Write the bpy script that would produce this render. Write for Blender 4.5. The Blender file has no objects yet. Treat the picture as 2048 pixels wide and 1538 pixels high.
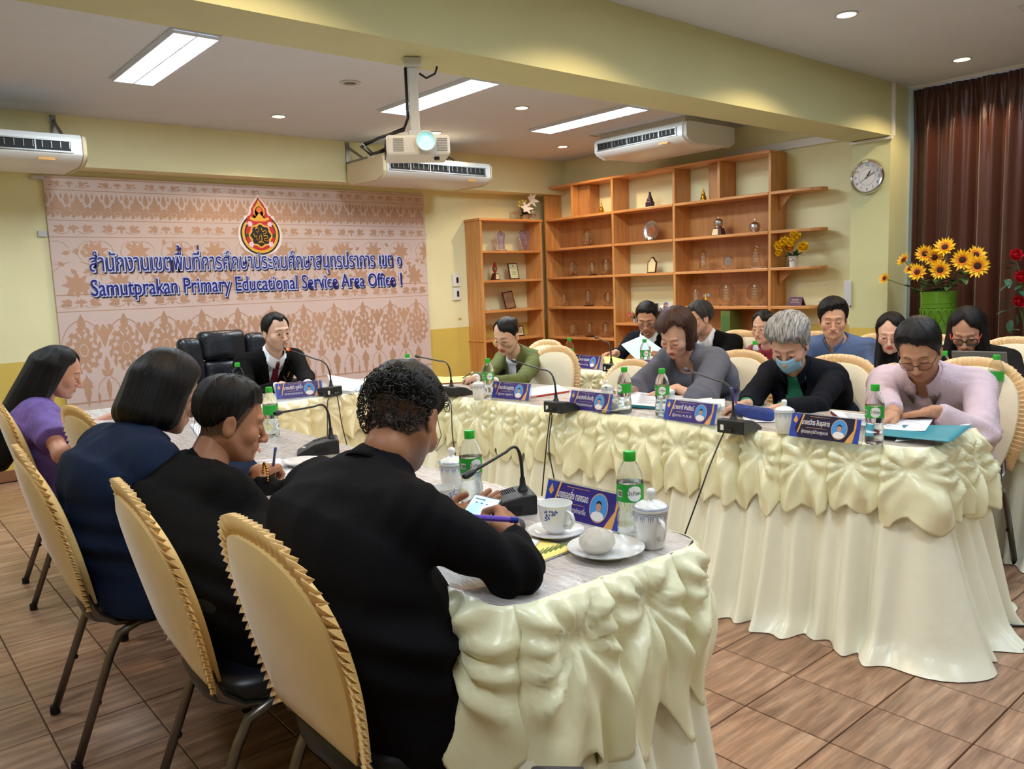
import bpy, math, random
import numpy as np
from mathutils import Vector, Matrix, noise
random.seed(7); RNG = np.random.default_rng(7)
PI = math.pi
SC = bpy.context.scene
COL = SC.collection
# ------------------------------------------------------------------ camera
F_PX, YAW, PITCH, ROLL, CAMZ = 1601.0, .69926, .12584, -.03743, 1.37
_ca, _sa, _cb, _sb, _cg, _sg = math.cos(YAW), math.sin(YAW), math.cos(PITCH), math.sin(PITCH), math.cos(ROLL), math.sin(ROLL)
FWD = np.array([_sa*_cb, _ca*_cb, -_sb]); _rt = np.array([_ca, -_sa, 0.]); _up = np.cross(_rt, FWD)
CR = _cg*_rt + _sg*_up; CU = -_sg*_rt + _cg*_up
CAM = np.array([0, 0, CAMZ])
cd = bpy.data.cameras.new('camera'); cam = bpy.data.objects.new('camera', cd); COL.objects.link(cam)
cd.sensor_width = 36; cd.lens = 36*F_PX/2048; cd.clip_start = .05; cd.clip_end = 60
m = Matrix(((CR[0], CU[0], -FWD[0], 0), (CR[1], CU[1], -FWD[1], 0), (CR[2], CU[2], -FWD[2], CAMZ), (0, 0, 0, 1)))
cam.matrix_world = m; SC.camera = cam
SC.view_settings.view_transform = 'Standard'; SC.view_settings.look = 'None'
SC.view_settings.gamma = 1; SC.view_settings.use_curve_mapping = False; SC.view_settings.exposure = 0.25
def ray(x, y): return FWD + CR*(x-1024)/F_PX - CU*(y-769)/F_PX
def onz(x, y, z): d = ray(x, y); return CAM + d*((z-CAMZ)/d[2])
def ony(x, y, Y): d = ray(x, y); return CAM + d*(Y/d[1])
def onx(x, y, X): d = ray(x, y); return CAM + d*(X/d[0])
def hx(x, y, X): return tuple(float(q) for q in onx(x, y, X))
def hy(x, y, Y): return tuple(float(q) for q in ony(x, y, Y))
def hz(x, y, z): return tuple(float(q) for q in onz(x, y, z))
def proj(p):
    v = np.array(p, float)-CAM; z = v@FWD
    return 1024+F_PX*(v@CR)/z, 769-F_PX*(v@CU)/z
# ------------------------------------------------------------------ world and lamps of the room
w = bpy.data.worlds.new('world'); SC.world = w; w.use_nodes = True
w.node_tree.nodes['Background'].inputs[0].default_value = (.55, .68, .9, 1)
w.node_tree.nodes['Background'].inputs[1].default_value = 1.0
CEIL = 2.74
def area_light(name, loc, sx, sy, power, col, rot=(0, 0, 0)):
    l = bpy.data.lights.new(name, 'AREA'); l.shape = 'RECTANGLE'; l.size = sx; l.size_y = sy; l.energy = power; l.color = col
    o = bpy.data.objects.new(name, l); o.location = loc; o.rotation_euler = rot; COL.objects.link(o); return o
def spot_light(name, loc, power, col, ang=125, blend=.6):
    l = bpy.data.lights.new(name, 'SPOT'); l.energy = power; l.color = col; l.spot_size = math.radians(ang); l.spot_blend = blend; l.shadow_soft_size = .035
    o = bpy.data.objects.new(name, l); o.location = loc; COL.objects.link(o); return o
PANELS = [(1.625, 4.985), (3.52, 4.93), (5.10, 4.95), (5.16, 1.05), (3.5, 1.0), (1.62, .95), (-.3, 4.95), (-.3, .95), (1.6, -1.6), (4.3, -1.6)]
P_DAY = (.80, .92, 1.0)
for i, (x, y) in enumerate(PANELS):
    area_light('panel_lamp', (x, y, CEIL-.03), .26, 1.14, 29 if y > 3 else 17, P_DAY)
DOWN = [onz(*p, CEIL) for p in [(557, 232), (871, 265), (1043, 215), (1125, 293), (1693, 28), (1924, 118)]]
DOWN = [(float(a[0]), float(a[1])) for a in DOWN] + [(4.34-1.5, 2.25), (1.2, 2.25)]
for (x, y) in DOWN: spot_light('down_lamp', (x, y, CEIL-.012), 42, (1, .74, .45), 138, .35)
# ------------------------------------------------------------------ materials
def srgb(r, g, b):
    f = lambda c: (c/255/12.92 if c <= 10 else ((c/255+.055)/1.055)**2.4)
    return (f(r), f(g), f(b), 1)
MATS = {}
def mat(name, col=(200, 200, 200), rough=.5, metal=0, bump=0, bscale=60, spec=.5, trans=0, ior=1.45, coat=0, sheen=0, emit=None, es=0, var=0, vscale=8, alpha=1, coords='Object', stretch=(1, 1, 1), aniso=0, sss=0, attr=None):
    if name in MATS: return MATS[name]
    m = bpy.data.materials.new(name); m.use_nodes = True; nt = m.node_tree; b = nt.nodes['Principled BSDF']
    c = srgb(*col); I = b.inputs
    I['Base Color'].default_value = c; I['Roughness'].default_value = rough; I['Metallic'].default_value = metal
    I['Specular IOR Level'].default_value = spec; I['IOR'].default_value = ior
    if trans: I['Transmission Weight'].default_value = trans
    if coat: I['Coat Weight'].default_value = coat; I['Coat Roughness'].default_value = .08
    if sheen: I['Sheen Weight'].default_value = sheen; I['Sheen Roughness'].default_value = .4
    if alpha < 1: I['Alpha'].default_value = alpha
    if aniso: I['Anisotropic'].default_value = aniso
    if sss: I['Subsurface Weight'].default_value = sss; I['Subsurface Radius'].default_value = (.012, .005, .003); I['Subsurface Scale'].default_value = 1
    if emit: I['Emission Color'].default_value = srgb(*emit); I['Emission Strength'].default_value = es
    vec = None
    if bump or var:
        tc = nt.nodes.new('ShaderNodeTexCoord'); mp = nt.nodes.new('ShaderNodeMapping'); mp.inputs['Scale'].default_value = stretch
        nt.links.new(tc.outputs[coords], mp.inputs[0]); vec = mp.outputs[0]
    src = None
    if attr:
        a = nt.nodes.new('ShaderNodeAttribute'); a.attribute_name = attr; src = a.outputs['Color']; nt.links.new(src, I['Base Color'])
    if var:
        n = nt.nodes.new('ShaderNodeTexNoise'); n.inputs['Scale'].default_value = vscale; n.inputs['Detail'].default_value = 5; nt.links.new(vec, n.inputs[0])
        mr = nt.nodes.new('ShaderNodeMapRange'); mr.inputs[1].default_value = .3; mr.inputs[2].default_value = .7; mr.inputs[3].default_value = 1-var; mr.inputs[4].default_value = 1+var
        nt.links.new(n.outputs[0], mr.inputs[0])
        mx = nt.nodes.new('ShaderNodeVectorMath'); mx.operation = 'SCALE'
        if src: nt.links.new(src, mx.inputs[0])
        else: mx.inputs[0].default_value = c[:3]
        nt.links.new(mr.outputs[0], mx.inputs['Scale']); nt.links.new(mx.outputs[0], I['Base Color'])
    if bump:
        n = nt.nodes.new('ShaderNodeTexNoise'); n.inputs['Scale'].default_value = bscale; n.inputs['Detail'].default_value = 4; nt.links.new(vec, n.inputs[0])
        bp = nt.nodes.new('ShaderNodeBump'); bp.inputs['Strength'].default_value = bump; bp.inputs['Distance'].default_value = .01
        nt.links.new(n.outputs[0], bp.inputs['Height']); nt.links.new(bp.outputs[0], I['Normal'])
    MATS[name] = m; return m
# ------------------------------------------------------------------ mesh builder
class MB:
    def __init__(s): s.v = []; s.f = []; s.mi = []
    def add(s, vs, fs, mi=0):
        o = len(s.v); s.v.extend([tuple(map(float, p)) for p in vs]); s.f.extend([tuple(i+o for i in f) for f in fs]); s.mi.extend([mi]*len(fs)); return s
    def box(s, c, d, M=None, mi=0, taper=1):
        x, y, z = d[0]/2, d[1]/2, d[2]/2; t = taper
        P = [(-x, -y, -z), (x, -y, -z), (x, y, -z), (-x, y, -z), (-x*t, -y*t, z), (x*t, -y*t, z), (x*t, y*t, z), (-x*t, y*t, z)]
        if M is not None: P = [tuple(M @ Vector(p)) for p in P]
        return s.add([(p[0]+c[0], p[1]+c[1], p[2]+c[2]) for p in P], [(0, 3, 2, 1), (4, 5, 6, 7), (0, 1, 5, 4), (1, 2, 6, 5), (2, 3, 7, 6), (3, 0, 4, 7)], mi)
    def bb(s, x0, x1, y0, y1, z0, z1, mi=0): return s.box(((x0+x1)/2, (y0+y1)/2, (z0+z1)/2), (x1-x0, y1-y0, z1-z0), mi=mi)
    def tube(s, pts, r, n=8, caps=True, mi=0, flat=1, closed=False):
        P = [Vector(p) for p in pts]; k = len(P); R = r if hasattr(r, '__len__') else [r]*k
        vs = []; ref = None
        for i in range(k):
            if closed: t = (P[(i+1) % k]-P[i-1]).normalized()
            else: t = (P[min(i+1, k-1)]-P[max(i-1, 0)]).normalized()
            if ref is None: ref = t.orthogonal().normalized()
            ref = (ref - t*ref.dot(t)); ref = ref.normalized() if ref.length > 1e-6 else t.orthogonal().normalized()
            b = t.cross(ref)
            for j in range(n):
                a = 2*PI*j/n; vs.append(P[i]+(ref*math.cos(a)+b*math.sin(a)*flat)*R[i])
        fs = []
        for i in range(k if closed else k-1):
            i2 = (i+1) % k
            for j in range(n): fs.append((i*n+j, i*n+(j+1) % n, i2*n+(j+1) % n, i2*n+j))
        if caps and not closed: fs.append(tuple(range(n-1, -1, -1))); fs.append(tuple((k-1)*n+j for j in range(n)))
        return s.add(vs, fs, mi)
    def lathe(s, prof, n=20, c=(0, 0, 0), mi=0, M=None, caps=True):
        vs = []; k = len(prof)
        for (r, z) in prof:
            for j in range(n):
                a = 2*PI*j/n; p = Vector((r*math.cos(a), r*math.sin(a), z))
                if M is not None: p = M @ p
                vs.append((p[0]+c[0], p[1]+c[1], p[2]+c[2]))
        fs = [(i*n+j, i*n+(j+1) % n, (i+1)*n+(j+1) % n, (i+1)*n+j) for i in range(k-1) for j in range(n)]
        if caps:
            if prof[0][0] > 1e-5: fs.append(tuple(range(n-1, -1, -1)))
            if prof[-1][0] > 1e-5: fs.append(tuple((k-1)*n+j for j in range(n)))
        return s.add(vs, fs, mi)
    def prism(s, poly, fn, t, mi=0):
        """poly: 2-D outline; fn(u,v,w)->xyz ; thickness w 0..t"""
        n = len(poly); vs = [fn(u, v, 0) for u, v in poly]+[fn(u, v, t) for u, v in poly]
        fs = [tuple(range(n-1, -1, -1)), tuple(range(n, 2*n))]+[(i, (i+1) % n, n+(i+1) % n, n+i) for i in range(n)]
        return s.add(vs, fs, mi)
    def flat(s, poly, fn, mi=0):
        return s.add([fn(u, v) for u, v in poly], [tuple(range(len(poly)))], mi)
    def grid(s, fn, nu, nv, mi=0, wrap=False):
        vs = [fn(i/(nu-(0 if wrap else 1)), j/(nv-1)) for i in range(nu) for j in range(nv)]
        fs = [(i*nv+j, ((i+1) % nu)*nv+j, ((i+1) % nu)*nv+j+1, i*nv+j+1) for i in range(nu if wrap else nu-1) for j in range(nv-1)]
        return s.add(vs, fs, mi)
    def ball(s, c, r, n=10, m_=7, mi=0, M=None):
        r = r if hasattr(r, '__len__') else (r, r, r)
        return s.add(*_ball(c, r, n, m_, M), mi)
def _ball(c, r, n, m_, M=None):
    vs = []; 
    for i in range(m_+1):
        th = PI*i/m_
        for j in range(n):
            a = 2*PI*j/n; p = Vector((r[0]*math.sin(th)*math.cos(a), r[1]*math.sin(th)*math.sin(a), -r[2]*math.cos(th)))
            if M is not None: p = M @ p
            vs.append((p[0]+c[0], p[1]+c[1], p[2]+c[2]))
    return vs, [(i*n+j, i*n+(j+1) % n, (i+1)*n+(j+1) % n, (i+1)*n+j) for i in range(m_) for j in range(n)]
def mkmesh(name, mb, mats, smooth=None):
    me = bpy.data.meshes.new(name); me.from_pydata(mb.v, [], mb.f)
    mats = mats if isinstance(mats, (list, tuple)) else [mats]
    for m_ in mats: me.materials.append(m_)
    if len(mats) > 1: me.polygons.foreach_set('material_index', mb.mi)
    if smooth is not None:
        me.polygons.foreach_set('use_smooth', [True]*len(me.polygons))
        if smooth < 180: me.set_sharp_from_angle(angle=math.radians(smooth))
    me.update(); return me
def link(name, me, parent=None, loc=None, rot=None):
    o = bpy.data.objects.new(name, me); COL.objects.link(o)
    if parent is not None: o.parent = parent
    if loc is not None: o.location = loc
    if rot is not None: o.rotation_euler = rot
    return o
def obj(name, mb, mats, parent=None, smooth=None, bevel=0, loc=None, rot=None):
    o = link(name, mkmesh(name, mb, mats, smooth), parent, loc, rot)
    if bevel:
        b = o.modifiers.new('bevel', 'BEVEL'); b.width = bevel; b.segments = 2; b.limit_method = 'ANGLE'
    return o
def tag(o, label, cat, group=None):
    o['label'] = label; o['category'] = cat
    if group: o['group'] = group
    return o
def thing(name, label, cat, loc=(0, 0, 0), rotz=0, group=None):
    o = bpy.data.objects.new(name, None); COL.objects.link(o); o.location = loc; o.rotation_euler = (0, 0, rotz)
    o.empty_display_size = .05
    return tag(o, label, cat, group)
def struct(name, mb, mats, smooth=None, bevel=0):
    o = obj(name, mb, mats, None, smooth, bevel); o['kind'] = 'structure'; return o
def dup(root, loc=None, rotz=None, label=None, group=None, rot=None):
    r = root.copy(); COL.objects.link(r)
    if loc is not None: r.location = loc
    if rotz is not None: r.rotation_euler = (0, 0, rotz)
    if rot is not None: r.rotation_euler = rot
    if label: r['label'] = label
    if group: r['group'] = group
    for ch in list(root.children):
        c = ch.copy(); COL.objects.link(c); c.parent = r
        for g in list(ch.children):
            d = g.copy(); COL.objects.link(d); d.parent = c
    return r
UPV = '\u0e34\u0e35\u0e36\u0e37\u0e31'; TONE = '\u0e48\u0e49\u0e4a\u0e4b'
def _tmesh(s, size, ext, offset, align, spacing):
    cu = bpy.data.curves.new('t', 'FONT'); cu.body = s; cu.size = size; cu.extrude = ext; cu.offset = offset; cu.align_x = align; cu.space_character = spacing; cu.resolution_u = 3
    t = bpy.data.objects.new('t', cu); COL.objects.link(t)
    dg = bpy.context.evaluated_depsgraph_get(); me = bpy.data.meshes.new_from_object(t.evaluated_get(dg)); bpy.data.objects.remove(t); bpy.data.curves.remove(cu)
    co = np.zeros(len(me.vertices)*3); me.vertices.foreach_get('co', co); return co.reshape(-1, 3), [tuple(p.vertices) for p in me.polygons], me
def text_obj(name, s, size, mat_, M, parent=None, ext=0, offset=0, align='LEFT', spacing=1.0, width=None):
    """text turned into a mesh. M maps local text plane (x right, y up) to the parent's space. Second-storey Thai tone marks are raised by hand"""
    clean = ''; marks = []
    for i, ch in enumerate(s):
        if ch in TONE and ((i and s[i-1] in UPV) or (i+1 < len(s) and s[i+1] == '\u0e33')): marks.append((clean, ch, s[i-1] in UPV)); continue
        clean += ch
    co, fs, me = _tmesh(clean, size, ext, offset, 'LEFT', spacing); bpy.data.meshes.remove(me)
    for pre, ch, up in marks:
        pc, _, m1 = _tmesh(pre, size, ext, offset, 'LEFT', spacing); bpy.data.meshes.remove(m1)
        k0, _, m2 = _tmesh('\u0e01', size, ext, offset, 'LEFT', spacing); bpy.data.meshes.remove(m2); k1, kf, m3 = _tmesh('\u0e01'+ch, size, ext, offset, 'LEFT', spacing); bpy.data.meshes.remove(m3)
        top = k0[:, 1].max()+.02*size; sel = np.where(k1[:, 1] > top)[0]
        if not len(sel) or not len(pc): continue
        mp_ = {int(v): j+len(co) for j, v in enumerate(sel)}; q = k1[sel].copy()
        q[:, 0] += (pc[:, 0].max()-q[:, 0].max())-(0 if up else .02*size); q[:, 1] += .2*size
        fs += [tuple(mp_[v] for v in f) for f in kf if all(v in mp_ for v in f)]; co = np.concatenate([co, q])
    x0, x1 = co[:, 0].min(), co[:, 0].max()
    if width: co[:, 0] = (co[:, 0]-((x0+x1)/2 if align == 'CENTER' else x0))*width/(x1-x0)
    elif align == 'CENTER': co[:, 0] -= (x0+x1)/2
    me = bpy.data.meshes.new(name); me.from_pydata(co.tolist(), [], fs)
    me.transform(M); me.materials.append(mat_)
    o = bpy.data.objects.new(name, me); COL.objects.link(o)
    if parent is not None: o.parent = parent
    return o
# ------------------------------------------------------------------ paint
PAINT = mat('wall_paint', (236, 230, 184), .55, bump=.15, bscale=220, var=.03, vscale=3)
PAINT2 = mat('dado_paint', (216, 188, 92), .5, bump=.15, bscale=220, var=.04, vscale=3)
PAINTG = mat('beam_paint', (206, 206, 158), .5, bump=.15, bscale=200, var=.03, vscale=3)
WHITE = mat('ceiling_paint', (214, 218, 226), .8, bump=.25, bscale=160, var=.015, vscale=6)
PLW = mat('white_plastic', (226, 224, 218), .35)
PLC = mat('cream_plastic', (222, 206, 170), .35)
BLK = mat('black_plastic', (24, 24, 27), .35)
DRK = mat('dark_void', (10, 10, 11), .6)
METAL = mat('grey_steel', (150, 150, 150), .4, metal=.9)
CHROME = mat('chrome', (215, 215, 218), .12, metal=1)
YB, XR, XC, YM = 7.13, 6.68, 6.17, 2.84
b = MB().bb(-2.6, XR+.25, -3.2, YB+.2, -.12, -.012)
struct('floor', b, mat('grout', (96, 78, 68), .8))
b = MB().bb(-2.6, XR+.25, -3.2, YB+.2, CEIL, CEIL+.12)
struct('ceiling', b, WHITE)
def wall(name, x0, x1, y0, y1, z1=CEIL, z0=0, dado=.908):
    b = MB()
    if z0 < dado: b.bb(x0, x1, y0, y1, z0, dado, 0)
    b.bb(x0, x1, y0, y1, max(z0, dado), z1, 1); return struct(name, b, [PAINT2, PAINT])
wall('wall_back', -2.6, XR+.2, YB, YB+.15)
wall('wall_right', XR, XR+.15, YM, YB)
wall('wall_left', -2.75, -2.6, -3.2, YB)
wall('wall_front', -2.6, XR+.2, -3.35, -3.2)
b = MB().bb(-2.6, XR, 6.85, YB, 2.367, CEIL-.0005); struct('trim_1', b, PAINT)      # lowered beam over the banner
# window side of the right wall: low wall, lintel, glass behind the curtain
b = MB().bb(6.78, 6.93, -3.2, YM, 0, .8, 0).bb(6.78, 6.93, -3.2, -.6, .8, CEIL, 0).bb(6.78, 6.93, -.6, YM, 2.66, CEIL, 0)
struct('wall_window_side', b, [PAINT])
b = MB()
for y in (-.6, .55, 1.7, YM-.04): b.bb(6.8, 6.86, y, y+.04, .8, 2.66)
b.bb(6.8, 6.86, -.6, YM, .8, .85); b.bb(6.8, 6.86, -.6, YM, 2.61, 2.66)
wn = struct('window_1', b, mat('aluminium', (190, 190, 190), .4, metal=.8))
obj('pane', MB().bb(6.825, 6.831, -.56, YM-.02, .85, 2.61), mat('window_glass', (235, 240, 245), .02, trans=1, ior=1.1), wn)
# column and cross beam
b = MB().bb(XC, 6.5, YM, 3.14, 0, .92, 0).bb(XC, 6.5, YM, 3.14, .92, CEIL, 1).bb(6.5, XR+.25, YM+.02, 3.12, 0, CEIL, 1)
struct('wall_column', b, [PAINT2, PAINTG])
b = MB().bb(-2.6, XC+.01, YM, 3.16, 2.357, CEIL-.0005); struct('trim_2', b, PAINTG)
b = MB().bb(-2.6, XR, YB-.012, YB, 0, .085); struct('baseboard_back', b, mat('skirting_tile', (142, 96, 66), .4))
b = MB().bb(-2.6, -2.588, -3.2, YB, 0, .085); struct('baseboard_left', b, MATS['skirting_tile'])
# ------------------------------------------------------------------ floor tiles
def tile_mat():
    m = bpy.data.materials.new('wood_tile'); m.use_nodes = True; nt = m.node_tree; N = nt.nodes; L = nt.links; bs = N['Principled BSDF']
    geo = N.new('ShaderNodeNewGeometry'); oi = N.new('ShaderNodeObjectInfo')
    rnd = N.new('ShaderNodeVectorMath'); rnd.operation = 'SCALE'; rnd.inputs[0].default_value = (37, 91, 17); L.new(oi.outputs['Random'], rnd.inputs['Scale'])
    ad = N.new('ShaderNodeVectorMath'); L.new(geo.outputs['Position'], ad.inputs[0]); L.new(rnd.outputs[0], ad.inputs[1])
    mp = N.new('ShaderNodeMapping'); mp.inputs['Scale'].default_value = (1.6, 9, 1); L.new(ad.outputs[0], mp.inputs[0])
    n1 = N.new('ShaderNodeTexNoise'); n1.inputs['Scale'].default_value = 1.6; n1.inputs['Detail'].default_value = 8; n1.inputs['Roughness'].default_value = .62; n1.inputs['Distortion'].default_value = 1.1; L.new(mp.outputs[0], n1.inputs[0])
    mp2 = N.new('ShaderNodeMapping'); mp2.inputs['Scale'].default_value = (3, 60, 1); L.new(ad.outputs[0], mp2.inputs[0])
    n2 = N.new('ShaderNodeTexNoise'); n2.inputs['Scale'].default_value = 2.2; n2.inputs['Detail'].default_value = 6; L.new(mp2.outputs[0], n2.inputs[0])
    wv = N.new('ShaderNodeTexWave'); wv.wave_type = 'RINGS'; wv.rings_direction = 'Z'; wv.inputs['Scale'].default_value = 1.1; wv.inputs['Distortion'].default_value = 9; wv.inputs['Detail'].default_value = 3; wv.inputs['Detail Scale'].default_value = 1.2
    mp3 = N.new('ShaderNodeMapping'); mp3.inputs['Scale'].default_value = (1.2, 5, 1); L.new(ad.outputs[0], mp3.inputs[0]); L.new(mp3.outputs[0], wv.inputs[0])
    cr = N.new('ShaderNodeValToRGB'); e = cr.color_ramp; e.elements[0].position = .28; e.elements[0].color = srgb(136, 98, 76); e.elements[1].position = .72; e.elements[1].color = srgb(198, 162, 134)
    x = e.elements.new(.5); x.color = srgb(172, 132, 104)
    L.new(n1.outputs[0], cr.inputs[0])
    mx = N.new('ShaderNodeMix'); mx.data_type = 'RGBA'; mx.blend_type = 'MULTIPLY'; mx.inputs[0].default_value = .5; L.new(cr.outputs[0], mx.inputs[6])
    mr = N.new('ShaderNodeMapRange'); mr.inputs[1].default_value = .35; mr.inputs[2].default_value = .62; mr.inputs[3].default_value = .55; mr.inputs[4].default_value = 1.15; L.new(n2.outputs[0], mr.inputs[0]); L.new(mr.outputs[0], mx.inputs[7])
    mx2 = N.new('ShaderNodeMix'); mx2.data_type = 'RGBA'; mx2.blend_type = 'MULTIPLY'; mx2.inputs[0].default_value = .28; L.new(mx.outputs[2], mx2.inputs[6]); L.new(wv.outputs[0], mx2.inputs[7])
    hs = N.new('ShaderNodeHueSaturation'); L.new(mx2.outputs[2], hs.inputs['Color'])
    mv = N.new('ShaderNodeMapRange'); mv.inputs[3].default_value = .9; mv.inputs[4].default_value = 1.12; L.new(oi.outputs['Random'], mv.inputs[0]); L.new(mv.outputs[0], hs.inputs['Value'])
    L.new(hs.outputs[0], bs.inputs['Base Color']); bs.inputs['Roughness'].default_value = .36
    bp = N.new('ShaderNodeBump'); bp.inputs['Strength'].default_value = .12; bp.inputs['Distance'].default_value = .004; L.new(n2.outputs[0], bp.inputs['Height']); L.new(bp.outputs[0], bs.inputs['Normal'])
    return m
TILE = tile_mat()
tp = .2845; tb = MB(); g = .0022
x = tp/2-g; q = .0015
tb.add([(-x, -x, -.012), (x, -x, -.012), (x, x, -.012), (-x, x, -.012), (-x, -x, -q), (x, -x, -q), (x, x, -q), (-x, x, -q), (-x+q, -x+q, 0), (x-q, -x+q, 0), (x-q, x-q, 0), (-x+q, x-q, 0)],
       [(4, 5, 9, 8), (5, 6, 10, 9), (6, 7, 11, 10), (7, 4, 8, 11), (8, 9, 10, 11), (0, 1, 5, 4), (1, 2, 6, 5), (2, 3, 7, 6), (3, 0, 4, 7)])
tme = mkmesh('tile', tb, TILE)
fl = bpy.data.objects['floor']; cells = []
for i in range(-11, 24):
    for j in range(-16, 22):
        cx, cy = .388+(i+.5)*tp, 1.39+(j+.5)*tp
        if not (-2.6 < cx < 6.75 and -3.1 < cy < 7.1): continue
        d = (np.array([cx, cy, 0])-CAM)@FWD; vis = 9
        if d > .4:
            px, py = proj((cx, cy, 0))
            if -140 < px < 2190 and py < 1700:
                hid = (.95 < cx < 1.4 and 1.3 < cy < 4.8) or (1.5 < cx < 2.7 and 2.6 < cy) or (2.8 < cx and cy > 2.3) or (cx > 1.0 and cy > 4.6)
                vis = d+(20 if hid else 0)
        else: vis = 60
        cells.append((vis if vis != 9 else 60+abs(d), cx, cy))
cells.sort()
for (_, cx, cy) in cells[:300]: link('tile', tme, fl, (cx, cy, 0))
rb = MB()
for (_, cx, cy) in cells[300:]: rb.add([(vx+cx, vy+cy, vz) for vx, vy, vz in tb.v], tb.f)
o = obj('tile_field', rb, TILE, fl); o['kind'] = 'stuff'
# ------------------------------------------------------------------ fluorescent panels
TUBE = mat('tube_glow', (255, 255, 255), .5, emit=(225, 240, 255), es=9)
LOUV = mat('louvre_metal', (225, 230, 235), .25, metal=.6)
FRM = mat('lamp_frame', (196, 198, 202), .4)
names = ['over the left tables, nearest the left air conditioner', 'behind the projector pole', 'nearest the shelf wall', 'at the top right corner near the curtain', 'in the near ceiling', 'in the near ceiling left', 'at far left', 'near left', 'rear', 'rear right']
def panel(x, y, lab, grp):
    t = thing('ceiling_light', lab, 'ceiling light', (x, y, CEIL), 0, grp)
    b = MB(); W, L_ = .135, .6
    for s in (-1, 1):
        b.bb(s*W-.012 if s > 0 else -W, s*W if s > 0 else -W+.012, -L_, L_, -.006, -.0005); b.bb(-W+.012, W-.012, s*L_-(.012 if s > 0 else 0), s*L_+(0 if s > 0 else .012), -.006, -.0005)
    obj('frame', b, FRM, t)
    obj('back_plate', MB().bb(-W+.012, W-.012, -L_+.012, L_-.012, -.002, -.0006), mat('panel_white', (250, 252, 255), .4, emit=(215, 233, 255), es=2.2), t)
    for s in (-1, 1):
        obj('tube', MB().tube([(s*.062, -L_+.03, -.012), (s*.062, L_-.03, -.012)], .008, 8), TUBE, t)
    b = MB()
    b.bb(-.004, .004, -L_+.012, L_-.012, -.024, -.003)
    for s in (-1, 1): b.bb(s*(W-.016)-.003, s*(W-.016)+.003, -L_+.012, L_-.012, -.024, -.003)
    n = 13
    for i in range(n+1):
        yy = -L_+.02+i*(2*L_-.04)/n; b.bb(-W+.014, W-.014, yy-.004, yy+.004, -.022, -.004)
    obj('louvre', b, LOUV, t)
for i, (x, y) in enumerate(PANELS):
    panel(x, y, 'recessed louvred fluorescent ceiling light '+names[i], 'recessed fluorescent ceiling lights')
GLOWW = mat('warm_glow', (255, 240, 220), .5, emit=(255, 226, 180), es=14)
dlab = ['above the banner crest', 'beside the projector lamp head, over the middle air conditioner', 'between the two right fluorescent lights', 'closest to the shelf corner', 'nearest the top edge over the cross beam', 'in front of the curtain', 'out at left', 'further left']
for i, (x, y) in enumerate(DOWN):
    t = thing('downlight', 'round warm recessed downlight '+dlab[i], 'downlight', (x, y, CEIL), 0, 'lit warm downlights')
    obj('ring', MB().lathe([(.062, -.0005), (.064, -.006), (.05, -.007), (.047, -.001)], 24, caps=False), FRM, t, 60)
    obj('lens', MB().lathe([(0, -.0035), (.03, -.0035), (.047, -.002)], 24, caps=False), GLOWW, t)
px = onz(700, 165, CEIL)
t = thing('ceiling_speaker', 'unlit round ceiling fitting with slotted centre left of the projector pole', 'ceiling fitting', tuple(px))
obj('ring', MB().lathe([(.07, -.0005), (.072, -.006), (.045, -.008), (.043, -.002)], 24, caps=False), FRM, t, 60)
obj('grille', MB().lathe([(0, -.003), (.043, -.003)], 24, caps=False).bb(-.03, .03, -.004, .004, -.006, -.003).bb(-.03, .03, .012, .018, -.006, -.003).bb(-.03, .03, -.018, -.012, -.006, -.003), mat('dim_grille', (120, 116, 104), .5), t)
px = onz(1188, 272, CEIL); tag(obj('ceiling_vent', MB().bb(-.05, .05, -.012, .012, -.004, -.0005), mat('tan_cover', (170, 140, 110), .5), loc=tuple(px)), 'tiny tan slot cover on the ceiling by the shelf wall air conditioner', 'ceiling cover')
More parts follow.
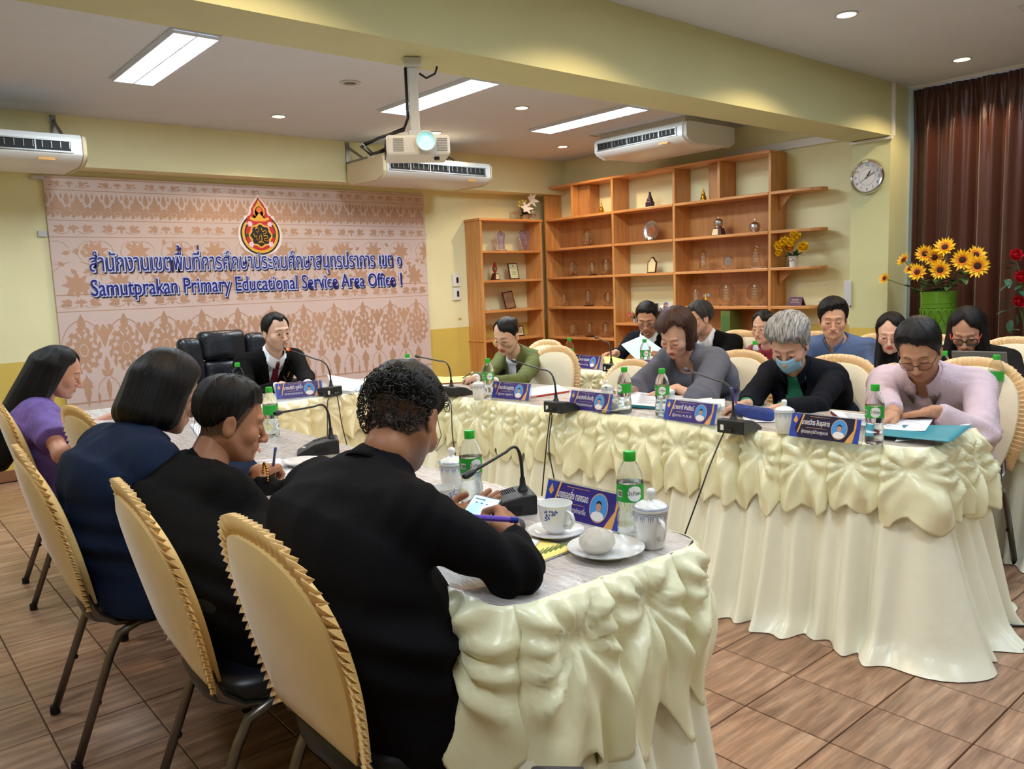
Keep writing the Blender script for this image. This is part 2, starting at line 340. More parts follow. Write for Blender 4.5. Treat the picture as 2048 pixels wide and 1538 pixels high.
# ------------------------------------------------------------------ air conditioners
ACW = mat('aircon_white', (228, 230, 228), .32)
def aircon(loc, rotz, lab, W=1.22, D=.65, Hh=.19, brackets=True):
    """local: width along x, front towards -y, top at z=0"""
    t = thing('air_conditioner', lab, 'air conditioner', loc, rotz, 'white ceiling hung air conditioners'); w2 = W/2
    prof = [(0, -.03), (.02, -.0), (.2, 0), (D, 0), (D, -Hh*.75), (D-.06, -Hh), (.12, -Hh-.005), (.03, -Hh*.86), (0, -Hh*.7)]
    b = MB(); n = len(prof)
    for xx in (-w2+.03, w2-.03): b.add([(xx, y, z) for y, z in prof], [])
    b.f += [tuple(range(n-1, -1, -1)), tuple(range(n, 2*n))]+[(i, (i+1) % n, n+(i+1) % n, n+i) for i in range(n)]; b.mi += [0]*(n+2)
    obj('body', b, ACW, t, 30, bevel=.006)
    for s in (-1, 1):
        b = MB(); xa, xb = s*(w2-.03), s*w2
        b.add([(xa, y, z) for y, z in prof]+[(xb, .02+y*.96, z*.94-.004) for y, z in prof], [tuple(range(n)) if s < 0 else tuple(range(n-1, -1, -1)), tuple(range(2*n-1, n-1, -1)) if s < 0 else tuple(range(n, 2*n))]+[((i, n+i, n+(i+1) % n, (i+1) % n) if s > 0 else (i, (i+1) % n, n+(i+1) % n, n+i)) for i in range(n)])
        obj('end_cap', b, PLC if brackets else ACW, t, 30, bevel=.008)
    obj('outlet', MB().bb(-w2+.06, w2-.1, -.004, .004, -Hh*.62, -Hh*.27), DRK, t)
    b = MB()
    for k in range(6): xx = -w2+.06+k*(W-.16)/5; b.bb(xx-.004, xx+.004, -.009, -.002, -Hh*.62, -Hh*.27)
    obj('outlet_frame', b.bb(-w2+.05, w2-.09, -.012, -.002, -Hh*.66, -Hh*.61).bb(-w2+.05, w2-.09, -.012, -.002, -Hh*.28, -Hh*.24), METAL, t)
    for k in range(20):
        xx = -w2+.09+k*(W-.2)/19; obj('vane', MB().bb(xx-.002, xx+.002, -.008, -.001, -Hh*.52, -Hh*.3), METAL, t)
    obj('badge', MB().bb(w2-.3, w2-.2, .012, .02, -Hh*.93, -Hh*.84), mat('amber_badge', (206, 150, 60), .4), t)
    if brackets:
        for s in (-1, 1):
            xx = s*(w2-.04); y1 = 6.85-loc[1]; b = MB()
            b.bb(xx-.02, xx+.02, y1-.012, y1, -.06, CEIL-loc[2]-.01); b.bb(xx-.02, xx+.02, .3, y1, .0, .03)
            b.tube([(xx, y1-.01, CEIL-loc[2]-.05), (xx, .42, .03)], .012, 4); obj('bracket', b, METAL, t)
    return t
aircon((4.42, 6.15, 2.52), 0, 'white air conditioner hung from wall brackets right of the crest, in the middle')
aircon((.84, 6.1, 2.47), 0, 'white air conditioner cut off by the left edge of the picture')
aircon((5.72, 4.92, 2.69), -PI/2, 'grey white ceiling air conditioner above the tall shelf unit', W=1.08, D=.72, Hh=.17, brackets=False)
t = bpy.data.objects['air_conditioner.002']
obj('ceiling_mount', MB().bb(-.5, .5, .05, .7, 0, CEIL-2.69-.001), mat('aircon_side', (206, 196, 178), .4), t)
b = MB().bb(6.645, XR-.0005, 3.14, 4.62, 2.46, 2.53); tag(obj('cable_trunking', b, PLW, bevel=.004), 'white cable trunking along the right wall below the beam', 'trunking')
b = MB().bb(XC-.02, XC-.0005, YM-.02, 3.15, 2.33, 2.352); b.bb(XC-.01, XC+.02, YM-.025, YM-.0005, 2.352, CEIL-.002)
tag(obj('cable_trunking', b, PLW, bevel=.003), 'thin white conduit running up the column beside the curtain', 'trunking')
# ------------------------------------------------------------------ projector
pr = thing('projector', 'white ceiling projector with glowing lens on a square pole under the beam', 'projector', (2.03, 3.0, 1.965), math.radians(-30))
b = MB().box((0, 0, 0), (.27, .23, .085)); obj('body', b, mat('projector_white', (222, 220, 214), .4), pr, bevel=.012)
obj('lens_ring', MB().lathe([(.028, .0), (.04, .02), (.043, .03), (.04, .034), (.03, .01), (.02, .002)], 24, M=Matrix.Rotation(PI/2, 4, 'X'), c=(.03, -.113, .012), caps=False), PLW, pr, 50)
obj('lens', MB().lathe([(0, .02), (.018, .014), (.03, .004)], 20, M=Matrix.Rotation(PI/2, 4, 'X'), c=(.03, -.113, .012), caps=False), mat('lens_glow', (120, 230, 240), .2, emit=(130, 232, 245), es=2.4), pr, 180)
for sx in (-.085, .1):
    b = MB()
    for k in range(8): b.bb(sx-.022, sx+.022, -.1175, -.114, -.025+k*.007, -.022+k*.007)
    obj('vent', b, mat('vent_grey', (150, 148, 142), .5), pr)
b = MB()
for k in range(5):
    for j in range(3): b.bb(-.1385, -.134, -.09+k*.037, -.065+k*.037, -.032+j*.022, -.016+j*.022)
obj('port', b, BLK, pr)
obj('foot', MB().lathe([(.012, -.055), (.012, -.042)], 12, c=(.08, -.06, 0)), BLK, pr)
b = MB().box((0, .04, .235), (.042, .042, .33)); b.box((0, .04, .37), (.075, .075, .04)); b.box((0, .04, .06), (.06, .06, .05))
obj('pole', b, mat('pole_white', (205, 205, 205), .4), pr, bevel=.003)
b = MB().tube([(-.135, .02, 0), (-.2, .03, -.015), (-.24, .05, .02), (-.16, .06, .06), (-.05, .045, .09), (-.03, .03, .14), (-.03, .03, .36)], .007, 8)
b.tube([(-.135, -.03, .0), (-.19, -.02, -.02), (-.23, .03, .03), (-.13, .06, .07), (-.05, .05, .1)], .005, 8)
b.tube([(.03, .04, .33), (.06, .04, .31), (.1, .04, .33), (.11, .04, .36)], .005, 6); obj('cable', b, BLK, pr, 180)
# ------------------------------------------------------------------ wall clock
def clock():
    t = thing('wall_clock', 'round chrome wall clock hanging on the column left of the curtain', 'clock', (XC, 3.005, 2.075), -PI/2)
    R = Matrix.Rotation(PI/2, 4, 'X')
    obj('rim', MB().lathe([(.112, .001), (.13, .006), (.132, .022), (.122, .034), (.112, .03)], 48, M=R, caps=False), CHROME, t, 60)
    obj('face', MB().lathe([(0, .02), (.114, .02), (.114, .001)], 48, M=R), mat('clock_face', (214, 214, 218), .4), t)
    T = mat('clock_ink', (40, 40, 46), .5)
    for h in range(1, 13):
        a = PI/2-h*PI/6; ox = {1: 0, 2: 0}.get(h, 0)
        text_obj('numeral', str(h), .03, T, Matrix.Translation((.09*math.cos(a), -.0206, .09*math.sin(a)-.011)) @ R, t, align='CENTER')
    b = MB().tube([(.062*math.cos(2*PI*k/40), -.0205, .062*math.sin(2*PI*k/40)) for k in range(40)], .0008, 4, closed=True); obj('inner_ring', b, T, t)
    def hand(ang, L, wd, nm):
        a = PI/2-math.radians(ang); c, s = math.cos(a), math.sin(a)
        b = MB().tube([(-.015*c, -.024, -.015*s), (0, -.024, 0), (L*.6*c, -.024, L*.6*s), (L*c, -.024, L*s)], [wd, wd*1.3, wd*1.6, wd*.3], 6, flat=.3); obj(nm, b, T, t)
    hand(32, .058, .0035, 'hour_hand'); hand(62, .075, .0026, 'minute_hand'); hand(238, .085, .0008, 'second_hand')
    obj('hub', MB().ball((0, -.024, 0), .006), CHROME, t, 180)
clock()
# ------------------------------------------------------------------ small wall items
t = thing('light_switch', 'white two gang thermostat panel on the wall left of the small shelf', 'thermostat', (5.245, YB, 1.35))
for k, z in enumerate((.075, -.075)):
    obj('plate', MB().bb(-.05, .05, -.022, 0, z-.068, z+.068), PLW, t, bevel=.004); obj('display', MB().bb(-.004, .024, -.0245, -.02, z-.03, z+.03), BLK, t)
t = thing('light_switch', 'tall grey switch strip on the right wall behind the man in blue', 'switch', (XC, 3.15, 1.19)); obj('plate', MB().bb(-.02, -.0005, -.03, .03, -.1, .1), FRM, t, bevel=.003)
tag(obj('wall_sticker', MB().bb(-.02, .02, -.003, -.0005, -.012, .012), mat('tan_sticker', (196, 168, 90), .5), loc=(5.28, YB, 1.0)), 'tiny tan sticker on the wall just above the dark yellow dado', 'sticker')
# ------------------------------------------------------------------ curtain
def curtain():
    t = thing('curtain', 'floor length brown satin curtain pinch pleated beside the column', 'curtain', (6.46, 0, 0))
    CUR = mat('curtain_satin', (74, 40, 30), .3, bump=.12, bscale=300, sheen=.3, aniso=.5, stretch=(1, 1, .05))
    y0, y1 = 2.81, -.5
    def off(s, z):
        a = .045*math.sin(s*34+.7*math.sin(s*9))+.02*math.sin(s*71+1.3)+.018*math.sin(s*15+z*.8)
        k = 1 if z < 2.35 else max(.25, 1-(z-2.35)*2.2)
        if z > 2.35: a = a*k+.01*math.sin(s*150)*(z-2.35)/.38
        return a
    b = MB().grid(lambda u, v: (off(u*3.31, .02+v*2.69)+.004*math.sin(40*u), y0+(y1-y0)*u, .02+v*2.69), 420, 40)
    o = obj('drape', b, CUR, t, 180); sm = o.modifiers.new('solid', 'SOLIDIFY'); sm.thickness = .003
    for k in range(16):
        y = y0-.12-k*.21; obj('pinch', MB().tube([(-.055, y, 2.7), (-.062, y, 2.58), (-.06, y+.004, 2.5), (-.03, y, 2.36)], [.012, .01, .008, .003], 6), CUR, t, 180)
    obj('rail', MB().bb(-.02, .02, y1, y0, 2.715, CEIL-.001), PLW, t)
curtain()
# ------------------------------------------------------------------ banner with printed ornament
BX0, BX1, BZ0, BZ1 = 1.352, 4.858, .475, 2.327; BY = YB-.03
ban = thing('banner', 'wide printed fabric banner with crest and office name on the back wall', 'banner', (BX0, BY, BZ0))
BW, BH = BX1-BX0, BZ1-BZ0
obj('panel', MB().bb(0, BW, 0, .028, 0, BH), mat('banner_cloth', (212, 190, 184), .42, var=.06, vscale=1.2), ban)
_lay = [0]
def nlay(): _lay[0] = (_lay[0]+1) % 67; return .0004+_lay[0]*2.5e-5
def leaf(b, x, z, ang, L, wd, lay=.0006, n=4, mi=0, curl=0):
    lay = nlay()
    """flat printed leaf as a fan outline"""
    up = []; dn = []
    for i in range(n+1):
        t_ = i/n; wdt = wd*math.sin(PI*min(1, t_**.75))*.5; a = ang+curl*t_
        cx = L*t_*math.cos(ang+curl*t_*.5); cz = L*t_*math.sin(ang+curl*t_*.5)
        up.append((x+cx-wdt*math.sin(a), z+cz+wdt*math.cos(a))); dn.append((x+cx+wdt*math.sin(a), z+cz-wdt*math.cos(a)))
    p = up+dn[-2:0:-1]; b.add([(u, -lay, v) for u, v in p], [tuple(range(len(p)))], mi)
def arc(b, x, z, r, a0, a1, wd, lay=.0005, n=10, rx=1, mi=0):
    lay = .0024 if mi else nlay()
    for i in range(n):
        p, q = a0+(a1-a0)*i/n, a0+(a1-a0)*(i+1)/n
        b.add([(x+rx*r*math.cos(p), -lay, z+r*math.sin(p)), (x+rx*(r+wd)*math.cos(p), -lay, z+(r+wd)*math.sin(p)), (x+rx*(r+wd)*math.cos(q), -lay, z+(r+wd)*math.sin(q)), (x+rx*r*math.cos(q), -lay, z+r*math.sin(q))], [(0, 1, 2, 3)], mi)
def inb(f): return f
D = PI/180
def scroll_band(b, z0, h, per):
    n = int(BW/per)+1; zc = z0+h/2
    for k in range(n):
        x = (k+.5)*BW/n; w_ = BW/n
        for s in (-1, 1):
            arc(b, x+s*w_*.24, zc-h*.02, h*.3, (200 if s > 0 else -20)*D, (345 if s > 0 else -165)*D, .006, rx=1.25)
            for a, L in ((20, .5), (55, .42), (-15, .45), (-50, .36)): leaf(b, x+s*w_*.2, zc, (a if s > 0 else 180-a)*D, h*L, h*.26, curl=.4*s)
            leaf(b, x+s*w_*.4, zc+h*.25, (200 if s > 0 else -20)*D, h*.4, h*.2)
            leaf(b, x+s*w_*.42, zc-h*.2, (150 if s > 0 else 30)*D, h*.35, h*.2)
        for a in (90, 55, 125, 20, 160, -90): leaf(b, x, zc, a*D, h*.36, h*.16)
def flame(b, x, z, h, w_):
    leaf(b, x, z, 90*D, h, w_*.45, n=5)
    for s in (-1, 1):
        for k in range(4): leaf(b, x+s*w_*.1, z+h*(.08+.13*k), (90-s*(48-8*k))*D, h*(.3-.03*k), w_*.22, lay=.0007)
    arc(b, x, z+h*.18, w_*.16, 0, 2*PI, .004, lay=.0011, mi=1)
lines = [.915, .72, .625, .375, .27]
pb = MB()
for f in lines+[.985, .02]: pb.add([(0, -.0005, BH*f), (BW, -.0005, BH*f), (BW, -.0005, BH*f+.009), (0, -.0005, BH*f+.009)], [(0, 1, 2, 3)])
# the lower bands in the photograph: big medallions from .27 down; seen fractions of the panel height
scroll_band(pb, BH*.925, BH*.055, .38)
n = 24
for k in range(n):
    x = (k+.5)*BW/n; flame(pb, x, BH*.745, BH*.15, BW/n); 
    for s in (-.5,): leaf(pb, x+s*BW/n, BH*.82, 90*D, BH*.085, .04); leaf(pb, x+s*BW/n, BH*.815, -90*D, BH*.03, .03); leaf(pb, x+s*BW/n, BH*.745, 90*D, BH*.06, .05)
    for s in (-.25, .25): leaf(pb, x+s*BW/n, BH*.86, 90*D, BH*.04, .018); leaf(pb, x+s*BW/n, BH*.735, 80*D, BH*.04, .03); arc(pb, x+s*BW/n, BH*.79, .018, -80*D, 100*D, .004, n=6)
scroll_band(pb, BH*.635, BH*.075, .36)
rr = random.Random(3)
for k in range(11):                                                # lattice behind the lettering
    x = (k+.5)*BW/11
    for s in (-1, 1): arc(pb, x, BH*.42, BH*.1, (90-s*80)*D, (90-s*10)*D, .005); arc(pb, x+s*.12, BH*.56, BH*.05, 0, 2*PI*.8, .004)
    for a in range(0, 360, 45): leaf(pb, x, BH*.42, a*D, BH*.06, .045); leaf(pb, x+BW/22, BH*.56, (a+20)*D, BH*.055, .04)
    for q in range(14): leaf(pb, x+rr.uniform(-.15, .15), BH*rr.uniform(.385, .6), rr.uniform(0, 6.28), .055, .034, curl=rr.uniform(-1, 1))
scroll_band(pb, BH*.28, BH*.085, .36)
n = 11
for k in range(n+1):                                               # big medallions and hanging pendants
    w_ = BW/n; x = (k+.5)*w_
    if k < n:
        arc(pb, x, BH*.145, BH*.1, 20*D, 160*D, .006, rx=.9); zc = BH*.165
        for a in range(0, 360, 30): leaf(pb, x, zc, a*D, .085 if a % 60 else .1, .042)
        arc(pb, x, zc, .028, 0, 2*PI, .006, lay=.0012, mi=1)
        for rrr, m_ in ((.115, 12),):
            for q in range(m_): a = 2*PI*q/m_; leaf(pb, x+rrr*math.cos(a)*.95, zc+rrr*math.sin(a)*.8, a+1.2, .05, .03); leaf(pb, x+rrr*math.cos(a+.2)*.85, zc+rrr*math.sin(a+.2)*.7, a-1.3, .045, .026)
        leaf(pb, x, BH*.215, 90*D, .09, .06); leaf(pb, x, BH*.1, -90*D, .17, .05); 
        for s in (-1, 1): leaf(pb, x, BH*.09, (-90+s*35)*D, .07, .03); leaf(pb, x, BH*.07, (-90+s*25)*D, .06, .024); leaf(pb, x, BH*.055, (90+s*40)*D, .06, .025)
    xq = k*w_
    if 0 < k < n:
        leaf(pb, xq, BH*.235, -90*D, .12, .07); leaf(pb, xq, BH*.1, 90*D, .09, .045); leaf(pb, xq, BH*.085, -90*D, .12, .04)
        for s in (-1, 1):
            arc(pb, xq, BH*.04, .085, (90-s*10)*D, (90-s*75)*D, .005, n=6); leaf(pb, xq+s*.08, BH*.05, -90*D, .07, .022)
            leaf(pb, xq, BH*.2, (90+s*60)*D, .09, .03); leaf(pb, xq, BH*.09, (90+s*50)*D, .06, .03); leaf(pb, xq+s*.03, BH*.23, (s*70-90)*D, .05, .03)
# in the photo the medallion field is far taller; stretch the scheme vertically so bands fall where they do
def zmap(z):
    f = z/BH; xs = [0, .27, .375, .625, .72, .915, 1.0]; ys = [0, .43, .50, .745, .815, .94, 1.0]
    return float(np.interp(f, xs, ys))*BH
pb.v = [(min(max(x, .001), BW-.001), y, zmap(z)) for x, y, z in pb.v]
obj('ornament', pb, [mat('ornament_print', (190, 150, 124), .45, var=.1, vscale=2), mat('ornament_pale', (214, 190, 178), .45)], ban)
# lettering: dark navy shadow, pale outline, blue face
FACE = mat('letter_blue', (28, 26, 128), .4); HALO = mat('letter_halo', (204, 212, 248), .4); SHAD = mat('letter_shadow', (22, 24, 62), .5)
RX = Matrix.Rotation(PI/2, 4, 'X')
def pt(x, y): p = ony(x, y, BY); return (p[0]-BX0, p[2]-BZ0)
def letter(s, x0, x1, z, size, off):
    for nm, m_, ex, o_, dx, dy, dz in (('letter_shadow', SHAD, .001, .007, .011, -.003, -.014), ('letter_halo', HALO, .0012, .0095, 0, -.006, 0), ('letter_face', FACE, .001, off, 0, -.009, 0)):
        text_obj(nm, s, size, m_, Matrix.Translation((x0+dx, dy, z+dz)) @ RX, ban, ext=ex, offset=o_, width=x1-x0)
a = pt(180, 543); c = pt(803, 533)
letter('สำนักงานเขตพื้นที่การศึกษาประถมศึกษาสมุทรปราการ เขต ๑', a[0], c[0], a[1], .2, 0)
a = pt(183, 592); c = pt(803, 572)
letter('Samutprakan Primary Educational Service Area Office 1', a[0], c[0], a[1], .185, .0012)
# crest
def crest():
    a = pt(523, 505); tp_ = pt(521, 392); cx, z0 = a[0], a[1]; Hc = tp_[1]-a[1]; S = Hc/1.2
    RED = mat('crest_red', (196, 34, 44), .4); GOLD = mat('crest_gold', (232, 176, 60), .4); CB = mat('crest_black', (34, 26, 24), .4); GRN = mat('crest_green', (40, 70, 44), .4); PNK = mat('crest_pink', (236, 206, 226), .4); HAL = mat('crest_halo', (238, 226, 228), .5); OR = mat('crest_orange', (226, 120, 60), .4)
    f = lambda u, v, w=0: (cx+u*S*.5/.5, -w, z0+v*S)
    def poly(nm, pts, m_, lay): obj(nm, MB().prism(pts, lambda u, v, w: (cx+u*S, -lay-w, z0+v*S), .001), m_, ban)
    def circ(r, n=36, c=(0, .36), k=0, amp=0): return [(c[0]+(r+amp*math.cos(k*t))*math.cos(t), c[1]+(r+amp*math.cos(k*t))*math.sin(t)) for t in [2*PI*i/n for i in range(n)]]
    prof = [(.0, 1.2), (.03, 1.13), (.13, 1.02), (.16, .95), (.19, .94), (.2, .84), (.24, .77), (.3, .76), (.315, .68), (.37, .62), (.43, .5), (.45, .36), (.42, .2), (.33, .08), (.18, .0), (0, -.03)]
    out = prof+[(-x, y) for x, y in prof[-2:0:-1]]
    poly('crest_halo', [(x*1.1, (y-.55)*1.07+.55) for x, y in out], HAL, .004)
    poly('crest_border', circ(.44, c=(0, .39)), CB, .0055); poly('crest_ring', circ(.405, c=(0, .39)), GOLD, .0068); poly('crest_ring', circ(.35, c=(0, .4)), CB, .008)
    poly('crest_shield', [(x*.86, y*.95+.05) for x, y in out if y > .5]+[(-.3, .25), (0, .12), (.3, .25)][::-1], RED, .0092)
    poly('crest_field', circ(.33, c=(0, .38)), RED, .0104)
    poly('crest_ring', circ(.255, n=64, k=8, amp=.012), GOLD, .0116); poly('crest_disc', circ(.215, n=64, k=8, amp=.018), CB, .0128)
    poly('crest_crown', [(-.22, .70), (-.2, .76), (-.1, .72), (0, .84), (.1, .72), (.2, .76), (.22, .70), (.12, .66), (-.12, .66)], GOLD, .0116)
    poly('crest_flame', [(0, 1.13), (.06, 1.0), (.12, .93), (.13, .82), (.08, .76), (.1, .86), (.06, .95), (0, .98), (-.06, .95), (-.1, .86), (-.08, .76), (-.13, .82), (-.12, .93), (-.06, 1.0)], GOLD, .0116)
    poly('crest_sun', circ(.06, c=(0, .9)), OR, .0116)
    for sx in (-1, 1):
        for sy, zz in ((1, .6), (-1, .17)): poly('crest_lotus', circ(.055, n=24, c=(sx*.22, zz), k=6, amp=.012), PNK, .0122)
        poly('crest_leaf', circ(.04, n=12, c=(sx*.3, .36)), GRN, .0122)
    b = MB(); q = lambda pts: [(cx+x*S, -.0148, z0+y*S) for x, y in pts]
    for P_ in ([(-.12, .5), (-.08, .53), (-.03, .5), (-.05, .45), (-.1, .44), (-.06, .4)], [(.02, .52), (.04, .44), (.1, .47), (.14, .44), (.1, .4), (.04, .4)], [(-.16, .4), (-.14, .33), (-.09, .36), (-.1, .27), (-.05, .25), (-.03, .36)], [(0, .38), (.02, .3), (0, .2)], [(.06, .36), (.14, .36), (.15, .3), (.08, .3), (.07, .26), (.14, .24), (.16, .27)], [(-.06, .21), (0, .24), (.06, .2)]):
        b.tube(q(P_), .0085, 6, flat=.3)
    obj('crest_cipher', b, GOLD, ban, 180)
crest()
for (x, y) in ((84, 468), (846, 472)):
    p = ony(x, y, YB); tag(obj('banner_clip', MB().bb(-.03, .03, -.02, -.0005, -.022, .022), FRM, loc=(p[0], YB, p[2])), 'small grey clip on the wall at the %s edge of the banner' % ('left' if x < 400 else 'right'), 'clip')
tag(obj('wall_fitting', MB().tube([(0, 0, 0), (.09, 0, .0)], .018, 10), FRM, None, 60, loc=(1.27, YB-.02, 2.31)), 'grey pipe end at the upper left corner of the banner', 'pipe')
# ------------------------------------------------------------------ shelf units
def wood(name, a, b_, ax):
    m = bpy.data.materials.new(name); m.use_nodes = True; nt = m.node_tree; N = nt.nodes; L = nt.links; bs = N['Principled BSDF']
    g = N.new('ShaderNodeTexCoord'); mp = N.new('ShaderNodeMapping'); mp.inputs['Scale'].default_value = ax; L.new(g.outputs['Object'], mp.inputs[0])
    n = N.new('ShaderNodeTexNoise'); n.inputs['Scale'].default_value = 3; n.inputs['Detail'].default_value = 8; n.inputs['Distortion'].default_value = .8; L.new(mp.outputs[0], n.inputs[0])
    cr = N.new('ShaderNodeValToRGB'); cr.color_ramp.elements[0].position = .3; cr.color_ramp.elements[0].color = srgb(*a); cr.color_ramp.elements[1].position = .7; cr.color_ramp.elements[1].color = srgb(*b_)
    L.new(n.outputs[0], cr.inputs[0]); L.new(cr.outputs[0], bs.inputs['Base Color']); bs.inputs['Roughness'].default_value = .38; bs.inputs['Coat Weight'].default_value = .25; bs.inputs['Coat Roughness'].default_value = .2
    return m
WV = wood('pine_upright', (192, 128, 66), (220, 160, 94), (9, 9, .7)); WH = wood('pine_shelf', (196, 126, 66), (226, 162, 98), (5, .7, 9)); WB = wood('plywood_back', (164, 108, 58), (190, 134, 80), (4, 4, .6))
SX0, SX1 = 6.42, 6.675
shelf = thing('display_shelf', 'tall honey coloured wooden display shelf covering the right wall', 'shelf', (SX0, 0, 0))
YS = [6.93, 5.88, 5.07, 4.01]; TH = .028                        # uprights, left to right in the picture
def bbl(b, x0, x1, y0, y1, z0, z1): b.bb(x0-SX0, x1-SX0, y0, y1, z0, z1)
def spart(nm, x0, x1, y0, y1, z0, z1, m_, bev=.004): b = MB(); bbl(b, x0, x1, y0, y1, z0, z1); return obj(nm, b, m_, shelf, bevel=bev)
ZT = 2.42; ZR = [2.085, 1.745, 1.42, 1.08, .735, .40, .06]
for y in YS: spart('upright', SX0, SX1, y-TH/2, y+TH/2, 0, ZT, WV)
for k in range(3):
    y1, y0 = YS[k]-TH/2, YS[k+1]+TH/2
    spart('top_board', SX0-.004, SX1, y0-TH/2, y1+TH/2, ZT, ZT+.026, WH)
    zr = ZR if k != 1 else [2.085, 1.745, 1.42, .905, .45, .06]
    for z in zr: spart('shelf_board', SX0-.004, SX1, y0, y1, z-.026, z, WH)
    if k != 1: spart('back_panel', SX1-.008, SX1, y0, y1, .05, ZR[0]-.03, WB, 0)
    else: spart('back_panel', SX1-.008, SX1, y0, y1, .05, 1.0, WB, 0); spart('back_panel', SX1-.008, SX1, y0, y1, 1.745, 2.06, WB, 0)
spart('divider', SX0, SX1, 6.47, 6.47+TH, ZR[0], ZT, WV); spart('divider', SX0, SX1, 4.53, 4.53+TH, ZR[0], ZT, WV)
spart('divider', SX0+.09, SX1, 6.3, 6.47, ZR[0], ZT, WB); spart('divider', SX0+.09, SX1, 4.56, 4.72, ZR[0], ZT, WB)
for z in ZR[:4]:                                                  # rounded end shelves on the near side
    pts = [(0, 0)]+[(0, -.2), (.03, -.36), (.08, -.43), (.14, -.46), (.2, -.43), (.245, -.36), (SX1-SX0, -.2), (SX1-SX0, 0)]
    b = MB().prism([(x, 4.0+y) for x, y in pts], lambda u, v, w: (u, v, z-.026+w), .026); obj('end_shelf', b, WH, shelf, bevel=.004)
    obj('end_bracket', MB().prism([(0, 0), (-.12, 0), (0, -.13)], lambda u, v, w: (.12+w, 3.99+u, z-.027+v), .02), WV, shelf)
sm = thing('display_shelf', 'narrow wooden display shelf standing against the back wall right of the banner', 'shelf', (0, 6.85, 0))
def smp(nm, x0, x1, y0, y1, z0, z1, m_, bev=.004): return obj(nm, MB().bb(x0, x1, y0-6.85, y1-6.85, z0, z1), m_, sm, bevel=bev)
AX0, AX1 = 5.40, 6.30; AY0 = 6.86
WHx = wood('pine_shelf_cross', (196, 126, 66), (226, 162, 98), (.7, 5, 9))
for x in (AX0, AX1-TH): smp('upright', x, x+TH, AY0, YB-.002, 0, 2.05, WV)
smp('top_board', AX0-.01, AX1+.01, AY0-.01, YB-.002, 2.05, 2.076, WHx)
for z in (1.73, 1.41, 1.08, .76, .42, .06): smp('shelf_board', AX0+TH, AX1-TH, AY0-.004, YB-.002, z-.026, z, WHx)
smp('back_panel', AX0+TH, AX1-TH, YB-.01, YB-.002, .05, .74, WB, 0)
smp('side_rail', AX0-.012, AX0, AY0, YB-.002, .742, .76, WHx)
# ------------------------------------------------------------------ tables with swagged skirts
def satin(name, col, rough=.26):
    m = mat(name, col, rough, bump=.3, bscale=16, sheen=.1, spec=.65, aniso=.4, var=.0); return m
SATIN = satin('satin_cream', (244, 241, 222)); SATIN2 = satin('satin_cream_swag', (244, 240, 204), .27); SATIN_OLD = satin('satin_ivory', (248, 236, 200), .3)
def cloth_top(name, col, streak):
    m = bpy.data.materials.new(name); m.use_nodes = True; nt = m.node_tree; N = nt.nodes; L = nt.links; bs = N['Principled BSDF']
    g = N.new('ShaderNodeTexCoord'); mp = N.new('ShaderNodeMapping'); mp.inputs['Scale'].default_value = (14, 1.6, 1); mp.inputs['Rotation'].default_value = (0, 0, .35); L.new(g.outputs['Object'], mp.inputs[0])
    n = N.new('ShaderNodeTexNoise'); n.inputs['Scale'].default_value = 2.2; n.inputs['Detail'].default_value = 4; n.inputs['Distortion'].default_value = 1.2; L.new(mp.outputs[0], n.inputs[0])
    cr = N.new('ShaderNodeValToRGB'); cr.color_ramp.elements[0].position = .35; cr.color_ramp.elements[0].color = srgb(*streak); cr.color_ramp.elements[1].position = .55; cr.color_ramp.elements[1].color = srgb(*col)
    L.new(n.outputs[0], cr.inputs[0]); L.new(cr.outputs[0], bs.inputs['Base Color']); bs.inputs['Roughness'].default_value = .55
    # clear plastic sheet: wrinkled gloss coat
    n2 = N.new('ShaderNodeTexNoise'); n2.inputs['Scale'].default_value = 7; n2.inputs['Detail'].default_value = 3; n2.inputs['Distortion'].default_value = 2.5; mp2 = N.new('ShaderNodeMapping'); mp2.inputs['Scale'].default_value = (6, 1.4, 1); mp2.inputs['Rotation'].default_value = (0, 0, -.5)
    L.new(g.outputs['Object'], mp2.inputs[0]); L.new(mp2.outputs[0], n2.inputs[0])
    bp = N.new('ShaderNodeBump'); bp.inputs['Strength'].default_value = .7; bp.inputs['Distance'].default_value = .012; L.new(n2.outputs[0], bp.inputs['Height'])
    bs.inputs['Coat Weight'].default_value = 1; bs.inputs['Coat Roughness'].default_value = .07; L.new(bp.outputs[0], bs.inputs['Coat Normal']); return m
TOPG = cloth_top('tabletop_grey', (214, 204, 192), (178, 164, 150)); TOPP = cloth_top('tabletop_taupe', (206, 198, 194), (188, 178, 174)); TOPW = cloth_top('tabletop_white', (216, 218, 216), (188, 190, 190))
TZ = .75
def path_pts(corners, rad):
    """rounded open/closed polyline -> dense list of (x,y,nx,ny,s); corners given clockwise seen from above so normals point out"""
    P = [Vector((a, b_)) for a, b_ in corners]; out = []; n = len(P)
    for i in range(n):
        a, p, b_ = P[i-1], P[i], P[(i+1) % n]; d0 = (p-a).normalized(); d1 = (b_-p).normalized()
        for k in range(9):
            t = k/8; q = (p-d0*rad)*(1-t)**2+p*2*t*(1-t)+(p+d1*rad)*t*t; out.append(q)
    # resample
    L = [0]; 
    for i in range(len(out)): L.append(L[-1]+(out[(i+1) % len(out)]-out[i]).length)
    return out, L
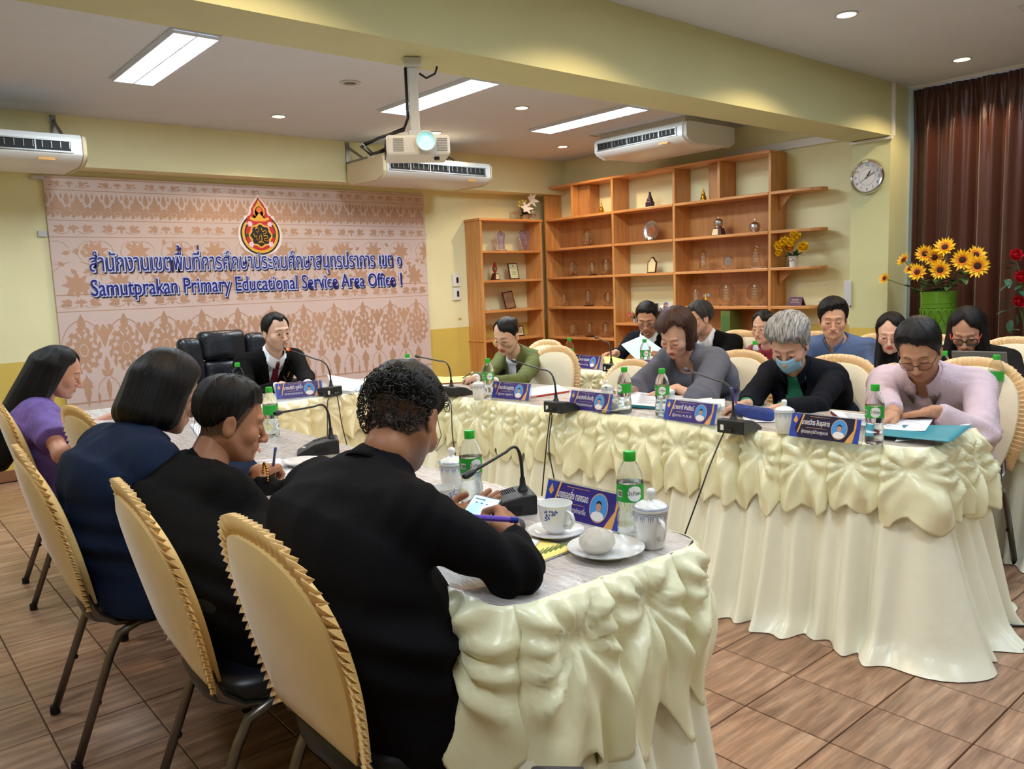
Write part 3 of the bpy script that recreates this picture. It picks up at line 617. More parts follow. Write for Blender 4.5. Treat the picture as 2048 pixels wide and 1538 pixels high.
class Skirt:
    def __init__(s, corners, rad=.06):
        s.pts, s.L = path_pts(corners, rad); s.total = s.L[-1]
    def at(s, d):
        d = d % s.total; i = int(np.searchsorted(s.L, d, side='right'))-1; i = min(i, len(s.pts)-1); a = s.pts[i]; b_ = s.pts[(i+1) % len(s.pts)]; seg = s.L[i+1]-s.L[i]; t = (d-s.L[i])/seg if seg > 1e-9 else 0
        p = a.lerp(b_, t); e = .02; return p, (b_-a)
    def frame(s, d):
        p, _ = s.at(d); q0, _ = s.at(d-.02); q1, _ = s.at(d+.02); t = (q1-q0).normalized(); return p, Vector((t.y, -t.x))
def make_table(name_label, corners, topmat, s_from, s_to, off0=0.0, mod=.19, group='skirted meeting tables', rotz=0, satin_m=None, swag_m=None, legs=True, flare=.05, seed=1, loc=None, drop=.3):
    cx = sum(c[0] for c in corners)/len(corners); cy = sum(c[1] for c in corners)/len(corners)
    t = thing('table', name_label, 'table', (cx, cy, 0), 0, group); C = [(a-cx, b_-cy) for a, b_ in corners]
    sk = Skirt(C); r = random.Random(seed); sm_, wm = satin_m or SATIN, swag_m or SATIN2
    ring = [sk.frame(sk.total*i/160)[0]+sk.frame(sk.total*i/160)[1]*.016 for i in range(160)]
    b = MB(); b.add([(p.x, p.y, TZ) for p in ring]+[(p.x, p.y, TZ-.008) for p in ring], [tuple(range(160)) , tuple(range(319, 159, -1))]+[(i, 160+i, 160+(i+1) % 160, (i+1) % 160) for i in range(160)])
    if sum((ring[i].x*ring[(i+1) % 160].y-ring[(i+1) % 160].x*ring[i].y) for i in range(160)) < 0: b.f = [tuple(reversed(f)) for f in b.f]
    obj('tabletop', b, topmat, t, 40)
    L = s_to-s_from; nu = int(L/.0085); nv = 22; ph = [r.uniform(0, 6) for _ in range(8)]
    def pleat(s, zz):  # zz 0 top .. 1 bottom
        a = .5+.5*math.sin(s*2*PI/.098+1.5*math.sin(s*5+ph[0])); bq = .5+.5*math.sin(s*2*PI/.23+ph[1]+1.3*math.sin(s*3.1+ph[2]))
        c_ = .5+.5*math.sin(s*2*PI/.061+ph[6]+2*math.sin(s*8+zz*2)); return .004+zz**.7*(.056*a**1.1+.066*bq**1.5+.014*c_)+flare*zz**1.8*(1+.5*math.sin(s*7+ph[3]))
    b = MB()
    def fn(u, v):
        s = s_from+L*u; p, n_ = sk.frame(s); sh = .012*math.sin(s*31+ph[4])*v; p2, _ = sk.at(s+sh); z = (TZ-.004)*(1-v)+.004*v
        o = pleat(s, v); 
        if v > .93: o += (v-.93)*.9*(.5+.5*math.sin(s*19+ph[5]))
        return (p2.x+n_.x*o, p2.y+n_.y*o, z)
    b.grid(fn, nu, nv); obj('skirt', b, sm_, t, 180)
    n = max(1, int(round(L/mod))); w = L/n
    for k in range(n):
        s0 = s_from+(k+.5)*w; dz = drop*r.uniform(.86, 1.12); pz = .085+r.uniform(-.012, .016); rot = r.uniform(-.15, .15); nf = r.choice((9, 10, 11)); phs = r.uniform(0, 6); lob = r.uniform(-.12, .12)
        def fs(u, v, s0=s0, dz=dz, pz=pz, phs=phs, lob=lob):
            x = (u*2-1)*1.04; a = abs(x)
            vm = dz*(np.interp(a, [0, .12, .5, .8, 1.04], [.80, .84, 1.0, .97, .84])+.04*math.sin(5*x+phs))
            vv = v*vm; X = x*w/2; Z = vv-pz; rr = math.hypot(X, Z); th = math.atan2(Z, X)
            pull = math.exp(-(rr/.022)**2); ridge = 1-abs(math.sin(nf*.5*th+phs+.8*math.sin(2*th+phs)))
            o = .013+.037*min(1, rr/.07)**.8*(.26+.74*ridge**.75)*(1-.45*min(1, max(0, rr-.13)/.14))-.008*pull
            o += .020*math.sin(min(1, vv/dz)*PI)*(1-a**4)+.006*math.sin(9*x+phs+vv*22)*min(1, rr/.1)
            if vv < .03: o = o*(vv/.03)+.013*(1-vv/.03)
            o *= 1-.6*max(0, a-.86)/.18
            tail = max(0, vv/dz-.72); o += .06*tail*math.cos(3*X/w*PI+phs)
            s = s0+X*(1-.10*math.exp(-(Z/.04)**2)*(1-a)); p, n_ = sk.frame(s); o = max(o, .008)+pleat(s, vv/TZ)*.8
            return (p.x+n_.x*o, p.y+n_.y*o, TZ+.0005-vv)
        bb_ = MB().grid(fs, 33, 30); o_ = obj('swag', bb_, wm, t, 180); q = o_.modifiers.new('solid', 'SOLIDIFY'); q.thickness = .002
        p, n_ = sk.frame(s0); obj('pin', MB().ball((p.x+n_.x*.026, p.y+n_.y*.026, TZ-pz), .0035, 6, 4), mat('pin_brass', (170, 150, 90), .3, metal=1), t)
    if legs:
        for a, b_ in C: 
            l = Vector((a, b_))*.86; obj('leg', MB().tube([(l.x, l.y, .0), (l.x, l.y, TZ-.03)], .014, 8), METAL, t)
    return t, sk
# left table (long side faces the aisle and the near end faces us)
make_table('long left meeting table in cream pleated satin with clear plastic over taupe cloth', [(.93, 4.27), (.93, 1.15), (1.50, 1.13), (1.50, 4.27)][::1], TOPP, 2.72, 6.9, seed=3, mod=.215, flare=.11, drop=.36)
make_table('head table across the room below the banner, ivory skirt under a white cloth', [(.87, 4.93), (.87, 4.29), (2.56, 4.29), (3.12, 4.22), (3.14, 4.90)], TOPW, 1.25, 3.2, seed=5, satin_m=SATIN_OLD, swag_m=SATIN_OLD)
make_table('long right meeting table in pale cream satin with a row of bow swags', [(2.60, 4.20), (2.83, 1.17), (3.42, 1.20), (3.20, 4.20)], TOPG, .0, 4.6, seed=8, mod=.182, flare=.09)
make_table('rear row table behind the right table, ivory skirt, papers on top', [(3.98, 4.32), (4.17, .85), (4.77, .87), (4.58, 4.32)], TOPG, .0, 4.6, seed=11, mod=.19, drop=.27)
# ------------------------------------------------------------------ signed-distance modelling (bodies, clothes, hair)
f32 = np.float32
def A3(*p): return np.array(p, f32)
def smin(a, b, k):
    h = np.maximum(k-np.abs(a-b), 0)/k; return np.minimum(a, b)-h*h*k*.25
def smax(a, b, k): return -smin(-a, -b, k)
def s_cone(P, a, b, ra, rb):
    a = np.asarray(a, f32); b = np.asarray(b, f32); d = b-a; L = float(d@d)+1e-9
    t = np.clip(((P-a)@d)/L, 0, 1); q = P-a-t[:, None]*d
    return np.sqrt((q*q).sum(1))-(ra+(rb-ra)*t)
def s_ell(P, c, r, R=None):
    q = P-np.asarray(c, f32)
    if R is not None: q = q@np.asarray(R, f32)
    r = np.asarray(r, f32); k0 = np.sqrt(((q/r)**2).sum(1)); k1 = np.sqrt(((q/(r*r))**2).sum(1))+1e-9
    return k0*(k0-1)/k1
def s_box(P, c, h, R=None, r=.005):
    q = P-np.asarray(c, f32)
    if R is not None: q = q@np.asarray(R, f32)
    q = np.abs(q)-(np.asarray(h, f32)-r)
    return np.sqrt((np.maximum(q, 0)**2).sum(1))+np.minimum(q.max(1), 0)-r
def s_chain(P, pts, rs, k=.0):
    d = None
    for i in range(len(pts)-1):
        e = s_cone(P, pts[i], pts[i+1], rs[i], rs[i+1]); d = e if d is None else (smin(d, e, k) if k else np.minimum(d, e))
    return d
_wd = {}
def wnoise(P, fr, seed=0, n=5):
    """cheap smooth noise: sum of sines in random directions"""
    if (seed, n) not in _wd:
        r = np.random.default_rng(seed); D_ = r.normal(size=(n, 3)); D_ /= np.linalg.norm(D_, axis=1)[:, None]; _wd[(seed, n)] = (D_.astype(f32), r.uniform(0, 6.28, n).astype(f32), r.uniform(.6, 1.5, n).astype(f32))
    D_, ph, fq = _wd[(seed, n)]; o = np.zeros(len(P), f32)
    Q = P+.25/fr*np.sin(P[:, [1, 2, 0]]*fr*.9+seed)
    for i in range(n): o += np.sin((Q@D_[i])*fr*fq[i]+ph[i])
    return o/n
def sdf_mesh(fn, lo, hi, h, dens=4):
    lo = np.array(lo, float); hi = np.array(hi, float); B = dens
    nb = np.maximum(np.ceil((hi-lo)/(h*B)).astype(int), 1); n = nb*B
    ax = [(lo[i]+h*B*(np.arange(nb[i])+.5-.5/B)) for i in range(3)]
    G = np.stack(np.meshgrid(*ax, indexing='ij'), -1).reshape(-1, 3).astype(f32)
    c = fn(G).reshape(nb); near = np.abs(c) < h*B*2.1
    F = np.repeat(np.repeat(np.repeat(c, B, 0), B, 1), B, 2).astype(f32)
    M_ = np.repeat(np.repeat(np.repeat(near, B, 0), B, 1), B, 2)
    idx = np.argwhere(M_); 
    if len(idx): F[M_] = fn((lo+idx*h).astype(f32))
    F[0] = F[-1] = 1; F[:, 0] = F[:, -1] = 1; F[:, :, 0] = F[:, :, -1] = 1
    S = F < 0; cnt = np.zeros(np.array(F.shape)-1, np.int8)
    for a in (0, 1):
        for b_ in (0, 1):
            for d in (0, 1): cnt += S[a:F.shape[0]-1+a, b_:F.shape[1]-1+b_, d:F.shape[2]-1+d]
    act = (cnt > 0) & (cnt < 8); ids = np.argwhere(act); vid = -np.ones(act.shape, np.int64); vid[act] = np.arange(len(ids))
    acc = np.zeros((len(ids), 3)); nn = np.zeros(len(ids))
    C = [(0, 0, 0), (1, 0, 0), (0, 1, 0), (1, 1, 0), (0, 0, 1), (1, 0, 1), (0, 1, 1), (1, 1, 1)]
    V = [F[ids[:, 0]+q[0], ids[:, 1]+q[1], ids[:, 2]+q[2]] for q in C]
    for (i, j) in ((0, 1), (2, 3), (4, 5), (6, 7), (0, 2), (1, 3), (4, 6), (5, 7), (0, 4), (1, 5), (2, 6), (3, 7)):
        m_ = (V[i] < 0) != (V[j] < 0); t = V[i][m_]/(V[i][m_]-V[j][m_]); a = np.array(C[i], float); b_ = np.array(C[j], float)
        acc[m_] += a+t[:, None]*(b_-a); nn[m_] += 1
    v = lo+h*(ids+acc/nn[:, None]); fs = []
    for axis in range(3):
        s0 = [slice(None)]*3; s1 = [slice(None)]*3; s0[axis] = slice(0, -1); s1[axis] = slice(1, None)
        a = S[tuple(s0)]; b_ = S[tuple(s1)]; e = np.argwhere(a != b_); o1, o2 = [(1, 2), (2, 0), (0, 1)][axis]
        e = e[(e[:, o1] > 0) & (e[:, o2] > 0) & (e[:, o1] < act.shape[o1]) & (e[:, o2] < act.shape[o2])]
        if not len(e): continue
        def g(d1, d2): q = e.copy(); q[:, o1] += d1; q[:, o2] += d2; return vid[q[:, 0], q[:, 1], q[:, 2]]
        q = np.stack([g(-1, -1), g(0, -1), g(0, 0), g(-1, 0)], 1); fl_ = ~a[tuple(e.T)]; q[fl_] = q[fl_][:, ::-1]; fs.append(q)
    f = np.concatenate(fs) if fs else np.zeros((0, 4), int)
    return v.astype(f32), f[(f >= 0).all(1)]
def np_mesh(name, parts, mats, attrs=None, smooth=True):
    """parts: list of (verts, quads, matindex)"""
    vs = []; fs = []; mi = []; o = 0
    for v, f, k in parts: vs.append(v); fs.append(f+o); mi.append(np.full(len(f), k)); o += len(v)
    v = np.concatenate(vs); f = np.concatenate(fs); mi = np.concatenate(mi)
    me = bpy.data.meshes.new(name); me.vertices.add(len(v)); me.vertices.foreach_set('co', v.astype(f32).ravel())
    me.loops.add(len(f)*4); me.loops.foreach_set('vertex_index', f.ravel().astype(np.int32))
    me.polygons.add(len(f)); me.polygons.foreach_set('loop_start', np.arange(0, len(f)*4, 4, dtype=np.int32))
    me.update(calc_edges=True); me.polygons.foreach_set('use_smooth', np.ones(len(f), bool)); me.polygons.foreach_set('material_index', mi.astype(np.int32))
    for m_ in mats: me.materials.append(m_)
    for nm, (kind, arr) in (attrs or {}).items():
        a = me.attributes.new(nm, kind, 'POINT'); a.data.foreach_set('color' if kind == 'FLOAT_COLOR' else 'vector', arr.astype(f32).ravel())
    me.update(); return me
def relax(v, f, it=1, k=.5):
    for _ in range(it):
        s = np.zeros_like(v); c = np.zeros(len(v), f32)
        for a in range(4):
            for b_ in ((a+1) % 4, (a-1) % 4): np.add.at(s, f[:, a], v[f[:, b_]]); np.add.at(c, f[:, a], 1)
        v = v*(1-k)+k*s/np.maximum(c, 1)[:, None]
    return v
# ------------------------------------------------------------------ covered banquet chairs
COVER = mat('chair_cover_gold', (236, 204, 136), .45, bump=.12, bscale=30, sheen=.4, var=.05, vscale=6); FRILL = mat('chair_frill', (242, 200, 132), .42, sheen=.3)
COVERW = mat('chair_cover_cream', (240, 226, 196), .5, bump=.12, bscale=30, sheen=.3, var=.03, vscale=6); FRILLW = mat('chair_frill_peach', (240, 206, 158), .42)
TUBEM = mat('chair_tube', (118, 112, 106), .3, metal=.85); VINYL = mat('seat_vinyl', (20, 22, 30), .35); RUB = mat('rubber', (14, 14, 14), .7)
def back_y(z): return -.185-.115*(z-.45)/.47
def outline(n=44):
    P = []
    for k in range(n+1):
        t = k/n
        if t < .3: q = t/.3; P.append((-.165-.045*math.sin(q*PI/2), .47+.23*q))
        elif t > .7: q = (1-t)/.3; P.append((.165+.045*math.sin(q*PI/2), .47+.23*q))
        else:
            a = PI-(t-.3)/.4*PI; P.append((.21*math.copysign(abs(math.cos(a))**.8, math.cos(a)), .70+.205*math.sin(a)**.85))
    return P
def make_chair(label, cm, fm, group):
    t = thing('banquet_chair', label, 'chair', (0, 0, 0), 0, group); O = outline(); n = len(O)
    def shell(o_, s):    # padded back: rings from rim to centre, front (s=1) and rear (s=-1)
        V = []; 
        for k in range(7):
            q = 1-k/6.02; dep = (.016+.016*math.sqrt(max(0, 1-q**3)))*s
            for (x, z) in O:
                zz = .69+(z-.69)*q; xx = x*q; V.append((xx, back_y(zz)+dep+(.02*(xx/.2)**2), zz))
        m_ = n; F = [(k*m_+i, k*m_+i+1, (k+1)*m_+i+1, (k+1)*m_+i) for k in range(6) for i in range(n-1)]+[(k*m_+n-1, k*m_, (k+1)*m_, (k+1)*m_+n-1) for k in range(6)]
        F.append(tuple(6*m_+i for i in range(n))); o_.add(V, F if s < 0 else [f[::-1] for f in F])
    b = MB(); shell(b, 1); shell(b, -1)
    V0 = [(x, back_y(z)+.016+.02*(x/.2)**2, z) for x, z in O]; V1 = [(x, back_y(z)-.016+.02*(x/.2)**2, z) for x, z in O]
    b.add(V0+V1, [(i, i+1, n+i+1, n+i) for i in range(n-1)]+[(n-1, 0, n, 2*n-1)]); obj('back_cover', b, cm, t, 60)
    # pleated frill round the rim
    b = MB(); M_ = 300; V = []
    cum = [0]; 
    for i in range(n-1): cum.append(cum[-1]+math.hypot(O[i+1][0]-O[i][0], O[i+1][1]-O[i][1]))
    for j in range(M_+1):
        s = cum[-1]*j/M_; x = float(np.interp(s, cum, [p[0] for p in O])); z = float(np.interp(s, cum, [p[1] for p in O])); x2 = float(np.interp(s+.004, cum, [p[0] for p in O])); z2 = float(np.interp(s+.004, cum, [p[1] for p in O])); x1 = float(np.interp(s-.004, cum, [p[0] for p in O])); z1 = float(np.interp(s-.004, cum, [p[1] for p in O]))
        tx, tz = x2-x1, z2-z1; l = math.hypot(tx, tz) or 1; nx, nz = -tz/l, tx/l
        ph = (s/.019) % 1; zig = (ph-.5)*2; off = .0085*(zig if ph < .82 else (1-ph)/.18*1.3-1+.0)
        for q, r in enumerate((0, .5, 1.0)):
            rr = .043*r; V.append((x+nx*rr+tx/l*off*r*1.2, back_y(z)-.004+.02*(x/.2)**2+off*(.35+r)*1.3-.004*r, z+nz*rr+tz/l*off*r))
    b.add(V, [(j*3+q, j*3+q+1, (j+1)*3+q+1, (j+1)*3+q) for j in range(M_) for q in range(2)])
    o = obj('frill', b, fm, t, 35); q = o.modifiers.new('solid', 'SOLIDIFY'); q.thickness = .0016
    sp = []; 
    for k in range(25): a = 2*PI*k/24; sp.append((.2*math.copysign(abs(math.cos(a))**.6, math.cos(a)), .02+.205*math.copysign(abs(math.sin(a))**.6, math.sin(a))))
    b = MB(); rings = [(1, .405), (1.03, .42), (1.04, .44), (1.0, .458), (.85, .468), (.4, .472)]
    V = [(x*r, y*r+.0, z) for r, z in rings for x, y in sp[:24]]; b.add(V, [(k*24+i, k*24+(i+1) % 24, (k+1)*24+(i+1) % 24, (k+1)*24+i) for k in range(5) for i in range(24)]+[tuple(range(23, -1, -1)), tuple(range(120, 144))])
    obj('seat', b, VINYL, t, 70)
    for s in (-1, 1):
        x = s*.172
        obj('back_post', MB().tube([(x*.9, back_y(.66)+.012, .66), (x*.93, back_y(.56)+.014, .56), (x, back_y(.48)+.012, .475), (x*1.05, -.165, .44), (x*1.08, -.12, .405), (x*1.08, -.06, .395), (x*1.08, .1, .4), (x*1.08, .18, .402)], .0115, 8, flat=.75), TUBEM, t, 180)
        xs = s*.2
        obj('leg', MB().tube([(xs, .02, .398), (xs, .1, .396), (xs, .15, .375), (xs, .175, .32), (xs*1.04, .235, .012)], .013, 8), TUBEM, t, 180)
        obj('leg', MB().tube([(xs, .02, .398), (xs, -.06, .396), (xs, -.115, .375), (xs, -.145, .32), (xs*1.04, -.265, .012)], .013, 8), TUBEM, t, 180)
        for y in (.235, -.265): obj('foot_cap', MB().lathe([(.014, 0), (.016, .004), (.0145, .028)], 10, c=(xs*1.04, y, 0)), RUB, t)
        obj('bumper', MB().ball((xs*.99, -.19, .18), .009, 8, 6), RUB, t, 180)
    return t
GG = 'gold covered banquet chairs'; 
left = [((.68, 2.72), -3, 'gold covered banquet chair holding the woman in the navy jacket'), ((.775, 1.97), -4, 'gold covered banquet chair holding the man in the plain black suit'), ((.86, 1.46), 0, 'gold covered banquet chair nearest the camera, behind the balding man'),
        ((.83, 4.22), -5, 'gold covered banquet chair at the left edge under the girl in purple'), ((1.0, 3.62), 6, 'empty gold covered chair between the girl in purple and the navy jacket')]
ch0 = None
for (x, y), a, lab in left:
    if ch0 is None: ch0 = make_chair(lab, COVER, FRILL, 'banquet chairs along the left table'); c = ch0
    else: c = dup(ch0, label=lab, group='banquet chairs along the left table')
    c.location = (x, y, 0); c.rotation_euler = (0, 0, -PI/2+math.radians(a))
chw = None
right = [((3.36, 3.86), 2, 'empty cream covered chair beside the woman in the green jacket', 1), ((3.42, 3.28), -6, 'empty cream chair with slouching cover, left of the brown haired woman', .93), ((3.62, 2.62), 0, 'cream covered chair behind the brown haired woman in the grey blouse', 1), ((3.62, 2.02), 4, 'gold covered chair right of the masked grey haired woman', 1), ((3.76, 1.45), 0, 'covered chair under the man in the pink shirt, one steel leg showing', 1), ((3.72, 4.35), 0, 'chair behind the woman in the green jacket', 1),
         ((5.02, 4.05), 0, 'chair under the man with the green tie', 1), ((5.05, 3.6), 0, 'chair under the man in the black suit seen from the side', 1), ((4.72, 3.27), 4, 'cream covered chair with gold edge between the black suit and the red blouse', 1.02), ((5.1, 2.98), 0, 'chair under the woman in the red blouse', 1), ((5.05, 2.5), 0, 'chair under the man in the blue shirt', 1), ((5.05, 2.12), 0, 'chair under the woman in the cream blouse', 1), ((5.02, 1.68), 0, 'chair under the woman with the black and red glasses', 1), ((5.35, 1.05), 20, 'cream covered chair cut off at the right edge of the picture', 1)]
for i, ((x, y), a, lab, zs) in enumerate(right):
    if chw is None: chw = make_chair(lab, COVERW, FRILLW, 'covered banquet chairs on the right side'); c = chw
    else: c = dup(chw, label=lab, group='covered banquet chairs on the right side')
    c.location = (x, y, 0); c.rotation_euler = (0, 0, PI/2+math.radians(a)); c.scale = (1, 1, zs)
# ------------------------------------------------------------------ executive chair of the chairman
def exec_chair():
    t = thing('office_chair', 'high backed black leather executive chair behind the head table', 'chair', (2.13, 5.42, .05), PI+.12)
    LE = mat('black_leather', (24, 27, 34), .28, bump=.25, bscale=60, spec=.6)
    def pad(nm, x0, x1, z0, z1, y, th, bul=.03):
        v, f = sdf_mesh(lambda P: s_box(P, ((x0+x1)/2, y, (z0+z1)/2), ((x1-x0)/2, th, (z1-z0)/2), r=min(th, .045))-.004*wnoise(P, 30, 2), (x0-.03, y-th-.03, z0-.03), (x1+.03, y+th+.03, z1+.03), .012)
        v[:, 1] += bul*np.cos((v[:, 0]-(x0+x1)/2)/(x1-x0)*PI)-.12*(v[:, 2]-.5); link(nm, np_mesh(nm, [(relax(v, f, 1), f, 0)], [LE]), t)
    pad('headrest', -.17, .17, .86, 1.065, -.22, .06); pad('backrest', -.17, .17, .5, .86, -.23, .06)
    pad('side_bolster', -.33, -.165, .5, 1.03, -.2, .05, .0); pad('side_bolster', .165, .33, .5, 1.03, -.2, .05, .0)
    v, f = sdf_mesh(lambda P: s_box(P, (0, .05, .46), (.29, .27, .06), r=.05), (-.35, -.25, .37), (.35, .36, .56), .014); link('seat', np_mesh('seat', [(v, f, 0)], [LE]), t)
    for s in (-1, 1): obj('armrest', MB().tube([(s*.32, -.18, .66), (s*.33, .0, .68), (s*.33, .18, .67), (s*.32, .24, .6), (s*.3, .2, .45)], [.03, .032, .032, .028, .024], 10), LE, t, 180)
    obj('pillar', MB().tube([(0, 0, .42), (0, 0, .1)], .03, 12), TUBEM, t, 60)
    for k in range(5):
        a = 2*PI*k/5+.3; obj('base_arm', MB().tube([(0, 0, .1), (.28*math.cos(a), .28*math.sin(a), .07)], [.025, .015], 8), BLK, t); obj('castor', MB().tube([(.28*math.cos(a)-.012, .28*math.sin(a), .028), (.28*math.cos(a)+.012, .28*math.sin(a), .028)], .028, 12), BLK, t)
exec_chair()
# ------------------------------------------------------------------ people
def lin(c): return np.array(srgb(*c)[:3], f32)
SKINM = mat('skin', (200, 150, 120), .48, attr='tone', bump=.05, bscale=180, sss=.06, spec=.4)
def hair_mat(name, base, tip, rough=.42, spec=.22):
    m = bpy.data.materials.new(name); m.use_nodes = True; nt = m.node_tree; N = nt.nodes; L = nt.links; b = N['Principled BSDF']
    a = N.new('ShaderNodeAttribute'); a.attribute_name = 'strand'
    n = N.new('ShaderNodeTexNoise'); n.inputs['Scale'].default_value = 1; n.inputs['Detail'].default_value = 5; n.inputs['Roughness'].default_value = .65; L.new(a.outputs['Vector'], n.inputs[0])
    cr = N.new('ShaderNodeValToRGB'); cr.color_ramp.elements[0].position = .38; cr.color_ramp.elements[0].color = srgb(*base); cr.color_ramp.elements[1].position = .66; cr.color_ramp.elements[1].color = srgb(*tip); L.new(n.outputs[0], cr.inputs[0]); L.new(cr.outputs[0], b.inputs['Base Color'])
    bp = N.new('ShaderNodeBump'); bp.inputs['Strength'].default_value = .55; bp.inputs['Distance'].default_value = .006; L.new(n.outputs[0], bp.inputs['Height']); L.new(bp.outputs[0], b.inputs['Normal'])
    b.inputs['Roughness'].default_value = rough; b.inputs['Specular IOR Level'].default_value = spec; return m
H_BLACK = hair_mat('hair_black', (7, 6, 7), (22, 19, 20)); H_BROWN = hair_mat('hair_brown', (34, 20, 16), (88, 58, 46)); H_GREY = hair_mat('hair_grey', (78, 76, 74), (190, 186, 182), .5); H_SALT = hair_mat('hair_dark_grey', (22, 20, 20), (72, 68, 66), .5)
LENS = mat('lens_clear', (240, 244, 248), .03, trans=1, ior=1.08)
EYEW = mat('eye_white', (225, 220, 214), .2); EYED = mat('eye_dark', (22, 14, 12), .15)
def basis(f, up=(0, 0, 1), roll=0):
    f = Vector(f).normalized(); r = f.cross(Vector(up)).normalized(); u = r.cross(f)
    if roll: q = Matrix.Rotation(roll, 3, f); r = q @ r; u = q @ u
    return np.array([r[:], f[:], u[:]], f32).T          # columns: right, forward, up
# ---- head -------------------------------------------------------------
def head_fn(P, fem=0, sq=1.0, eye=.35, ears=True, nose=1.0, jaw=1.0, fat=0.0):
    X = P.copy(); X[:, 0] = np.abs(X[:, 0])                                      # symmetric
    fa = fat
    d = s_ell(X, (0, -.014, .034), (.075, .094, .082))
    d = smin(d, s_ell(X, (0, .022, -.028), (.061+fa, .062, .078)), .035)
    d = smin(d, s_ell(X, (0, .042, -.078), (.034*jaw+fa, .036, .03)), .035)
    d = smin(d, s_cone(X, (.056+fa, -.004, -.045), (.026*jaw, .05, -.09), .017, .014), .03)
    d = smin(d, s_ell(X, (.043+fa*.7, .056, -.026), (.024, .026, .024)), .02)
    d = smin(d, s_cone(X, (0, .083, .026), (.036, .074, .024), .011-.003*fem, .011-.003*fem), .014)
    d = smax(d, -s_ell(X, (.031, .1, .002), (.019, .02, .014)), .014)
    d = smin(d, s_ell(X, (.031, .0755, 0), (.0145, .0135, .0125)), .004)
    if eye > .02:                                                                # slit between the lids
        d = smax(d, -s_ell(X, (.031, .093, -.001), (.0135, .012, .0095*eye)), .002)
    d = smin(d, s_cone(X, (0, .086, .006), (0, .108*nose, -.034), .0075, .0105), .012)
    d = smin(d, s_ell(X, (0, .109*nose, -.036), (.0105, .0105, .0095)), .006)
    d = smin(d, s_ell(X, (.0125, .098*nose, -.0385), (.0075, .01, .0075)), .006)
    d = smax(d, -s_ell(X, (.0065, .103, -.0465), (.004, .005, .003)), .003)
    d = smin(d, s_ell(X, (0, .076, -.064), (.03, .018, .022)), .014)
    d = smin(d, s_ell(X, (0, .0905, -.0595), (.022, .0075, .0048)), .004)
    d = smin(d, s_ell(X, (0, .0885, -.0690), (.019, .0085, .0058)), .004)
    d = smax(d, -s_ell(X, (0, .1, -.0642), (.024, .009, .0009)), .003)
    d = smin(d, s_ell(X, (0, .074, -.098), (.019*jaw, .017, .014)), .016)
    if ears:
        R = basis((.35, -.3, 0)); e = s_ell(X, (.079+fa*.5, -.012, -.008), (.0075, .019, .033)); e = smax(e, -s_ell(X, (.089, -.008, -.004), (.008, .011, .022)), .005)
        d = smin(d, e, .006)
    return d
def head_tone(v, base, fem=0, brow=(30, 24, 22), lip=(176, 92, 84), stub=None, lips=1.0, scalp=None):
    n = len(v); C = np.tile(base, (n, 1)); ax = np.abs(v[:, 0]); y, z = v[:, 1], v[:, 2]
    def blend(m_, c, k): m_ = np.clip(m_, 0, 1)[:, None]*k; C[:] = C*(1-m_)+c*m_
    blend(np.exp(-(((ax-.045)/.02)**2+((z+.03)/.02)**2))*(y > .03), lin((214, 120, 100)), .16)
    blend(np.exp(-(((ax)/.014)**2+((z+.036)/.012)**2))*(y > .08), lin((206, 120, 100)), .2)
    if stub: blend(np.clip((-.04-z)/.015, 0, 1)*np.clip((y-.0)/.03, 0, 1), lin(stub), .35)
    if scalp is not None:
        z0, col = scalp; zl = np.interp(y, [-.12, -.03, .0, .03, .05, .08], [-.085, -.04, -.035, .03, z0, z0+.01])-.012; blend(np.clip((z-zl)/.016, 0, 1)*(ax < .0765), lin(col), .8)
    lm = np.clip(1.25-((v[:, 0]/.0225)**2+((z+.0645)/.0098)**2), 0, .25)*4*(y > .078); blend(lm, lin(lip), .55+.3*fem*lips)
    bz = .0245+.004*np.sin(np.clip((ax-.014)/.036, 0, 1)*PI)-.003*(ax > .044)
    bm = np.clip(1.4-np.abs(z-bz)/(.0034-.0009*fem)*1.0, 0, 1)*np.clip((ax-.011)/.004, 0, 1)*np.clip((.05-ax)/.006, 0, 1)*(y > .04); blend(bm, lin(brow), .85)
    lz = .002-.006*((ax-.031)/.014)**2
    em = np.clip(1.5-np.abs(z-lz+.0015)/.0022, 0, 1)*(np.abs(ax-.031) < .0155)*(y > .06); blend(em, lin((26, 16, 14)), .8)
    return C
# ---- hand (right hand; wrist at origin, +Y fingers, +Z back of hand, thumb at -X) -----------------------------
def hand_pts(curl, spread=.0, thumb=.5, idx=None):
    F = []; W = [(-.027, .088, .0), (-.009, .092, .002), (.009, .088, .001), (.026, .08, -.002)]; Ls = [(.040, .024, .02), (.044, .027, .021), (.041, .025, .02), (.032, .019, .018)]; rs = [.0088, .0088, .0084, .0074]
    for k in range(4):
        c = curl if not hasattr(curl, '__len__') else curl[k]
        p = Vector(W[k]); pts = [Vector((W[k][0]*.75, .035, 0)), p]; a = 0; sp = (k-1.5)*spread+(-.04+.03*k)
        for j, L in enumerate(Ls[k]):
            a += c*(1.0, 1.25, .8)[j]; p = p+Vector((math.sin(sp)*L*math.cos(a), math.cos(a)*L, -math.sin(a)*L)); pts.append(p)
        F.append((pts, [rs[k]*1.15, rs[k]*1.08, rs[k], rs[k]*.93, rs[k]*.82]))
    t = thumb; T = [Vector((-.02, .018, -.006)), Vector((-.038, .042, -.012-.006*t)), Vector((-.046+.016*t, .076, -.02-.014*t)), Vector((-.04+.026*t, .102, -.024-.018*t))]
    F.append((T, [.016, .0125, .0105, .0088])); return F
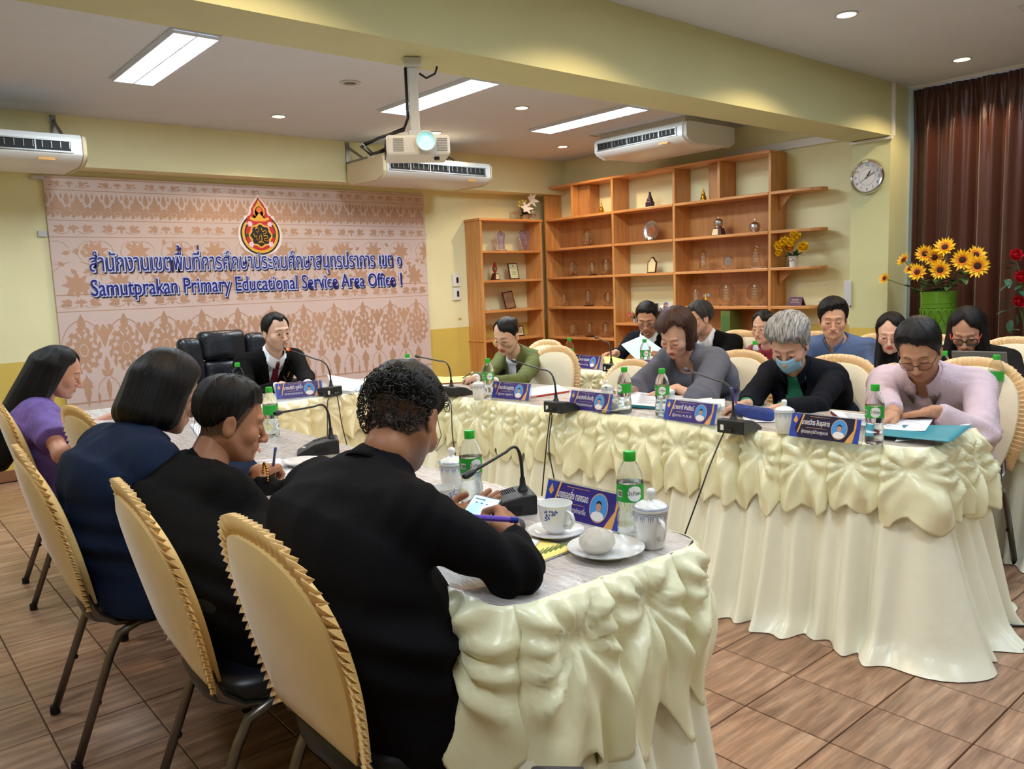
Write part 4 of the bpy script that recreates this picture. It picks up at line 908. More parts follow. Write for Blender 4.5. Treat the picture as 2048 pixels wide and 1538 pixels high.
def hand_fn(P, F):
    d = s_box(P, (0, .05, -.001), (.036, .043, .0125), r=.012); d = smin(d, s_cone(P, (0, -.01, 0), (0, .03, 0), .024, .02), .018)
    d = smin(d, s_ell(P, (-.024, .04, -.01), (.016, .03, .012)), .012)
    for pts, rs in F: d = smin(d, s_chain(P, [tuple(p) for p in pts], rs), .0045)
    return d
_hc = {}
def hand_mesh(key, curl, thumb, spread=.04, h=.0032):
    if key not in _hc:
        F = hand_pts(curl, spread, thumb); _hc[key] = (sdf_mesh(lambda P: hand_fn(P, F), (-.075, -.045, -.1), (.06, .2, .04), h), F)
    return _hc[key]
POSES = dict(rest=((.25, .28, .3, .35), .2), flat=((.06, .05, .06, .08), .1), pen=((.62, .75, .85, .95), .85), fist=((1.0, 1.05, 1.1, 1.1), .9), hold=((.5, .5, .55, .6), .3), phone=((.55, .5, .5, .55), .15))
def seated(name_label, spec):
    """one seated person. Everything given in world coordinates, built in the person's own frame."""
    S = spec; face = math.radians(S['face']); fw = Vector((math.cos(face), math.sin(face), 0))          # body heading
    hip = Vector(S['hip']); root = thing('person', name_label, 'person', (hip.x, hip.y, 0), face-PI/2)
    Rz = Matrix.Rotation(-(face-PI/2), 3, 'Z'); tl = lambda p: Rz @ (Vector(p)-Vector((hip.x, hip.y, 0)))
    dl = lambda p: Rz @ Vector(p)
    sc = S.get('scale', 1.0); fem = S.get('fem', 0); g = S.get('girth', 1.0); h = S.get('vox', .0105)
    Hc = tl(S['head']); Rh = basis(dl(S['look']), roll=math.radians(S.get('roll', 0)))
    up = Vector(Rh[:, 2].tolist()); hf = Vector(Rh[:, 1].tolist()); hs = S.get('hs', 1.0)
    P0 = Vector((0, 0, S.get('hipz', .53)))
    lean = S.get('neck', None)
    Nk = tl(lean) if lean else Hc - up*.085*hs*1.0 - hf*.03 + Vector((0, -.045, -.075))
    v = Nk-P0; P1 = P0+v*.36+Vector((0, -.035-.06*S.get('hunch', .3), 0)); P2 = P0+v*.75+Vector((0, -.03-.07*S.get('hunch', .3), 0))
    sw = (S.get('shoulder', .39-.04*fem)-.05)/2; tw = math.radians(S.get('twist', 0)); side = Vector((math.cos(tw), math.sin(tw), S.get('tilt', 0)))
    spine_u = (Nk-P2).normalized(); Cb = Nk-spine_u*.055+Vector((0, -.0, 0))
    arms = []
    for s, key in ((1, 'R'), (-1, 'L')):                                                                # +x is the person's right? local x right when facing +y
        A = Cb+side*s*sw; T = tl(S['hand'+key]['at']); T.z = max(T.z, .785); up_l, fo_l = .29*sc, .255*sc
        D_ = T-A; L = D_.length
        if L > (up_l+fo_l)*.985: A = T-D_.normalized()*(up_l+fo_l)*.985 if L < (up_l+fo_l)*1.12 else A; D_ = T-A; L = D_.length; 
        if L > (up_l+fo_l)*.99: k = L/(up_l+fo_l)/.98; up_l *= k; fo_l *= k
        ep = S['hand'+key].get('ep')
        if ep: arms.append((s, A, tl(ep), T)); continue
        a = (up_l**2-fo_l**2+L*L)/(2*L); hh = math.sqrt(max(up_l**2-a*a, 0)); n_ = D_.normalized()
        hint = S['hand'+key].get('elbow', (s*.6, -.2, -.75)); hint = Vector(hint); hint = (hint-n_*hint.dot(n_)).normalized()
        E_ = A+n_*a+hint*hh; arms.append((s, A, E_, T))
    ar = S.get('armr', 1.0)*(1-.12*fem)
    kx = .64 if not fem else .66
    def torso(P, o=0.):
        Q = P.copy(); sx = np.interp(P[:, 2], [P0.z, Nk.z], [0, 1]); Q[:, 0] = (P[:, 0]-float(Nk.x)*sx**2)*kx
        z_ = lambda p: (0, p[1], p[2])
        d = s_chain(Q, [z_(P0+Vector((0, -.01, -.02))), z_(P1), z_(P2), z_(Nk-spine_u*.1)], [(.106+.006*fem)*g, (.094-.006*fem)*g, .106*(1+(g-1)*.6), .07], .05)
        if fem:
            for s in (-1, 1):
                c = P2+side*s*.075+Vector((0, .078*g, -.06)); d = smin(d, s_ell(P, c, (.062, .055, .062)), .05)
        elif g > 1.08: d = smin(d, s_ell(P, P1+Vector((0, .07, -.02)), (.15*g, .11*g, .12)), .08)
        d = smin(d, s_cone(P, Cb-side*sw*.86, Cb+side*sw*.86, .05, .05), .07)
        d = smin(d, s_cone(P, Nk+spine_u*.01, Cb+side*sw*.8, .048, .036), .05); d = smin(d, s_cone(P, Nk+spine_u*.01, Cb-side*sw*.8, .048, .036), .05)
        return d-o*.85
    nr = (.055-.008*fem)*S.get('neckr', 1.0); nb = Hc-up*.055*hs-hf*.022
    def neck(P, o=0.): return s_cone(P, Nk-spine_u*.03, nb, nr*1.08+o, nr*.95+o)
    def arm(P, o=0., cut=None, of=None):
        d = None
        for s, A, E_, T in arms:
            of_ = o if of is None else of
            e = s_cone(P, A, E_, .052*ar+o, .04*ar+(o+of_)/2); f2 = s_cone(P, E_, T, .039*ar+(o+of_)/2, .026*ar+of_)
            if cut is not None and cut < 1: 
                Te = E_.lerp(T, max(0, cut)) if cut > 0 else A.lerp(E_, 1+cut); n_ = (T-E_).normalized() if cut > 0 else (E_-A).normalized()
                pl = (P-np.array(Te, f32))@np.array(n_, f32)
                if cut > 0: e = smin(e, smax(f2, pl, .006), .03)
                else: e = smax(e, pl, .006)
            else: e = smin(e, f2, .03)
            d = e if d is None else np.minimum(d, e)
        return d
    kneez = .47; ks = S.get('knee', .46)
    def legs(P, o=0.):
        d = None
        for s in (-1, 1):
            a = Vector((s*.09, .02, P0.z-.02)); k_ = Vector((s*(.1+.02*(1-fem)), ks-.02, kneez)); f_ = Vector((s*.1, ks-.06+S.get('foot', 0), .09))
            e = smin(s_cone(P, a, k_, .088*g+o, .062+o), s_cone(P, k_, f_, .058+o, .04+o), .02); d = e if d is None else smin(d, e, .015)
        return d
    # ---- body: one continuous skin
    bt = lin(S.get('skin', (198, 150, 122)))
    def body(P):
        d = smin(torso(P, -.012), arm(P, 0.), .03); d = smin(d, neck(P), .03)
        d = smin(d, legs(P, -.012), .04)
        for s in (-1, 1): d = smin(d, s_cone(P, (s*.1, ks-.08, .05), (s*.11, ks+.08, .035), .035, .03), .02)
        return d
    lo = np.array([min([-.3]+[p.x-.1 for a in arms for p in a[1:]]), min(-.32, Cb.y-.15), 0-.02]); hi = np.array([max([.3]+[p.x+.1 for a in arms for p in a[1:]]), max([ks+.16]+[p.y+.1 for a in arms for p in a[1:]]), Nk.z+.16])
    parts = []; bv, bf = sdf_mesh(body, lo, hi, h*1.15); parts.append((bv, bf, 0)); tones = [np.tile(bt, (len(bv), 1))]
    hk = dict(fem=fem, eye=S.get('eye', .12), nose=S.get('nose', 1.0), jaw=S.get('jaw', 1.0)*(1-.12*fem), fat=S.get('fat', 0))
    hh_ = S.get('hvox', .0032)
    def hfull(P): return smin(head_fn(P, **hk), s_cone(P, (0, -.02, -.05), (0, -.035, -.1), nr/hs*.97, nr/hs*.95), .03)
    hv, hq = sdf_mesh(hfull, (-.1, -.125, -.16), (.1, .135, .13), hh_)
    ht = head_tone(hv, bt, fem, S.get('brow', (34, 28, 26)), S.get('lip', (170, 96, 86)), S.get('stub'), scalp=((S['hair'].get('line', .076)-.004, S.get('scalpcol', (26, 22, 22))) if S['hair']['kind'] in ('short', 'curly', 'swept') and not S['hair'].get('recede') else None))
    H2L = lambda v_: (v_*hs)@Rh.T+np.array(Hc, f32)
    parts.append((H2L(hv), hq, 0)); tones.append(ht)
    for s, A, E_, T in arms:
        hd = S['hand'+('R' if s > 0 else 'L')]; ps = hd.get('pose', 'rest'); c_, th = POSES[ps]
        (mv, mq), _F = hand_mesh(ps, c_, th, .05)
        dirn = dl(hd['dir']) if 'dir' in hd else (T-E_).normalized(); pn = dl(hd.get('back', (0, 0, 1)))
        y_ = dirn.normalized(); x_ = y_.cross(pn).normalized(); z_ = x_.cross(y_)
        M3 = np.array([x_[:], y_[:], z_[:]], f32)                                                          # rows
        q = mv.copy(); fq = mq
        if s < 0: q[:, 0] *= -1; fq = mq[:, ::-1]
        k = hd.get('size', 1.0)*(.96 if not fem else .88); q = (q*k)@M3+np.array(T, f32); parts.append((q, fq, 0)); tones.append(np.tile(bt*.97, (len(q), 1)))
        hd['_M'] = (M3, T, k, s)
    col = np.concatenate(tones); col = np.concatenate([col, np.ones((len(col), 1))], 1)
    me = np_mesh('body', parts, [SKINM], {'tone': ('FLOAT_COLOR', col)}); link('body', me, root)
    if hk['eye'] > .05:
        for s in (-1, 1):
            gz = S.get('gaze', (0, 1, -.25)); b = MB(); c = Vector((s*.031, .0758, -.0005)); gd = Vector(gz).normalized()
            R_ = gd.to_track_quat('Z', 'Y').to_matrix(); b.ball((0, 0, 0), .0118, 14, 10); 
            b.ball(gd*.0052, .0079, 12, 8, mi=1); b.v = [tuple((Vector(Rh.tolist()[0]).dot((c+Vector(p))*hs)+Hc[0], Vector(Rh.tolist()[1]).dot((c+Vector(p))*hs)+Hc[1], Vector(Rh.tolist()[2]).dot((c+Vector(p))*hs)+Hc[2])) for p in b.v]
            obj('eye', b, [EYEW, EYED], root, 180)
    ctx = dict(S=S, root=root, Hc=Hc, Rh=Rh, hs=hs, Nk=Nk, Cb=Cb, side=side, su=spine_u, sw=sw, arms=arms, torso=torso, arm=arm, legs=legs, neck=neck, lo=lo, hi=hi, h=h, g=g, P0=P0, P1=P1, P2=P2, up=up, hf=hf, fem=fem, nr=nr, ks=ks, H2L=H2L, tl=tl, dl=dl, hk=hk)
    ctx['chest'] = chest_frame(ctx); garments(ctx); hair(ctx)
    if S.get('glasses'): glasses(ctx)
    return ctx
def chest_frame(c):
    u = c['su']; s = Vector(c['side']).normalized(); f = u.cross(s).normalized()
    if f.y < 0: f = -f
    return s, f, u
def fold(P, c, amp=.006, seed=0):
    """cloth relief: broad noise plus rings of creases round elbows and armpits"""
    d = amp*.8*wnoise(P, 16, seed)+amp*.6*(1-2*np.abs(wnoise(P*np.array([1, 1, .55], f32), 34, seed+1)))
    for s, A, E_, T in c['arms']:
        for pt_, axis, w_ in ((E_, (T-A).normalized(), .085), (A, (E_-A).normalized(), .07)):
            q = P-np.array(pt_, f32); r2 = (q*q).sum(1); t = q@np.array(axis, f32)
            d = d+amp*.95*np.sin(t*120+9*wnoise(P, 13, seed+3))*np.exp(-r2/(w_*w_))
    q = P[:, 2]; d = d+amp*.8*np.sin(q*75+5*wnoise(P, 7, seed+5)+P[:, 1]*20)*np.exp(-((q-c['P1'].z)/.1)**2)
    return d
def cloth_mesh(c, name, fn, m_, h=None, hi_z=None, lo_z=0, smooth_it=1, extra=None):
    lo = c['lo']-.03; hi = c['hi']+.04
    lo = lo.copy(); hi = hi.copy(); lo[2] = lo_z
    if hi_z: hi[2] = hi_z
    v, f = sdf_mesh(fn, lo, hi, h or c['h'])
    if smooth_it: v = relax(v, f, smooth_it, .45)
    me = np_mesh(name, [(v, f, 0)], [m_]); return link(name, me, c['root'])
def garments(c):
    S = c['S']; s_, f_, u_ = c['chest']; Nk = np.array(c['Nk'], f32); F3, U3, S3 = (np.array(q, f32) for q in (f_, u_, s_))
    torso, arm, legs = c['torso'], c['arm'], c['legs']; P0z = c['P0'].z; sd = int(S.get('seed', 1))
    topm = S['top']; th = S.get('thick', .012); hemz = S.get('hem', P0z-.13); v_neck = S.get('vneck', 0); cut = S.get('cut', .93)
    Nf = np.array(c['Nk']-c['su']*.03, f32)
    def cyl_neck(P, r, lift=0): return s_cone(P, c['Nk']-c['su']*.06, c['Hc']-c['up']*.02, r, r)
    def top(P):
        d = torso(P, th)
        if S.get('skirted', 1): # jacket body hanging over hips
            Q = P.copy(); Q[:, 0] *= .62
            d = smin(d, s_cone(Q, (0, -.01, P0z-.06), (0, .0, P0z+.1), (.114)*c['g']+th*.5, .1*c['g']+th*.5), .05)
        ql = (P-Nk); w = ql@U3; y_ = ql@F3; x_ = np.abs(ql@S3)
        hr = c['nr']+S.get('hole', .016)
        hole = s_cone(P, c['Nk']-c['su']*.02+c['chest'][1]*.012, c['Hc']-c['up']*.02, hr, hr*1.15)
        if S.get('scoop'): hole = np.minimum(hole, s_ell(P, c['Nk']+c['chest'][1]*.085, (S['scoop'], .07, S.get('scoopd', .075))))
        if v_neck:                                                                                 # open front
            dep = v_neck; half = S.get('vwide', .055)*np.clip((w+dep)/dep, 0, 1.4); hole = np.minimum(hole, np.maximum(np.maximum(x_-half, -(w+dep)), -y_))
        d = smax(smax(d, -hole, .008), w-.05, .006)
        a = arm(P, th*.75+S.get('sleeve', 0), cut=cut, of=th*.75+S.get('cuffw', .004)+S.get('sleeve', 0)); d = smin(d, a, .035)
        d = d-fold(P, c, S.get('fold', .006), sd)
        d = smax(d, hemz-P[:, 2], .01)
        return d
    c['topfn'] = top
    o = cloth_mesh(c, S.get('topname', 'jacket'), top, topm, hi_z=c['Nk'].z+.09, lo_z=hemz-.03)
    c['top_obj'] = o
    if S.get('under'):                                                                             # shirt seen in the opening and at the cuffs
        def und(P):
            ql = (P-Nk); w = ql@U3; y_ = ql@F3
            d = smax(torso(P, th*.35), w-(.02-.06*np.clip(y_, 0, .2)*3*S.get('under_open', .3)), .006); d = smin(d, arm(P, .003, cut=min(.985, cut+S.get('cuff', .05)), of=.007), .02)
            d = smax(d, -s_cone(P, c['Nk']-c['su']*.02, c['Hc']-c['up']*.02, c['nr']+.004, c['nr']+.01), .006); return smax(d, hemz+.02-P[:, 2], .01)
        c['undfn'] = und; cloth_mesh(c, S.get('undername', 'shirt'), und, S['under'], hi_z=c['Nk'].z+.08, lo_z=hemz)
    col = S.get('collar')
    if col: # shirt collar: band round the neck plus two points
        collar_mesh(c, col, S.get('collarname', 'collar'), **S.get('collar_args', {}))
    if S.get('lapel'): lapels(c, S['lapel'])
    if S.get('tie'): tie(c, S['tie'])
    if S.get('legs', True):
        lm = S.get('bottom', mat('trouser_black', (18, 18, 22), .7, bump=.2, bscale=400))
        if S.get('skirt'):
            def sk(P):
                Q = P.copy(); Q[:, 0] *= .66; ks = c['ks']
                d = s_chain(Q, [(0, -.01, P0z-.02), (0, ks*.55, P0z-.03), (0, ks, .46)], [.13*c['g'], .105, .085]); d = smin(d, s_cone(Q, (0, ks, .46), (0, ks-.02, .2), .085, .1), .03)
                return smax(d-fold(P, c, .006, sd+9), .2-P[:, 2], .01)
            cloth_mesh(c, 'skirt', sk, lm, h=c['h']*1.2, hi_z=P0z+.2)
        else:
            def tr(P): return smax(smin(legs(P, .006), torso(P, .004), .03)-fold(P, c, .005, sd+7), np.maximum(P[:, 2]-P0z-.12, .07-P[:, 2]), .01)
            cloth_mesh(c, 'trousers', tr, lm, h=c['h']*1.2, hi_z=P0z+.2)
        for s in (-1, 1):
            v, f = sdf_mesh(lambda P: smax(smin(s_cone(P, (s*.1, c['ks']-.1+S.get('foot', 0), .045), (s*.115, c['ks']+.08+S.get('foot', 0), .03), .045, .036), s_cone(P, (s*.1, c['ks']-.08+S.get('foot', 0), .06), (s*.1, c['ks']-.08+S.get('foot', 0), .1), .04, .04), .02), .002-P[:, 2], .004), (s*.1-.08, c['ks']-.2+S.get('foot', 0), -.01), (s*.1+.1, c['ks']+.15+S.get('foot', 0), .13), .012)
            link('shoe', np_mesh('shoe', [(v, f, 0)], [mat('shoe_black', (16, 15, 16), .3)]), c['root'])
def surf(c, fn, x, w, y0=.28, back=False):
    """point on the garment surface at chest coordinates: x along the shoulders, w above the neck base"""
    s_, f_, u_ = c['chest']; base = c['Nk']+s_*x+u_*w; n = 90
    ts = np.linspace(y0, -.12, n); P = np.array([base+f_*float(t) for t in ts], f32); d = fn(P); i = np.argmax(d < 0)
    if d[i] >= 0: return base+f_*.08
    t = ts[i]; 
    if i > 0: t = ts[i-1]+(ts[i]-ts[i-1])*(d[i-1]/(d[i-1]-d[i]))
    return base+f_*float(t)
def strip(c, fn, rows, off, m_, name, thick=.003):
    """cloth patch lying on the surface. rows: list of lists of (x,w)"""
    _, f_, _ = c['chest']; b = MB(); n = len(rows[0]); V = []
    for r in rows: V += [surf(c, fn, x, w)+f_*off for x, w in r]
    b.add(V, [(i*n+j, i*n+j+1, (i+1)*n+j+1, (i+1)*n+j) for i in range(len(rows)-1) for j in range(n-1)])
    o = obj(name, b, m_, c['root'], 180); q = o.modifiers.new('solid', 'SOLIDIFY'); q.thickness = thick; q.offset = 0; return o
def collar_mesh(c, m_, name, r=.066, hgt=.038, drop=.07, lay=.016, open_=.35, jacket=False):
    s_, f_, u_ = c['chest']; ax = (c['Hc']-c['up']*.06-c['Nk']).normalized(); ctr = c['Nk']+ax*c['S'].get('collar_up', .026)+c['chest'][1]*.006; fr = (f_-ax*f_.dot(ax)).normalized(); sd = fr.cross(ax).normalized()
    r = r*c['S'].get('neckr', 1.0)*(1-.1*c['fem']); n = 28; b = MB(); V = []
    for j, (rr, zz) in enumerate(((r*1.2, -.028), (r*1.0, hgt*.75), (r*.98, hgt), (r*1.06, hgt*.9), (r*1.22, hgt*.2-.006), (r*1.28, -.014))):
        for i in range(n+1):
            a = open_/2+(2*PI-open_)*i/n; k = max(0, math.cos(a))
            p = ctr+fr*(math.cos(a)*rr*(1+.1*k))+sd*(math.sin(a)*rr)+ax*(zz-.03*k*k-(.018*k if j > 3 else 0))
            V.append(p)
    m = n+1; b.add(V, [(j*m+i, j*m+i+1, (j+1)*m+i+1, (j+1)*m+i) for j in range(5) for i in range(n)])
    if not jacket:
        for s in (-1, 1):
            a0 = open_/2*s; p0 = ctr+fr*math.cos(a0)*r*1.1+sd*math.sin(a0)*r+ax*(hgt*.9-.03); a1 = a0+s*.9
            p1 = ctr+fr*math.cos(a1)*r*1.2+sd*math.sin(a1)*r*1.2+ax*(hgt*.5); tip = surf(c, c.get('undfn') or c['topfn'], s*.042, -drop+.012)+f_*.012; tip2 = surf(c, c.get('undfn') or c['topfn'], s*.075, -drop*.1)+f_*.01
            p00 = ctr+fr*math.cos(a0)*r*1.12+sd*math.sin(a0)*r+ax*(-.03)
            b.add([p0, p1, tip2, tip, p00], [(0, 1, 2, 3) if s > 0 else (3, 2, 1, 0), (0, 3, 4) if s > 0 else (4, 3, 0)])
    o = obj(name, b, m_, c['root'], 180); q = o.modifiers.new('solid', 'SOLIDIFY'); q.thickness = .003; return o
def lapels(c, m_):
    S = c['S']; dep = S.get('vneck', .2); hw = S.get('vwide', .055)
    for s in (-1, 1):
        rows = []
        for k in range(9):
            t = k/8; w = .0-dep*t; inner = hw*(1-t)*1.0+.006; wid = .012+.07*min(1, t*2.4)*(1-max(0, t-.45)/.58)
            if t < .12: wid = .04
            rows.append([(s*(inner-.004+wid*q), w+.015*q) for q in (0, .35, .7, 1)])
        strip(c, c['topfn'], rows, .006, m_, 'lapel', .004)
def tie(c, m_):
    fn = c.get('undfn') or c['topfn']; dep = c['S'].get('vneck', .25)*1.02; rows = []
    for k in range(10):
        t = k/9; w = .0-dep*t; wd = .014+.024*t if k > 1 else (.018, .02)[k]
        rows.append([(-wd, w), (-wd*.5, w), (0, w), (wd*.5, w), (wd, w)])
    strip(c, fn, rows, .01, m_, 'tie', .006)
    p = surf(c, fn, 0, -.002)+c['chest'][1]*.014; b = MB().ball(p, (.019, .014, .017), 10, 7); obj('tie_knot', b, m_, c['root'], 180)
def glasses(c):
    G = c['S']['glasses']; fr = G['frame']; r = G.get('r', .0006*2.2); rw, rh = G.get('size', (.025, .019)); drop = G.get('drop', 0); b = MB()
    def L(p): q = c['H2L'](np.array([p], f32))[0]; return Vector(q.tolist())
    y0 = .101
    for s in (-1, 1):
        cx = s*.0335; sqv = G.get('square', 2.2); pts = []
        for k in range(28):
            a = 2*PI*k/28; ca, sa = math.cos(a), math.sin(a); x = cx+rw*math.copysign(abs(ca)**(2/sqv), ca); z = -.004-drop+rh*math.copysign(abs(sa)**(2/sqv), sa)
            pts.append(L((x, y0-abs(x)*abs(x)*4.0, z)))
        b.tube(pts, r, 6, closed=True, mi=0)
        o = obj('lens', MB().add([L((cx, y0-cx*cx*4.0, -.004-drop))]+pts, [(0, i+1, (i+1) % 28+1) for i in range(28)]), LENS, c['root'], 180)
        b.tube([L((s*(.0335+rw), y0-.014, .002-drop)), L((s*.07, y0-.03, .004-drop*.6)), L((s*.0815, .0, .012)), L((s*.083, -.02, .006)), L((s*.08, -.03, -.008))], r*1.1, 6, mi=G.get('temple', 0))
    b.tube([L((-.0335+rw, y0-.002, -.0-drop)), L((0, y0+.004, .004-drop)), L((.0335-rw, y0-.002, -.0-drop))], r, 6)
    obj('glasses', b, [fr, G.get('frame2', fr)], c['root'], 180)
# ---- hair ----------------------------------------------------------------------------------------------
def hair(c):
    S = c['S']; st = S['hair']; hm = S['hairmat']; Rh = c['Rh']; Hc = np.array(c['Hc'], f32); hs = c['hs']; kind = st['kind']
    toh = lambda P: ((P-Hc)@Rh)/hs
    cr = lambda Q, t, top=0: s_ell(Q, (0, -.014-.2*t, .036+.3*t+top*.3), (.075+t, .094+t*.9, .083+t+top))
    vol = st.get('vol', .012); topv = st.get('top', .0)
    part = st.get('part', 0)
    def front_line(Q):
        """positive where hair is not allowed (face and neck)"""
        x = np.abs(Q[:, 0]); y = Q[:, 1]; z = Q[:, 2]
        fl = st.get('line', .076)
        zl = np.interp(y, [-.12, -.06, -.03, .0, .03, .05, .075, .12], [st.get('nape', -.07), st.get('nape', -.07)+.01, st.get('side', -.02)-.01, st.get('burn', -.03), st.get('temple', .03), fl-.014, fl, fl])
        zl = zl+(y > .01)*(.0045*np.sin(Q[:, 0]*130+S.get('seed', 1))+.003*np.sin(Q[:, 0]*290+2)+st.get('slant', .12)*Q[:, 0])
        if kind in ('long', 'bob', 'bobvol', 'bun') and not st.get('fullbang'):
            u_ = np.abs(Q[:, 0]-st.get('partx', .01)); zl = np.where(y > .02, np.maximum(zl, .1-(u_/.062)**1.6*st.get('curtain', .075)), zl)
        if st.get('recede'): zl = zl+st['recede']*np.exp(-((x-.035)/.018)**2)*(y > .02)
        if st.get('patch'): zl = np.maximum(zl, 9*((x/.05)**2+((y-.005)/.085)**2 < 1)*(z > .06))
        return zl-z
    c['front_line'] = front_line
    fr = st.get('freq', 60)
    def strand(Q):
        cx = Q[:, 0]-part; 
        if st.get('flow') == 'back': return np.stack([Q[:, 0]*fr*2.2, Q[:, 2]*fr*.25, Q[:, 1]*fr*.25], 1)
        a = np.arctan2(Q[:, 1]+.03, cx); r = np.hypot(cx, Q[:, 1]+.03)
        return np.stack([np.cos(a)*fr*.35, np.sin(a)*fr*.35, (Q[:, 2]*1.2-r)*fr*.05], 1)
    def base(Q):
        k_ = np.clip(-front_line(Q)/st.get('taper', .034), 0, 1)**.7; k_ = np.maximum(k_, st.get('edge', 0))
        d = cr(Q, .0015)-(vol+np.clip(Q[:, 2]-.03, 0, .08)/.08*topv)*k_
        if kind == 'swept': d = smin(d, s_ell(Q, (0, .03, .085), (.062, .055, .035)), .03)
        if kind == 'bobvol': d = smin(d, s_ell(Q, (.0, -.035, .03), (.092, .085, .075)), .03); d = smin(d, s_ell(Q, (.02*st.get('sgn', 1), .05, .07), (.07, .045, .035)), .03)
        fl = front_line(Q)
        return smax(d, fl, .012)
    lfn = None
    def full(P):
        Q = toh(P); d = base(Q)
        if kind in ('long', 'bob', 'bobvol'):
            # hair mass that falls under gravity (person's frame) behind the ears
            L = st.get('len', .3); up = np.array(c['up'], f32); hf = np.array(c['hf'], f32); rt = np.array(Rh[:, 0], f32)
            C0 = Hc+up*.02-hf*.03
            gd = np.array(Vector((0, 0, -1)).lerp(-c['up'], st.get('stiff', .2)).normalized(), f32)
            for s in (-1, 1):
                A = C0+rt*s*.055+hf*.02; A2 = C0+rt*s*.04-hf*.045; wd = st.get('wide', .034)
                bk = np.array(st.get('drift', (0, -.03, 0)), f32)
                spread = st.get('spread', .0)
                if not st.get('oneside') or s*st['oneside'] > 0:
                    d = smin(d, s_cone(P, A, A+gd*L*.93+bk+rt*s*spread+hf*st.get('fwd', 0), wd, wd*st.get('tip', .8)), .025)
                d = smin(d, s_cone(P, A2, A2+gd*L+bk+rt*s*spread*.6, wd*1.25, wd*st.get('tip', .8)*1.15), .025)
            if st.get('fill', 1): d = smin(d, s_cone(P, C0-hf*.06, C0-hf*.055+gd*L*.97+bk, wd*1.3, wd*st.get('tip', .8)*1.25), .03)
            e = s_ell(Q, (0, .085, -.03), (.05+st.get('open', 0), .065, .095)); d = smax(d, -e, .012)     # keep the face clear
            if kind == 'bobvol': d = smax(d, -s_ell(Q, (0, .0, -.17), (.16, .14, .09)), .02)
            if st.get('bang'): d = smin(d, smax(s_ell(Q, (0, .028, .045), (.078, .078, .058)), np.maximum(Q[:, 2]*-1+.03, -.045-0*Q[:, 0]), .01), .01)
        if kind == 'bun':
            d = smin(d, s_ell(Q, (.0, -.115, .045), (.042, .036, .036)), .02); d = smin(d, s_cone(P, Hc-np.array(c['hf'], f32)*.1, Hc-np.array(c['hf'], f32)*.13-np.array([0, 0, .17], f32), .028, .012), .02)
        sv = strand(Q)
        d = d-st.get('amp', .0022)*(wnoise(sv.astype(f32), 1.0, 5, 6)+.6*wnoise((sv*2.1).astype(f32), 1.0, 8, 6))
        if kind == 'curly': d = d-.006*wnoise(Q, 110, 3, 7)
        return d
    L = st.get('len', 0)+.12
    lo = Hc-np.array([.17+abs(st.get('drift', (0, 0, 0))[0]), .2+abs(st.get('drift', (0, 0, 0))[1])*1.2, max(.17, L+.02)], f32); hi = Hc+np.array([.17, .18, .19], f32)
    v, f = sdf_mesh(full, lo, hi, S.get('hairvox', .0045)); 
    if st.get('relax'): v = relax(v, f, 1, .3)
    me = np_mesh('hair', [(v, f, 0)], [hm], {'strand': ('FLOAT_VECTOR', strand(toh(v)))}); o = link('hair', me, c['root'])
    rnd = random.Random(S.get('seed', 1)+40)
    if kind == 'curly':                                              # loose curls break up the outline
        b = MB()
        for k in range(620):
            a = rnd.uniform(PI*.78, PI*2.22); el = rnd.uniform(-1.0, .55); rr = .0+vol
            q = Vector((math.cos(a)*(.077+rr)*math.cos(el), -.014+math.sin(a)*(.096+rr)*math.cos(el), .02+math.sin(el)*(.085+rr)))
            if q.y > -.045 and q.z < .05: continue
            n_ = q.normalized(); t_ = n_.orthogonal(); t_.rotate(Matrix.Rotation(rnd.uniform(0, 6.28), 3, n_)); bt_ = n_.cross(t_); R_ = rnd.uniform(.005, .0095); pts = []
            for j in range(9): w_ = j/8*5.2; pts.append(q+t_*R_*math.cos(w_)+n_*(R_*math.sin(w_)+.002)+bt_*.0011*j)
            b.tube([tuple(p) for p in pts], [.0011]*8+[.0004], 4, caps=False)
        b.v = [tuple(x) for x in c['H2L'](np.array(b.v, f32))]; o2 = obj('hair_curls', b, mat('curl_black', (12, 11, 12), .32), c['root'], 180); o2['kind'] = 'stuff'
    elif st.get('flyaway', 40):
        b = MB()
        for k in range(st.get('flyaway', 40)):
            i = rnd.randrange(len(v)); p = Vector(v[i].tolist()); n_ = (p-c['Hc']).normalized(); dn = Vector((0, 0, -1)); t_ = (dn-n_*dn.dot(n_)+Vector((rnd.uniform(-.5, .5), rnd.uniform(-.5, .5), 0))).normalized(); Ls = rnd.uniform(.02, .05)
            if (p.z < c['Hc'].z-.06): continue
            b.tube([p-n_*.002, p+t_*Ls*.5+n_*.004, p+t_*Ls+n_*.001], [.0007, .0006, .0002], 4, caps=False)
        if b.v: o2 = obj('loose_hair', b, hm, c['root'], 180); o2['kind'] = 'stuff'
